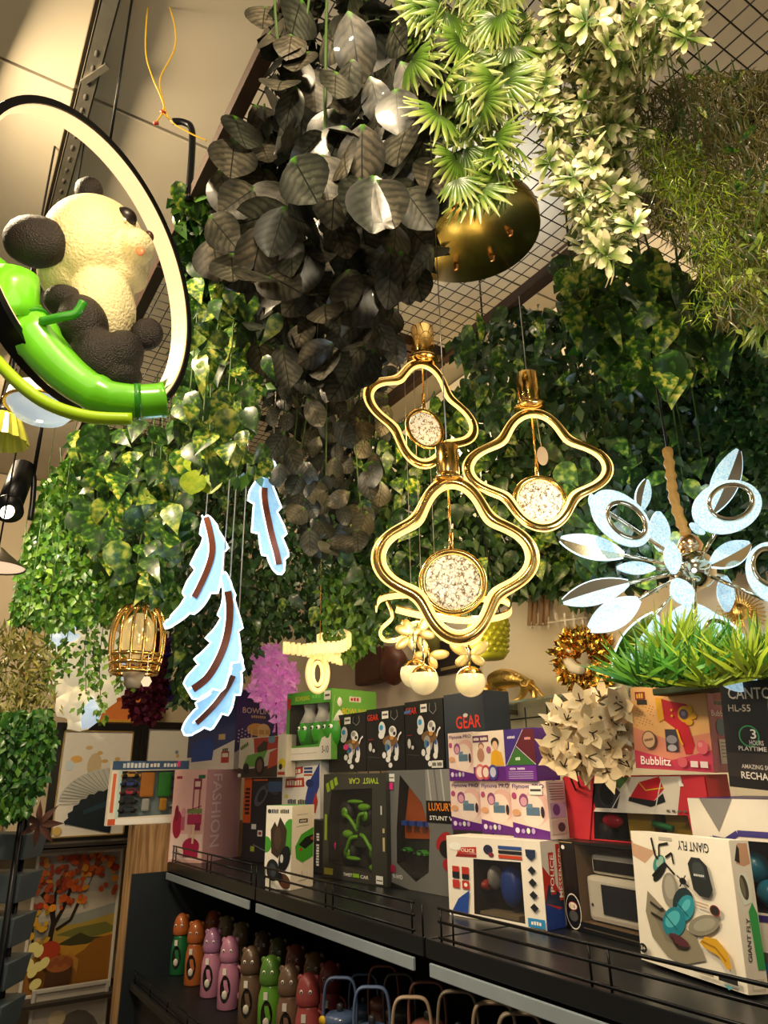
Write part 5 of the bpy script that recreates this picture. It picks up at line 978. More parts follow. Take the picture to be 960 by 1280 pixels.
# ---------------------------------------------------------------- artificial plants
RN = random.Random(11)
def leaf_nodes(kind):
    m = bpy.data.materials.new(kind + '_leaf_surface'); m.use_nodes = True; nt = m.node_tree; b = nt.nodes['Principled BSDF']; L = nt.links.new
    def nd(t, **k):
        n = nt.nodes.new(t)
        for a, v in k.items(): setattr(n, a, v)
        return n
    def mth(op, a, b_=None, c=None):
        n = nd('ShaderNodeMath', operation=op)
        for i, x in enumerate((a, b_, c)):
            if x is None: continue
            if isinstance(x, (int, float)): n.inputs[i].default_value = x
            else: L(x, n.inputs[i])
        return n.outputs[0]
    def ramp(fac, stops):
        r = nd('ShaderNodeValToRGB'); e = r.color_ramp.elements
        while len(e) < len(stops): e.new(.5)
        for i, (p, c) in enumerate(stops): e[i].position = p; e[i].color = (*lin(c), 1)
        L(fac, r.inputs[0]); return r.outputs[0]
    def mix(f, a, b_):
        n = nd('ShaderNodeMix', data_type='RGBA')
        if isinstance(f, (int, float)): n.inputs[0].default_value = f
        else: L(f, n.inputs[0])
        for i, x in ((6, a), (7, b_)):
            if isinstance(x, str): n.inputs[i].default_value = (*lin(x), 1)
            else: L(x, n.inputs[i])
        return n.outputs[2]
    tc = nd('ShaderNodeTexCoord'); sp = nd('ShaderNodeSeparateXYZ'); L(tc.outputs['Object'], sp.inputs[0]); x, y = sp.outputs[0], sp.outputs[1]
    ax = mth('ABSOLUTE', x); oi = nd('ShaderNodeObjectInfo'); rnd = oi.outputs['Random']
    no = nd('ShaderNodeTexNoise', noise_dimensions='4D'); no.inputs['Scale'].default_value = 5; L(tc.outputs['Object'], no.inputs['Vector']); L(mth('MULTIPLY', rnd, 37.), no.inputs['W'])
    b.inputs['Roughness'].default_value = .38; b.inputs['Coat Weight'].default_value = .12
    if kind == 'dark':
        v = mth('SINE', mth('MULTIPLY_ADD', mth('SUBTRACT', y, mth('MULTIPLY', ax, .9)), 40., mth('MULTIPLY', no.outputs['Fac'], 9.)))
        f = mth('MINIMUM', 1., mth('MAXIMUM', 0., mth('MULTIPLY', mth('ADD', v, .8), .9)))
        f = mth('MULTIPLY_ADD', f, .55, .42); f = mth('MULTIPLY', f, mth('MAXIMUM', 0., mth('SUBTRACT', mth('MULTIPLY', no.outputs['Fac'], 2.6), .55)))
        f = mth('MAXIMUM', 0., mth('MULTIPLY', f, mth('SUBTRACT', 1.15, mth('MULTIPLY', ax, 2.6))))
        f = mth('MULTIPLY', f, mth('GREATER_THAN', ax, .012))
        pal = mix(rnd, '#6e6553', '#474d42')
        c = mix(f, '#0f140e', pal)
        g = mth('SUBTRACT', .16, mth('ADD', y, mth('MULTIPLY', ax, 1.4))); c = mix(mth('MINIMUM', 1, mth('MAXIMUM', 0, mth('MULTIPLY', g, 7.))), c, '#4f8a1e')
    elif kind == 'pothos':
        v = mth('ADD', mth('MULTIPLY', mth('SINE', mth('MULTIPLY_ADD', mth('SUBTRACT', y, mth('MULTIPLY', ax, .8)), 30., mth('MULTIPLY', no.outputs['Fac'], 22.))), .045), no.outputs['Fac'])
        f = mth('ADD', v, mth('MULTIPLY_ADD', rnd, .24, -.14))
        c = ramp(f, [(.42, '#1d3d14'), (.56, '#41701f'), (.64, '#93a532'), (.74, '#cfc865')])
    elif kind == 'deep':
        f = mth('ADD', no.outputs['Fac'], mth('MULTIPLY_ADD', rnd, .3, -.15))
        c = ramp(f, [(.4, '#1a3514'), (.54, '#365c20'), (.64, '#68862e'), (.76, '#a9b04a')])
    elif kind == 'palm':
        r = mth('SQRT', mth('ADD', mth('MULTIPLY', x, x), mth('MULTIPLY', y, y)))
        c = ramp(mth('MULTIPLY_ADD', rnd, .15, r), [(.2, '#2c4512'), (.55, '#587a20'), (.85, '#a0ae58'), (1.0, '#cfd29a')])
    elif kind == 'cream':
        r = mth('SQRT', mth('ADD', mth('MULTIPLY', x, x), mth('MULTIPLY', y, y)))
        c = ramp(mth('ADD', mth('MULTIPLY_ADD', rnd, .25, r), mth('MULTIPLY', no.outputs['Fac'], .3)), [(.45, '#4c6a24'), (.7, '#86984e'), (.95, '#b9bf86'), (1.0, '#e6ddb0')])
    elif kind == 'lime':
        c = ramp(mth('ADD', no.outputs['Fac'], mth('MULTIPLY', rnd, .1)), [(.4, '#7fa01e'), (.7, '#a9bd32')])
    L(c, b.inputs['Base Color'])
    b.inputs['Transmission Weight'].default_value = 0.
    return m
LM = {k: leaf_nodes(k) for k in ('dark', 'pothos', 'deep', 'palm', 'cream', 'lime')}
def leaf_mesh(name, prof, fold, droop, m, wave=0.):
    """prof: half widths along the length 0..1; tip along +Y, face +Z"""
    n = len(prof); vs = []; fs = []
    for i, w in enumerate(prof):
        y = i / (n - 1); z = -droop * y * y
        for k in (-1, -.5, 0, .5, 1): vs.append((w * k, y, z + fold * abs(k) * w - .5 * fold * k * k * w + wave * math.sin(9 * y + k * 2) * abs(k)))
    for i in range(n - 1):
        for k in range(4): a = i * 5 + k; fs.append((a, a + 1, a + 6, a + 5))
    me = bpy.data.meshes.new(name); me.from_pydata(vs, [], fs); me.materials.append(m); me.polygons.foreach_set('use_smooth', [True] * len(fs)); me.update(); return me
def fan_mesh(name, nf, spread, m, wid=.05):
    vs = []; fs = []
    for k in range(nf):
        a = spread * (k / (nf - 1) - .5) + PI / 2; L = 1 - .25 * abs(k / (nf - 1) - .5) * 2; dx, dy = math.cos(a), math.sin(a); b0 = len(vs); zt = -.18 * (1 + .6 * math.sin(k * 2.7))
        for (r, w, z) in ((.05, .008, 0), (.4, wid * .8, .02), (.7, wid, zt * .4), (1.0, .004, zt)):
            px, py = dx * r * L, dy * r * L
            vs += [(px - dy * w, py + dx * w, z - .01), (px, py, z + .012), (px + dy * w, py - dx * w, z - .01)]
        for i in range(3):
            for j in range(2): q = b0 + i * 3 + j; fs.append((q, q + 1, q + 4, q + 3))
    me = bpy.data.meshes.new(name); me.from_pydata(vs, [], fs); me.materials.append(m); me.polygons.foreach_set('use_smooth', [True] * len(fs)); me.update(); return me
def rosette_mesh(name, np_, m, wid=.16, up=.35):
    vs = []; fs = []
    for k in range(np_):
        a = 2 * PI * k / np_ + (.4 if k % 2 else 0); dx, dy = math.cos(a), math.sin(a); b0 = len(vs); el = up * (1 if k % 2 else .5)
        for (r, w) in ((.03, .03), (.3, wid * .6), (.65, wid), (.9, wid * .7), (1.0, .02)):
            z = el * r * (1.2 - r * .7); px, py = dx * r, dy * r
            vs += [(px - dy * w, py + dx * w, z + .03), (px, py, z), (px + dy * w, py - dx * w, z + .03)]
        for i in range(4):
            for j in range(2): q = b0 + i * 3 + j; fs.append((q, q + 1, q + 4, q + 3))
    me = bpy.data.meshes.new(name); me.from_pydata(vs, [], fs); me.materials.append(m); me.polygons.foreach_set('use_smooth', [True] * len(fs)); me.update(); return me
OV = [.03, .22, .33, .385, .395, .36, .25, .05]; HEART = [.10, .30, .36, .33, .26, .17, .08, .005]; LANCE = [.02, .10, .14, .15, .13, .09, .045, .003]
DARKL = [leaf_mesh('dark_leaf', OV, .3, .15, LM['dark']), leaf_mesh('dark_leaf', [w * .88 for w in OV], -.15, .3, LM['dark'], .02), leaf_mesh('dark_leaf', [w * 1.08 for w in OV], .45, -.1, LM['dark'])]
POTH = [leaf_mesh('pothos_leaf', HEART, .45, .25, LM['pothos']), leaf_mesh('pothos_leaf', [w * .85 for w in HEART], .2, .4, LM['pothos'], .02), leaf_mesh('pothos_leaf', HEART, .7, .1, LM['pothos'])]
DEEP = [leaf_mesh('ivy_leaf', HEART, .4, .25, LM['deep']), leaf_mesh('ivy_leaf', [w * .7 for w in HEART], .2, .4, LM['deep'], .02)]
PALM = [fan_mesh('palm_fan', 17, 3.3, LM['palm']), fan_mesh('palm_fan', 14, 2.5, LM['palm'], .055)]
CREAM_L = [rosette_mesh('cream_rosette', 7, LM['cream']), rosette_mesh('cream_rosette', 6, LM['cream'], .19, .55), rosette_mesh('cream_rosette', 8, LM['cream'], .13, .2)]
LIME = [leaf_mesh('lime_leaf', [w * 1.25 for w in OV], .2, .1, LM['lime'])]
GRS = [leaf_mesh('lance_leaf', LANCE, .4, .35, LM['pothos'])]
def inside(p, poly):
    x, y = p; c = False; n = len(poly)
    for i in range(n):
        x0, y0 = poly[i]; x1, y1 = poly[i - 1]
        if (y0 > y) != (y1 > y) and x < (x1 - x0) * (y - y0) / (y1 - y0) + x0: c = not c
    return c
def sample(poly, n, rn, k=6):
    xs = [p[0] for p in poly]; ys = [p[1] for p in poly]; out = []
    while len(out) < n:
        best = None; bd = -1
        for _ in range(k):
            while True:
                p = (rn.uniform(min(xs), max(xs)), rn.uniform(min(ys), max(ys)))
                if inside(p, poly): break
            d = min(((p[0] - q[0]) ** 2 + (p[1] - q[1]) ** 2 for q in out[-200:]), default=1e9)
            if d > bd: bd = d; best = p
        out.append(best)
    return out
YMAX = WALLY - .1
def spot(px, py, d):
    p = atd(px, py, d)
    if p.y > YMAX: d *= YMAX / p.y; p = atd(px, py, d)
    if p.x < LEFTX + .1: d *= (LEFTX + .1) / p.x; p = atd(px, py, d)
    if p.z > MESHZ - .05: p = atZ(px, py, MESHZ - .05) if ray(px, py)[0].z > 0 else p
    return p
def orient(pos, tip, nrm, size):
    y = Vector(tip).normalized(); z = Vector(nrm); z = z - y * z.dot(y)
    if z.length < 1e-4: z = y.orthogonal()
    z.normalize(); x = y.cross(z)
    M = Matrix((x, y, z)).transposed().to_4x4(); M = Matrix.Translation(pos) @ M @ Matrix.Scale(size, 4); return M
def dirs(p, rn, down=1.0, out=.35, spread=.8):
    tocam = (O0 - p).normalized()
    tip = Vector((rn.uniform(-1, 1), rn.uniform(-1, 1), rn.uniform(-1, 1))) * spread + Vector((0, 0, -down)) + tocam * out
    nr = tocam * 1.0 + Vector((rn.uniform(-1, 1), rn.uniform(-1, 1), rn.uniform(-1, 1))) * .55 + Vector((0, 0, .25))
    return tip, nr
STEMM = mat('#3d5a22', .6, 0, .2); STEMB = mat('#4a3a24', .7, 0, .2)
def tpl(kind):
    if kind == 'leaf': return np.array([(0, 0, 0), (.28, .45, .06), (0, .5, -.02), (-.28, .45, .06), (0, 1, -.12)], float), [(0, 1, 2), (0, 2, 3), (1, 4, 2), (2, 4, 3)]
    if kind == 'thin': return np.array([(0, 0, 0), (.10, .45, .0), (-.10, .45, .0), (0, 1, -.15)], float), [(0, 1, 2), (1, 3, 2)]
    if kind == 'blade': return np.array([(-.02, 0, 0), (.02, 0, 0), (.035, .45, .02), (-.035, .45, .02), (0, 1, -.2)], float), [(0, 1, 2), (0, 2, 3), (3, 2, 4)]
    if kind == 'petal': return np.array([(0, 0, 0), (.3, .5, .12), (0, .55, 0), (-.3, .5, .12), (0, 1, .1)], float), [(0, 1, 2), (0, 2, 3), (1, 4, 2), (2, 4, 3)]
def scatter(name, parent, mats4, kind, m, stuff=True):
    v, f = tpl(kind); A = np.array([[list(r) for r in M] for M in mats4]); vh = np.c_[v, np.ones(len(v))]
    W = np.einsum('nij,kj->nki', A, vh)[:, :, :3].reshape(-1, 3); o = np.array(root_loc(parent)); W = W - o
    nf = len(f); idx = (np.array(f)[None] + (np.arange(len(mats4)) * len(v))[:, None, None]).reshape(-1, 3)
    me = bpy.data.meshes.new(name); me.vertices.add(len(W)); me.vertices.foreach_set('co', W.ravel()); me.loops.add(idx.size); me.loops.foreach_set('vertex_index', idx.ravel().astype(np.int32))
    me.polygons.add(len(idx)); me.polygons.foreach_set('loop_start', np.arange(0, idx.size, 3, dtype=np.int32)); me.update(calc_edges=True); me.materials.append(m)
    ob = bpy.data.objects.new(name, me); COL.objects.link(ob); ob.parent = parent
    if stuff: ob['kind'] = 'stuff'
    return ob
def smat(c, isl=.45): return mat(c, .42, 0, .2, 8, isl=isl, coat=.1)
def plant(name, label, poly, d0, d1, meshes, n, size, back=None, seed=1, down=1.0, out=.35, spread=.8, part='leaf', stems=6, group=None, top=MESHZ, cat='hanging plant', smat_=STEMM):
    rn = random.Random(seed); cx = sum(p[0] for p in poly) / len(poly); ty = min(p[1] for p in poly); by = max(p[1] for p in poly); dm = (d0 + d1) / 2
    base = spot(cx, ty, dm); base.z = top; t = thing(name, label, cat, base, 0, group)
    pts = sample(poly, n, rn)
    for i, (x, y) in enumerate(pts):
        d = d0 + (d1 - d0) * (rn.random() ** 1.3); p = spot(x, y, d); tip, nr = dirs(p, rn, down, out, spread); s = rn.uniform(*size)
        inst(part, rn.choice(meshes), t, Matrix.Translation(-base) @ orient(p - tip.normalized() * s * .45, tip, nr, s))
    if back:
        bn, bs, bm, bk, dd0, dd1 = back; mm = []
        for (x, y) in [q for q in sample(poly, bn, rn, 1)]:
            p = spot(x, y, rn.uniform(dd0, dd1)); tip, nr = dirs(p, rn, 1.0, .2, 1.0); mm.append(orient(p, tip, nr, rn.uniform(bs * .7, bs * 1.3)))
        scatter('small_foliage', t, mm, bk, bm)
    for i in range(stems):
        x, y = pts[i * len(pts) // max(1, stems)] if pts else sample(poly, 1, rn)[0]
        p = spot(x, y, dm); q = [Vector((p.x, p.y, top)) if p.z < top else Vector((p.x, p.y, p.z + .05)), p + Vector((rn.uniform(-.03, .03), rn.uniform(-.03, .03), .5 * (max(top, p.z) - p.z))), p]
        MB().tube(smooth_path(q, 4), .0035, smat_, 6).build('stem', t)
    return t
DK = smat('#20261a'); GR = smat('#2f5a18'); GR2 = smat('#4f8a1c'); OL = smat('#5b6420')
HP = 'artificial plants hanging from the wire mesh'
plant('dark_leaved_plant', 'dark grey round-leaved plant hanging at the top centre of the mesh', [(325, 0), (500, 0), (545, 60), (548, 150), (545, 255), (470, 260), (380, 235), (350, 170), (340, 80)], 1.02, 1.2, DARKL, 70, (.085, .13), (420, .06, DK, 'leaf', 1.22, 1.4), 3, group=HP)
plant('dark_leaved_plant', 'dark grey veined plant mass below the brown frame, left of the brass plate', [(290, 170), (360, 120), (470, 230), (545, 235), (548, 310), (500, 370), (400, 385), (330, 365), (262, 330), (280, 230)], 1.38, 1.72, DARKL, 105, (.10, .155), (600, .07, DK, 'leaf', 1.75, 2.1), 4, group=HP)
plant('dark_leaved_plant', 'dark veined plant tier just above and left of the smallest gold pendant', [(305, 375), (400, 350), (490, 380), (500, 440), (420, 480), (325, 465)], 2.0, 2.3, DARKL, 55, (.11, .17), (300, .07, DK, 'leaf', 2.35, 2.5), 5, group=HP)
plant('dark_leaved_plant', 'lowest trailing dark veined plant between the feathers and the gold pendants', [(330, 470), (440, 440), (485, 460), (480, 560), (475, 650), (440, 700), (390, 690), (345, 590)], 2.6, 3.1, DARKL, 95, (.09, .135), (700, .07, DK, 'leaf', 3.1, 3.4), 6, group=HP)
plant('fan_palm_plant', 'bright fan-leaved palm garland at the top centre', [(505, -10), (650, -10), (645, 120), (640, 220), (600, 265), (565, 220), (530, 130)], 1.0, 1.22, PALM, 66, (.062, .095), (250, .05, GR, 'thin', 1.2, 1.35), 7, part='palm_fan', group=HP, spread=.6)
plant('cream_leaved_plant', 'cream-edged rosette garland hanging in a long tail right of the palm', [(640, 60), (700, 0), (800, 40), (795, 120), (785, 200), (800, 300), (745, 335), (715, 280), (690, 200), (655, 110)], 1.12, 1.38, CREAM_L, 240, (.034, .054), (500, .05, smat('#6f7f30'), 'thin', 1.35, 1.5), 8, part='rosette', group=HP, down=.6, out=.6)
plant('cream_leaved_plant', 'cream-tipped rosette cluster at the very top beside the corner mesh', [(690, -15), (870, -15), (872, 40), (840, 75), (790, 80), (720, 60)], 0.98, 1.12, CREAM_L, 75, (.038, .056), (150, .05, smat('#6f7f30'), 'thin', 1.1, 1.2), 9, part='rosette', group=HP, down=.6, out=.6)
FERN = smat('#5a6a16', .5)
plant('fern_plant', 'hazy dark olive fern mass filling the upper right corner', [(785, 120), (850, 90), (960, 85), (975, 400), (900, 410), (870, 330), (810, 270)], 1.25, 1.6, GRS, 60, (.04, .07), (9500, .034, smat('#4e4c1a', .5), 'blade', 1.2, 1.75), 10, group=HP, stems=8)
def strands(name, label, lines, d, m, kind, per, size, seed, group=HP, wob=8, cat='hanging plant', top=MESHZ):
    rn = random.Random(seed); base = spot(lines[0][0], lines[0][1], d); base.z = top; t = thing(name, label, cat, base, 0, group); mm = []
    for (x0, y0, x1, y1, wd) in lines:
        q = []
        for k in range(per):
            u = k / per; x = x0 + (x1 - x0) * u + wob * math.sin(u * 6 + x0); y = y0 + (y1 - y0) * u
            p = spot(x + rn.gauss(0, wd), y + rn.gauss(0, 4), d + rn.gauss(0, .05)); tip, nr = dirs(p, rn, .7, .3, 1.0); mm.append(orient(p, tip, nr, rn.uniform(size * .7, size * 1.3)))
            if k % (per // 5) == 0: q.append(spot(x, y, d))
        q[0] = Vector((q[0].x, q[0].y, max(q[0].z, top)))
        MB().tube(smooth_path(q, 3), .002, STEMM, 5).build('stem', t)
    scatter('small_leaves', t, mm, kind, m); return t
strands('fern_plant', 'bright feathery fern strands hanging below the dark fern mass', [(850, 180, 850, 260, 14), (885, 200, 890, 400, 13), (900, 210, 905, 380, 14), (870, 220, 885, 330, 15), (820, 160, 830, 240, 12)], 1.3, smat('#7f9a1c', .4), 'blade', 520, .024, 12)
strands('fern_plant', 'pale grassy fern tips at the right frame edge', [(930, 220, 950, 330, 16), (955, 230, 960, 380, 14), (940, 300, 950, 420, 14)], 1.35, smat('#7d9438', .4), 'thin', 160, .055, 13)
plant('pothos_plant', 'bright variegated pothos right of the gold pendants, below the cream garland', [(690, 335), (800, 320), (905, 365), (900, 460), (820, 490), (730, 440)], 1.6, 1.85, POTH * 2 + GRS * 2, 115, (.085, .135), (150, .06, GR, 'leaf', 2.05, 2.15), 14, group=HP)
plant('pothos_plant', 'darker pothos and ivy mass above the crystal petal chandelier', [(560, 420), (650, 380), (720, 400), (960, 400), (975, 600), (900, 570), (800, 620), (740, 560), (610, 520)], 2.32, 2.6, DEEP + POTH[:1] + GRS, 210, (.08, .135), (3000, .055, smat('#23401a'), 'leaf', 2.3, 2.9), 15, group=HP)
plant('ivy_plant', 'dark ivy hanging on the wall behind the crystal petal chandelier', [(690, 560), (975, 540), (975, 700), (900, 715), (860, 690), (800, 735), (730, 715), (690, 640)], 2.25, 2.4, DEEP, 110, (.07, .12), (2600, .055, smat('#22381a'), 'leaf', 2.3, 2.5), 26, group=HP)
plant('ivy_plant', 'ivy curtain hanging behind the two front gold pendants', [(440, 560), (600, 470), (720, 560), (760, 640), (735, 760), (690, 735), (640, 745), (560, 770), (470, 790), (430, 690)], 2.9, 3.2, DEEP + POTH[:1], 170, (.08, .12), (5200, .06, smat('#2a4a1c'), 'leaf', 3.0, 3.5), 16, group=HP)
plant('pothos_plant', 'pothos plant hanging just right of the panda ring', [(215, 245), (300, 250), (340, 340), (345, 430), (320, 520), (335, 590), (255, 600), (215, 525), (228, 400)], 1.95, 2.4, POTH + DEEP, 130, (.08, .125), (900, .06, GR, 'leaf', 2.3, 2.7), 17, group=HP)
plant('pothos_plant', 'glossy pothos bunch below the panda ring above the fine green curtain', [(95, 540), (220, 525), (245, 640), (200, 745), (150, 730), (90, 660)], 2.7, 3.0, POTH + DEEP, 100, (.11, .16), (500, .07, GR, 'leaf', 3.1, 3.3), 18, group=HP)
plant('lime_leaf_plant', 'single round lime leaf sprig dangling above the curled feather', [(238, 575), (275, 575), (275, 610), (240, 610)], 2.2, 2.25, LIME, 3, (.085, .10), None, 19, group=HP, stems=2, spread=.3)
plant('boxwood_curtain', 'fine-leaved green curtain plant at the left end of the mesh', [(55, 600), (95, 560), (150, 690), (235, 735), (215, 770), (150, 772), (70, 785), (15, 775), (30, 690)], 3.4, 3.8, [], 0, (.03, .04), (5200, .045, smat('#4f7f22', .55), 'leaf', 3.35, 4.0), 20, group=HP, stems=8)
plant('ivy_plant', 'dark fine-leaved ivy curtain behind the glowing feathers', [(215, 620), (300, 560), (430, 640), (470, 700), (475, 800), (420, 800), (360, 790), (330, 800), (290, 870), (215, 880)], 3.6, 4.2, DEEP, 90, (.08, .12), (6500, .05, smat('#2c5020', .5), 'leaf', 3.7, 4.5), 21, group=HP)
plant('ivy_plant', 'green fine ivy tuft between the small crystal lamp and the light ribbons', [(400, 720), (480, 700), (480, 790), (440, 830), (405, 800)], 3.1, 3.3, [], 0, (.03, .04), (900, .04, smat('#4a6f1c', .45), 'leaf', 3.1, 3.4), 22, group=HP, stems=4)
strands('trailing_vine', 'thin leafy vines trailing over the lit cream flower', [(62, 790, 66, 860, 3), (110, 780, 104, 885, 5), (128, 780, 124, 905, 5), (118, 790, 118, 850, 4), (146, 800, 148, 865, 4), (84, 800, 80, 840, 4)], 3.6, smat('#5f8a2c', .4), 'leaf', 55, .04, 23, wob=2)
strands('trailing_vine', 'brownish dry trailing vine at the left frame edge over the boxwood', [(8, 780, 12, 900, 12), (30, 790, 30, 900, 12), (52, 800, 50, 890, 10)], 3.2, smat('#7a7a34', .5), 'thin', 260, .05, 24, wob=3)
plant('boxwood_bush', 'dark boxwood bush on top of the grey planter tower', [(-10, 890), (60, 885), (72, 925), (55, 975), (35, 1015), (-10, 1030)], 2.9, 3.1, [], 0, (.03, .04), (2400, .034, smat('#33661c', .5), 'leaf', 2.85, 3.2), 25, stems=0, cat='bush', top=1.35)
# cream bouquet behind the purple boxes
PET = [leaf_mesh('petal', [.03, .18, .27, .30, .28, .21, .11, .01], .3, -.15, mat('#dcc8a0', .55, 0, .12, 4, objrand=.12)), leaf_mesh('petal', [.03, .15, .23, .26, .24, .17, .08, .01], .2, .25, mat('#dcc8a0', .55, 0, .12, 4, objrand=.12))]
rn = random.Random(5); base = atY(735, 985, 1.86); base.z = SZ + .001
t = thing('cream_bouquet', 'bouquet of cream fabric flowers between the purple boxes and the bubble gun box', 'bouquet', base)
poly = [(690, 900), (735, 862), (785, 880), (795, 965), (690, 965), (682, 930)]
for i, (x, y) in enumerate(sample(poly, 34, rn)):
    p = atd(x, y, 2.05 + rn.uniform(-.06, .08)); tocam = (O0 - p).normalized(); ax = (tocam + Vector((rn.uniform(-1, 1), rn.uniform(-1, 1), rn.uniform(-.3, 1))) * .7).normalized(); a0 = rn.random() * 6; u = ax.orthogonal().normalized(); v = ax.cross(u)
    fl = thing('flower', '', '', (0, 0, 0)); del fl['label']; del fl['category']; fl.name = 'flower'; fl.parent = t; fl.location = p - base
    for k in range(6):
        a = a0 + k * PI / 3; dr = (u * math.cos(a) + v * math.sin(a)); tip = dr + ax * .55; inst('petal', PET[k % 2], fl, orient(Vector((0, 0, 0)), tip, ax - dr * .4, rn.uniform(.045, .062)))
    b = MB()
    for k in range(3): b.tube([Vector((0, 0, 0)), ax * .03 + (u * math.cos(k * 2.1) + v * math.sin(k * 2.1)) * .012], .0018, mat('#33281c', .6), 5)
    b.build('stamen', fl, local=True)
MB().lathe([(.03, 0), (.045, .05), (.05, .16), (.03, .24), (.035, .26)], mat('#7a6a52', .4), 20, Matrix.Translation(base)).build('vase', t)
b = MB()
for k in range(8): b.tube([base + UP * .22, atd(700 + k * 12, 940, 2.05)], .003, STEMB, 6)
b.build('stems', t)
# grass plant on the glass shelf
rn = random.Random(9); base = Vector((cant.x - .30, 1.60, cantz + .002))
t = thing('grass_plant', 'bushy green plastic grass above the bubble gun and speaker boxes', 'plant', base)
GM = [mat('#4f8a26', .45, 0, .2, 10, isl=.4), mat('#9ab02c', .45, 0, .2, 10, isl=.35)]
for (x, y, dd) in ((830, 850, 1.56), (805, 848, 1.58), (858, 845, 1.55), (885, 850, 1.54), (915, 852, 1.52), (945, 850, 1.5), (840, 815, 1.58), (870, 825, 1.57), (930, 835, 1.52), (965, 850, 1.5)):
    mm = []; p0 = atd(x, y + 8, dd); p0.z = max(p0.z, cantz + .01) if x > 900 else p0.z
    for k in range(110):
        tip = Vector((rn.gauss(0, .75), rn.gauss(0, .75), rn.uniform(.3, 1.1))); mm.append(orient(p0 + Vector((rn.gauss(0, .012), rn.gauss(0, .012), 0)), tip, (O0 - p0) + Vector((rn.gauss(0, 1), rn.gauss(0, 1), 0)), rn.uniform(.07, .15)))
    scatter('grass_tuft', t, mm, 'blade', GM[0 if rn.random() < .6 else 1])
MB().box((base.x - .16, 1.56, cantz + .012), (base.x + .22, 1.66, cantz + .03), mat('#2c3a1c', .7)).build('grass_base', t, bev=.004)
# blossoms at the back left
def blossom(name, label, poly, d0, d1, n, size, m, seed, kind='petal', top=None, stemto=None):
    rn = random.Random(seed); cx = sum(p[0] for p in poly) / len(poly); y1 = max(p[1] for p in poly); y0 = min(p[1] for p in poly)
    base = spot(cx, y0, d0); base.z = MESHZ; t = thing(name, label, 'flowers', base); mm = []
    for x, y in sample(poly, n, rn, 1):
        p = spot(x, y, rn.uniform(d0, d1)); tip, nr = dirs(p, rn, .2, .6, 1.0); mm.append(orient(p, tip, nr, rn.uniform(size * .7, size * 1.3)))
    scatter('blossoms', t, mm, kind, m); p = spot(cx, (y0 + y1) / 2, (d0 + d1) / 2); MB().tube([Vector((p.x, p.y, MESHZ)), p, spot(cx, y1 - 4, (d0 + d1) / 2)], .006, STEMB, 6).build('stem', t); return t
blossom('pink_blossom', 'bright pink blossom cluster between the blue and green boxes', [(318, 825), (340, 805), (362, 825), (370, 850), (360, 880), (352, 930), (345, 890), (318, 870)], 3.9, 4.2, 900, .05, mat('#f0a0da', .6, 0, .15, isl=.25, emit=.10, ecol='#f0a0da'), 31)
blossom('maroon_blossom', 'dark maroon hanging flower cluster beside the cage lamp', [(192, 760), (203, 765), (204, 820), (206, 880), (190, 905), (165, 895), (155, 870), (165, 840), (185, 830)], 4.1, 4.3, 900, .05, mat('#6a1230', .6, 0, .2, isl=.4), 32)
blossom('violet_blossom', 'thin violet flower strand beside the maroon flowers', [(204, 800), (213, 800), (212, 880), (205, 880)], 4.25, 4.35, 160, .045, mat('#6a4ac0', .6, 0, .2, isl=.3), 33)
# lit cream flower lamp
d = 4.0; t = thing('flower_lamp', 'large glowing cream petal lamp hanging at the far left', 'lamp', atd(100, 840, d)); s = mpp(100, 840, d)
PETL = mat((.8, .7, .5), .5, 0, .25, 5, emit=.42, ecol=(1, .84, .52)); PETW = mat((.6, .7, .75), .5, 0, .25, 5, emit=.5, ecol=(.72, .88, 1))
rn = random.Random(3)
for i, (x, y, r) in enumerate(((80, 800, 20), (105, 795, 22), (125, 805, 20), (88, 825, 24), (112, 828, 24), (135, 835, 18), (78, 850, 18), (100, 855, 24), (122, 858, 22), (88, 880, 18), (108, 885, 18), (95, 900, 12), (70, 815, 14), (140, 860, 12))):
    c = atd(x, y, d + rn.uniform(-.15, .15)); r *= 1.2; b = MB(); n = 18; vs = [c - FWD * .03]; ph = rn.random() * 6
    for ring, (k, zz) in enumerate(((.55, -.01), (1.0, .04))):
        for q in range(n): a = 2 * PI * q / n; rr = r * s * k * (1 + .14 * math.sin(3 * a + ph) + .05 * math.sin(7 * a)); vs.append(c + RGT * rr * math.cos(a) + UP * rr * math.sin(a) + FWD * (zz + .02 * math.sin(5 * a + ph)))
    fs = [(0, 1 + q, 1 + (q + 1) % n) for q in range(n)] + [(1 + q, 1 + n + q, 1 + n + (q + 1) % n, 1 + (q + 1) % n) for q in range(n)]
    b.add(vs, fs, PETL if i % 5 else PETW, True); o = b.build('petal', t); md = o.modifiers.new('thickness', 'SOLIDIFY'); md.thickness = .008
q = atd(100, 790, d + .1); MB().tube([atd(100, 890, d + .1), q, Vector((q.x, q.y, MESHZ))], .008, GOLD, 8).build('stem', t)
lamp('flower_light', 'POINT', atd(100, 800, d - .6), .7, (1, .92, .75), .15, parent=t)
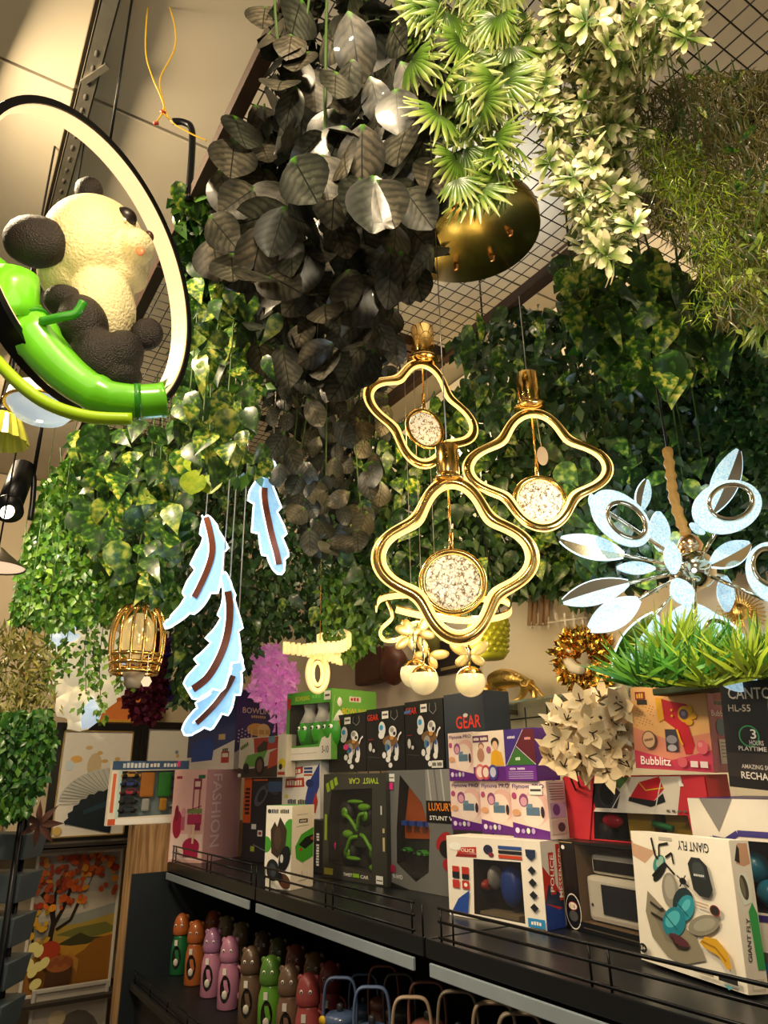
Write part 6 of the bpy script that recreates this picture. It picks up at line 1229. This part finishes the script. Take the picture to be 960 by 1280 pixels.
# ---------------------------------------------------------------- pictures at the left end
PX = LEFTX + .22
def picture(name, label, tl, tr, br, bl, X, col, art, fw=.03, artbg='#d8d2c4', fcol2=None, th=.03, cat='picture'):
    P = [atX(*p, X) for p in (tl, tr, br, bl)]; y0 = (P[0].y + P[3].y) / 2; y1 = (P[1].y + P[2].y) / 2; z1 = (P[0].z + P[1].z) / 2; z0 = (P[2].z + P[3].z) / 2; w_, h_ = y1 - y0, z1 - z0
    t = thing(name, label, cat, (X, y1, z0), R(90)); fm = mat(col, .35, .1, .1)
    for a in ((-w_, 0, -w_ + fw, h_), (-fw, 0, 0, h_), (-w_ + fw, 0, -fw, fw), (-w_ + fw, h_ - fw, -fw, h_)):
        MB().box((a[0], 0, a[1]), (a[2], th, a[3]), fm).build('frame_bar', t, local=True, bev=.003)
    if fcol2:
        f2 = mat(fcol2, .3, .4, .1); g = fw; k = .008
        for a in ((-w_ + g, g, -w_ + g + k, h_ - g), (-g - k, g, -g, h_ - g), (-w_ + g, g, -g, g + k), (-w_ + g, h_ - g - k, -g, h_ - g)): MB().box((a[0], .004, a[1]), (a[2], .012, a[3]), f2).build('gold_liner', t, local=True)
    MB().box((-w_ + fw * .8, .013, fw * .8), (-fw * .8, th - .002, h_ - fw * .8), mat(artbg, .35, 0, .1, 3, coat=.3)).build('canvas', t, local=True)
    decals(t, art, (-w_ + fw, .0125, fw), (1, 0, 0), (0, 0, 1), w_ - 2 * fw, h_ - 2 * fw, 'printed_art')
    return t
def arc(cx, cy, r0, r1, a0, a1, n, jag=0): return [(cx + r1 * math.cos(R(a0 + (a1 - a0) * k / n)) * (1 + jag * (k % 2)), cy + r1 * math.sin(R(a0 + (a1 - a0) * k / n)) * (1 + jag * (k % 2))) for k in range(n + 1)]
fan = [('p', '#dedad0', [(0, 0), (1, 0), (1, 1), (0, 1)]), ('e', '#c9b48e', .48, .66, .10, .12), ('e', '#cbb078', .38, .83, .05, .02), ('e', '#c9a860', .54, .78, .04, .02), ('e', '#c9a860', .62, .70, .05, .018), ('e', '#c9a860', .80, .72, .04, .02), ('e', '#e0b060', .22, .72, .08, .035), ('e', '#c8d8e0', .14, .66, .06, .05),
       ('p', '#c2c4bc', [(.82, .40)] + [(.82 + .86 * math.cos(R(a)) * .90, .32 + .32 * math.sin(R(a))) for a in range(80, 185, 7)])] + [('l', '#8b908c', [(.82, .32), (.82 + .76 * math.cos(R(a)), .32 + .31 * math.sin(R(a)))], .004) for a in range(88, 186, 6)] + [('p', '#16242f', [(.80, .02), (.18, .12)] + [(.80 + .62 * math.cos(R(a)) * (1 + .06 * (i % 2)), .08 + .34 * math.sin(R(a)) * (1 + .06 * (i % 2))) for i, a in enumerate(range(176, 88, -6))] + [(.84, .46)]), ('p', '#22404f', [(.4, .24), (.74, .33), (.78, .28), (.4, .20)]), ('e', '#c9a860', .08, .06, .06, .04)]
picture('framed_picture', 'black framed picture of a navy and grey feather fan at the left end', (80, 905), (178, 903), (163, 1052), (42, 1060), PX, '#15130f', fan, .05, '#dcd8ce', '#b89a58')
picture('framed_picture', 'plain pale framed picture between the fan picture and the blue box', (178, 903), (262, 903), (258, 1040), (165, 1048), PX + .0, '#15130f', [('r', '#dad6cc', 0, 0, 1, 1), ('e', '#c9a860', .55, .72, .03, .02), ('e', '#7a8a9a', .53, .76, .03, .02)], .05, '#dcd8ce')
autumn = [('r', '#a8a49a', 0, .5, 1, 1), ('r', '#b9b0a0', 0, .55, 1, .7), ('p', '#8a8d84', [(0, .40), (0, .5), (.4, .52), (.7, .56), (1, .60), (1, .4)]), ('p', '#a38a3a', [(0, .3), (.3, .46), (.6, .47), (1, .52), (1, .3)]), ('p', '#6b6a34', [(.3, .40), (.55, .44), (.9, .46), (1, .42), (1, .36), (.6, .36)]), ('p', '#b8862a', [(0, .22), (.3, .36), (.6, .34), (1, .38), (1, .2)]), ('p', '#3c3b1f', [(.34, .33), (.45, .36), (.6, .40), (.72, .36), (.9, .35), (.7, .31), (.5, .31)]),
          ('p', '#8b5a22', [(0, 0), (1, 0), (1, .30), (.7, .28), (.45, .2), (0, .2)]), ('p', '#b07a34', [(.35, 0), (.6, 0), (.62, .2), (.50, .27), (.42, .2)]), ('p', '#8c5a1e', [(.6, .04), (.62, .24), (.78, .34), (1, .36), (1, .05)]),
          ('l', '#241a12', [(.22, .2), (.26, .5), (.20, .64), (.08, .72)], .03), ('l', '#241a12', [(.26, .46), (.36, .6), (.42, .74)], .022), ('l', '#241a12', [(.25, .5), (.24, .7), (.30, .84)], .02), ('l', '#241a12', [(.30, .44), (.46, .5), (.54, .64)], .018), ('l', '#241a12', [(.06, .3), (.02, .5), (.1, .62)], .014), ('l', '#4a3524', [(.6, .7), (.7, .86), (.8, .95)], .006)]
rn = random.Random(2); cols = ['#b8481a', '#d0641e', '#a8381a', '#d88a26', '#c4541c', '#8c3a1c']
for i in range(150):
    a = rn.random()
    x, y = (rn.uniform(.0, .62), rn.uniform(.60, .99)) if a < .66 else ((rn.uniform(.62, .98), rn.uniform(.64, .98)) if a < .9 else (rn.uniform(0, .22), rn.uniform(.36, .6)))
    if x > .62 and y < 1.3 - x * .75: y = 1.6 - x * .72 if x < .9 else .95
    autumn.append(('e', '#c89a2a' if a > .9 else cols[i % 6], x, min(.985, y), rn.uniform(.02, .05), rn.uniform(.012, .03), rn.uniform(0, 180)))
autumn += [('e', '#a83a1e', .24, .30, .13, .07), ('p', '#4a2f18', [(.22, .02), (.24, .2), (.54, .2), (.52, .02)]), ('e', '#9a5a2c', .38, .2, .16, .06)] + [('e', '#8a4a26', .28 + .055 * k, .2 + .02 * (k % 2), .035, .025) for k in range(5)] + [('e', '#e0d68a', x, y, .07, .035, r_) for x, y, r_ in ((.05, .34, 20), (.12, .31, 80), (.14, .20, 0), (.08, .17, 60), (.13, .08, 30), (.03, .22, 100), (.2, .22, 50))]
picture('canvas_painting', 'autumn landscape canvas with an orange-leaved tree under the fan picture', (38, 1070), (153, 1058), (140, 1236), (32, 1246), PX + .05, '#d2ccbe', autumn, .018, '#b0a894')
t = picture('wrapped_picture', 'plastic-wrapped pale picture of a grey disc below the autumn canvas', (32, 1240), (130, 1226), (125, 1420), (25, 1430), PX + .16, '#b9b4ab', [('r', '#b5ada0', 0, 0, 1, 1), ('e', '#6e655b', .62, .5, .42, .34), ('e', '#8c8276', .58, .52, .26, .2), ('e', '#d8c498', .34, .80, .12, .06)], .02, '#b5ada0')
picture('framed_picture', 'gold framed orange picture leaning above the fan picture behind the cream lamp', (100, 862), (190, 860), (186, 902), (96, 904), PX - .05, '#c89a3a', [('r', '#b0582a', 0, 0, 1, 1), ('p', '#d0783a', [(.2, 0), (.5, .6), (.7, .8), (1, .9), (1, 0)])], .02, '#b0582a')
t = thing('picture_stand', 'brown stand holding the pictures at the left end', 'stand', (LEFTX + .12, .95, 0))
for y in (.55, 1.0, 1.5): MB().box((LEFTX + .02, y - .02, 0), (LEFTX + .06, y + .02, 2.6), WOODG).build('upright', t)
for z in sorted({round(o.location.z - .021, 3) for o in COL.objects if o.name.split('.')[0] in ('canvas_painting', 'wrapped_picture', 'framed_picture') and o.location.z < 1.5}): MB().box((LEFTX + .061, .3, z), (LEFTX + .44, 1.75, z + .02), mat('#2c2620', .5)).build('ledge', t)
# ---------------------------------------------------------------- planter tower at the left edge
d = 3.0; base = atd(8, 1270, d); base.z = 0
t = thing('planter_tower', 'black tiered stand with grey planter boxes at the left frame edge', 'plant stand', base)
s = mpp(10, 1100, d)
PLB = mat('#4a565c', .5, 0, .1)
for (y0, y1) in ((1042, 1074), (1092, 1128), (1146, 1184), (1202, 1238), (1256, 1292)):
    z0, z1 = atd(5, y1, d).z, atd(5, y0, d).z; a = atd(-70, 1100, d); c = atd(24, 1100, d); b = MB()
    hgt = z1 - z0; X = (c - a).normalized(); Yd = UP.cross(X)
    vs = []
    for zz, k in ((0, .0), (hgt, .012)):
        for e, f in ((0, 0), (1, 0), (1, 1), (0, 1)): vs.append(Vector((a.x, a.y, z0 + zz)) + X * ((c - a).length * e + (k if e else -k)) + Yd * (.16 * f + (k if f else -k)))
    b.add(vs, [(0, 3, 2, 1), (0, 1, 5, 4), (1, 2, 6, 5), (2, 3, 7, 6), (3, 0, 4, 7), (4, 5, 6, 7)], PLB); b.build('planter_box', t, bev=.004)
for px in (29, 36):
    q = atd(px, 1010, d - .02 + (.12 if px > 30 else 0)); MB().tube([Vector((q.x, q.y, 0)), q], .012, BLACKM, 10).build('post', t)
q = [atd(35, 1012, d - .02), atd(32, 998, d - .02), atd(18, 985, d - .02), atd(-12, 980, d - .02)]
MB().tube(smooth_path(q, 5), .016, BLACKM, 10).build('curved_rail', t)
MB().lathe([(.02, 0), (.02, .03)], STEEL, 14, Matrix.Translation(atd(34, 1014, d - .02))).build('joint', t)
rn = random.Random(4); RL = [leaf_mesh('brown_leaf', LANCE, .4, .2, mat('#4a2a1e', .5, 0, .2))]
t2 = thing('brown_leaf_sprig', 'reddish brown star-shaped leaf sprig beside the black post', 'plant', atd(50, 1030, d - .1))
for k in range(7):
    a = k * .9; inst('leaf', RL[0], t2, orient(Vector((0, 0, 0)), RGT * math.cos(a) + UP * math.sin(a), -FWD + RGT * rn.uniform(-.3, .3), .085))
MB().tube([atd(50, 1030, d - .1), atd(33, 1035, d - .02)], .004, STEMB, 6).build('stem', t2)
# ---------------------------------------------------------------- ornaments on the back wall
def wellY(px, py, Y=2.24): return atY(px, py, Y)
t = thing('gold_leopard', 'shiny gold leopard figurine walking on the glass shelf', 'figurine', atY(645, 880, 2.22)); Y = 2.22; zb = 1.8415
def gp(px, py, e=0): p = atY(px, py, Y + e); return p
pts = [gp(615, 852), gp(630, 848), gp(648, 850), gp(664, 856)]
b = MB(); b.tube(smooth_path(pts, 5), [.034 + .012 * math.sin(k * .35) for k in range(16)], GOLDB, 14); b.ell(gp(607, 862), (RGT * .038, FWD * .03, UP * .03), GOLDB, 14, 10); b.ell(gp(601, 867), (RGT * .02, FWD * .018, UP * .016), GOLDB, 12, 8)
for (x, y, e) in ((604, 853, .02), (610, 852, -.02)): b.ell(gp(x, y, e), (RGT * .008, FWD * .006, UP * .01), GOLDB, 8, 6)
for (x0, x1, e) in ((618, 614, -.02), (624, 632, .02), (656, 648, -.02), (662, 668, .02)):
    f = gp(x1, 872, e); f.z = zb + .008; m_ = (gp(x0, 858, e) + f) / 2 + RGT * .008; b.tube(smooth_path([gp(x0, 855, e), m_, f], 4), [.022 - .0015 * k for k in range(9)], GOLDB, 10); b.ell(f + RGT * -.008, (RGT * .018, FWD * .010, UP * .008), GOLDB, 10, 6)
o = b.build('body', t); md = o.modifiers.new('merge', 'REMESH'); md.mode = 'VOXEL'; md.voxel_size = .0045; md.use_smooth_shade = True
MB().tube(smooth_path([gp(664, 855), gp(672, 862), gp(680, 872), gp(688, 874)], 4), .007, GOLDB, 8).build('tail', t)
rn = random.Random(8)
def gold_burst(name, label, cx, cy, r, n, Y, hole=.25):
    c = atY(cx, cy, Y); k = mpp(cx, cy, 2.6); t = thing(name, label, 'ornament', c); mm = []
    for i in range(n):
        a = rn.random() * 2 * PI; q = rn.uniform(hole, 1) * r * k; p = c + RGT * q * math.cos(a) + UP * q * math.sin(a) - FWD * rn.uniform(0, .05); tip = (RGT * math.cos(a) + UP * math.sin(a)) + Vector((rn.gauss(0, .6), rn.gauss(0, .6), rn.gauss(0, .6))); mm.append(orient(p, tip, -FWD + Vector((rn.gauss(0, .6), rn.gauss(0, .6), rn.gauss(0, .6))), rn.uniform(.02, .045)))
    scatter('gold_tinsel', t, mm, 'leaf', mat((.70, .42, .08), .25, 1, .3, 30, isl=.4)); MB().tube([c + (RGT * math.cos(a) + UP * math.sin(a)) * r * k * .6 for a in [i * PI / 16 for i in range(32)]], .02, GOLDB, 8, closed=True).build('wreath_ring', t)
    for i in range(16):
        a = i * PI / 8; MB().ell(c + (RGT * math.cos(a) + UP * math.sin(a)) * r * k * .85 - FWD * .04, (RGT * .012, FWD * .012, UP * .012), GOLD, 10, 6).build('bead', t)
    return t, c, k
t, c, k = gold_burst('tinsel_wreath', 'round gold tinsel wreath with beads above the cream bouquet', 730, 825, 42, 1500, 2.28)
MB().tube(smooth_path([atY(712, 812, 2.2), atY(708, 822, 2.2), atY(716, 834, 2.2), atY(728, 838, 2.2)], 5), [.012, .013, .014, .016, .018, .02, .022, .024, .025, .025, .024, .023, .022, .02, .018, .016], mat('#e0d6c0', .5), 10).build('swan_figure', t, label='white swan shape')
c = atY(925, 765, 2.28); k = mpp(925, 765, 2.4); t = thing('gold_fan_ornament', 'gold spiky fan ornament on the wall behind the petal chandelier', 'ornament', c); b = MB()
for i in range(30):
    a = i / 29 * PI * 1.7 - .6; tip = RGT * math.cos(a) + UP * math.sin(a); b.tube([c, c + tip * 30 * k - FWD * .01], [.006, .002], GOLDB, 5)
b.build('spikes', t)['kind'] = 'stuff'; MB().ell(c, (RGT * .03, FWD * .02, UP * .03), GOLDB, 14, 8).build('centre_boss', t)
# bead string, pot, sculptures
t = thing('gold_bead_string', 'string of gold beads hanging beside the cream bouquet', 'ornament', atY(683, 905, 2.15))
for i in range(12): MB().ell(atY(690 - 8 * math.sin(i * .25) - (i * 1.2), 895 + i * 5, 2.12), (RGT * .011, FWD * .011, UP * .011), GOLD, 10, 6).build('bead', t)
MB().tube([atY(692, 890, 2.12), atY(676, 952, 2.12)], .002, GOLD, 5).build('cord', t)
q = atY(690, 890, 2.12); MB().tube([q, Vector((q.x, q.y + .0, 1.829))], .002, GOLD, 5).build('hook', t)
c = atd(612, 800, 2.95); s = mpp(612, 800, 2.95); t = thing('hanging_pot', 'yellow-green diamond-textured hanging flower pot beside the light ribbon', 'pot', c)
b = MB(); PG = mat('#a3a324', .35, 0, .1); b.lathe([(16 * s, -24 * s), (20 * s, -20 * s), (25 * s, 22 * s), (26 * s, 24 * s), (23 * s, 24 * s), (18 * s, -18 * s)], PG, 24, Matrix.Translation(c)); b.build('pot_body', t)
b = MB()
for i in range(6):
    for k in range(16): a = 2 * PI * (k + .5 * (i % 2)) / 16; rr = (20.5 + 4.2 * i / 6) * s; b.ell(c + Vector((rr * math.cos(a), rr * math.sin(a), (-15 + i * 6.5) * s)), (Vector((.011, 0, 0)), Vector((0, .011, 0)), UP * .009), PG, 6, 4)
b.build('diamond_studs', t)['kind'] = 'stuff'
for a in (0, 2.1, 4.2): q = c + Vector((24 * s * math.cos(a), 24 * s * math.sin(a), 23 * s)); MB().tube([q, Vector((c.x, c.y, c.z + .5)), Vector((c.x, c.y, MESHZ))], .0025, BLACKM, 5).build('cord', t)
t = thing('brown_wall_carving', 'dark brown wooden carving on the wall left of the glass globes', 'carving', atY(462, 835, 2.3)); b = MB()
WB = mat('#5a3424', .5, 0, .3, 20)
b.box((atY(446, 840, 2.3).x, 2.28, atY(446, 858, 2.3).z), (atY(480, 840, 2.3).x, 2.359, atY(460, 812, 2.3).z), WB); b.build('carved_block', t, bev=.02)
b = MB(); b.ell(atY(492, 832, 2.26), (Vector((.10, 0, 0)), Vector((0, .07, 0)), UP * .11), WB, 16, 10, .12, 14); b.build('carved_figure', t)
t = thing('dark_wall_panel', 'dark framed panel on the wall between the glass globes', 'picture', atY(560, 822, 2.33))
a, c = atY(545, 845, 2.33), atY(592, 790, 2.33)
MB().box((a.x, 2.33, a.z), (c.x, 2.359, c.z), mat('#1d1714', .5)).build('panel', t, bev=.004)
MB().box((a.x + .05, 2.326, a.z + .02), (c.x - .05, 2.3295, a.z + .035), mat('#8c7a4a', .5)).build('plaque', t)
t = thing('round_wall_ornament', 'olive round ornament on the wall behind the glass globes', 'ornament', atY(538, 810, 2.3))
MB().lathe([(.10, 0), (.12, .02), (.09, .05), (.02, .055)], mat('#6b6426', .5, 0, .2), 24, Matrix.Translation(atY(538, 812, 2.35)) @ Matrix.Rotation(PI / 2, 4, 'X')).build('disc', t)
t = thing('wooden_deer_ornament', 'pale brown reindeer legs ornament with a white fence on the wall', 'ornament', atY(675, 785, 2.3)); WD = mat('#9a7a5a', .5, 0, .2)
for x in (662, 668, 676, 683): MB().tube([atY(x, 782, 2.3), atY(x + 2, 740, 2.3)], .012, WD, 8).build('leg', t)
MB().tube([atY(662, 738, 2.3), atY(686, 738, 2.3)], .03, WD, 10).build('deer_body', t)
for i in range(7): MB().box((-.006, -.004, 0), (.006, .004, .07), mat('#d9d0c0', .5), Matrix.Translation(atY(664 + i * 11, 786, 2.3))).build('fence_picket', t)
MB().tube([atY(662, 782, 2.3), atY(734, 772, 2.3)], .006, mat('#d9d0c0', .5), 6).build('fence_rail', t)
# ---------------------------------------------------------------- bottles on the lower shelf
def bottle(label, px, ybot, Y, col, lid, ears='round', h=.26, rz=None, group='animal headed kids bottles on the lower shelf', btn=None):
    p = atY(px, ybot, Y); p.z = LZ + .001; t = thing('kids_bottle', label, 'bottle', p, (R(50) if rz is None else rz), group)
    m = mat(col, .4, 0, .06, coat=.3); lm = mat(lid, .35, 0, .06, coat=.3); b = MB(); k = h / .26
    prof = [(.040, 0), (.043, .004), (.043, .10), (.041, .13), (.034, .155), (.034, .165)]
    MB().lathe([(r * k, z * k) for r, z in prof], m, 22).build('bottle_body', t, local=True)
    # clear oval window at the front
    wm = mat('#17120f', .1, 0, .2, coat=.6); vs = []; n = 20
    for q in range(n):
        a = 2 * PI * q / n; x = .022 * k * math.cos(a); z = .075 * k + .048 * k * math.sin(a); vs.append(Vector((x, -math.sqrt(max(0, (.0445 * k) ** 2 - x * x)), z)))
    MB().add(vs, [tuple(range(n))], wm).build('oval_window', t, local=True)
    b = MB(); b.ell((0, -.043 * k, .055 * k), ((.012 * k, 0, 0), (0, .005, 0), (0, 0, .016 * k)), mat('#c9c2b4', .4, 0, .3, 60), 10, 8); b.build('printed_character', t, local=True)
    MB().lathe([(r * k, z * k) for r, z in [(.037, .166), (.041, .17), (.041, .19), (.038, .215), (.030, .24), (.014, .255), (.001, .258)]], lm, 22).build('head_lid', t, local=True)
    for s_ in (-1, 1):
        if ears == 'round': MB().ell((s_ * .027 * k, 0, .240 * k), ((.011 * k, 0, 0), (0, .006 * k, 0), (0, 0, .012 * k)), lm, 12, 8).build('ear', t, local=True)
        elif ears == 'pointed': MB().tube([(s_ * .020 * k, 0, .232 * k), (s_ * .030 * k, 0, .262 * k)], [.011 * k, .001], lm, 8).build('ear', t, local=True)
        MB().ell((s_ * .015 * k, -.035 * k, .208 * k), ((.006 * k, 0, 0), (0, .004 * k, 0), (0, 0, .007 * k)), mat('#f0ece2', .2), 10, 6).ell((s_ * .015 * k, -.0385 * k, .208 * k), ((.003 * k, 0, 0), (0, .002 * k, 0), (0, 0, .0035 * k)), BLACK, 8, 6).build('eye', t, local=True)
    MB().tube(smooth_path([Vector((.033 * k, 0, .15 * k)), Vector((.055 * k, 0, .13 * k)), Vector((.056 * k, 0, .07 * k)), Vector((.036 * k, 0, .03 * k))], 5), .006 * k, m, 8).build('handle', t, local=True)
    if btn: MB().lathe([(.010, 0), (.010, .006)], mat(btn, .4), 14, Matrix.Translation((-.03 * k, -.022 * k, .185 * k)) @ Matrix.Rotation(PI / 2, 4, 'X')).build('lid_button', t, local=True)
    else: MB().box((-.012, -.0455 * k, .125 * k), (.004, -.0420 * k, .148 * k), mat('#e0dacb', .5)).build('price_label', t, local=True)
    return t
OR, PK, BR, GN, RD, CRM = '#b0602e', '#b87a96', '#6a5340', '#5f9a2c', '#a84a48', '#9a8a62'
for a in (('orange bottle with green base at the left end of the front bottle row', 222, 1228, 1.30, '#1f6a3a', OR), ('second orange bottle from the left in the front bottle row', 241, 1236, 1.30, OR, OR), ('pink bottle next to the orange ones in the front row', 262, 1248, 1.30, PK, '#9a6a8c'), ('second pink bottle in the front row', 284, 1260, 1.30, PK, '#a8708c'), ('brown bottle with white base and price label on its lid', 311, 1275, 1.30, BR, '#5a4636'), ('bright green bottle in the front row', 336, 1290, 1.30, GN, '#4f7a2c'), ('brown bottle right of the green one', 360, 1300, 1.30, '#7a5a48', BR), ('dusty red bottle in the front row', 384, 1315, 1.30, RD, '#9a4442')):
    bottle(*a, h=.27)
for a in (('orange headed bottle standing in the back row', 262, 1225, 1.46, OR, OR), ('cream headed bottle in the back row', 279, 1232, 1.46, CRM, CRM), ('olive headed bottle in the back row behind the brown one', 298, 1240, 1.46, CRM, '#8a7a52'), ('dark brown headed bottle in the back row', 326, 1250, 1.46, BR, '#5a4636'), ('brown-green headed bottle in the back row behind the green one', 346, 1256, 1.46, GN, '#5a5a2c'), ('reddish headed bottle in the back row', 368, 1262, 1.46, RD, '#8a4a36'), ('far right brown headed bottle in the back row', 392, 1272, 1.46, BR, '#7a5a36'), ('red headed bottle behind the blue tumbler', 412, 1282, 1.44, RD, '#8a3a38')):
    bottle(*a, h=.27)
def tumbler(label, px, Y, col, yt, btn=None, handle=None):
    p = atY(px, 1285, Y); p.z = LZ + .001; top = atY(px, yt, Y).z; t = thing('loop_handle_tumbler', label, 'bottle', p, R(52), 'loop handled tumblers on the lower shelf')
    H = top - p.z; m = mat(col, .4, 0, .06, coat=.3); hm = mat(handle or col, .45, 0, .06); bh = H - .12
    MB().lathe([(.040, 0), (.044, .005), (.046, bh * .7), (.044, bh)], m, 22).build('cup_body', t, local=True)
    MB().lathe([(.047, bh + .0005), (.047, bh + .022), (.036, bh + .03), (.012, bh + .034)], mat(col, .3, 0, .1, coat=.4), 22).build('lid', t, local=True)
    MB().lathe([(.010, bh + .03), (.010, bh + .05), (.006, bh + .054)], mat('#2a2c30', .3), 12).build('spout', t, local=True)
    P = smooth_path([Vector((-.049, 0, bh - .02)), Vector((-.050, 0, bh + .06)), Vector((-.038, 0, H - .008)), Vector((0, 0, H)), Vector((.038, 0, H - .008)), Vector((.050, 0, bh + .06)), Vector((.049, 0, bh - .02))], 6)
    MB().tube(P, 1.0, hm, 8, flat=(.010, .0045), nrm=(0, 1, 0)).build('loop_handle', t, local=True)
    if btn: MB().lathe([(.013, 0), (.013, .006)], mat(btn, .4), 16, Matrix.Translation((-.049, -.012, bh + .012)) @ Matrix.Rotation(PI / 2, 4, 'X') @ Matrix.Rotation(-.6, 4, 'Y')).build('side_button', t, local=True)
for a in (('blue tumbler with yellow button next to the red bottles', 425, 1.22, '#46587a', 1222, '#c9a51e'), ('blue tumbler with yellow button and tall blue loop handle in front', 465, 1.20, '#46587a', 1234, '#c9a51e'), ('blue tumbler loop standing behind the two blue ones', 455, 1.46, '#4a6078', 1218), ('reddish brown loop tumbler at the back behind the blue loops', 480, 1.46, '#7a4a38', 1208), ('dark taupe loop tumbler at the back', 500, 1.46, '#55504a', 1218), ('tan front loop tumbler right of the blue ones', 515, 1.20, '#3a3c46', 1247, None, '#8c7a66'), ('brown loop tumbler in the middle', 535, 1.30, '#6a4238', 1228), ('tall dark loop tumbler right of the brown one', 573, 1.26, '#3a3a34', 1240, None, '#6a5f50'), ('dark loop tumbler second from the right', 618, 1.24, '#3a3a34', 1254, None, '#7a6a58'), ('rightmost loop tumbler low at the frame bottom', 650, 1.22, '#3a3a34', 1267, None, '#6a5f50')):
    tumbler(*a)
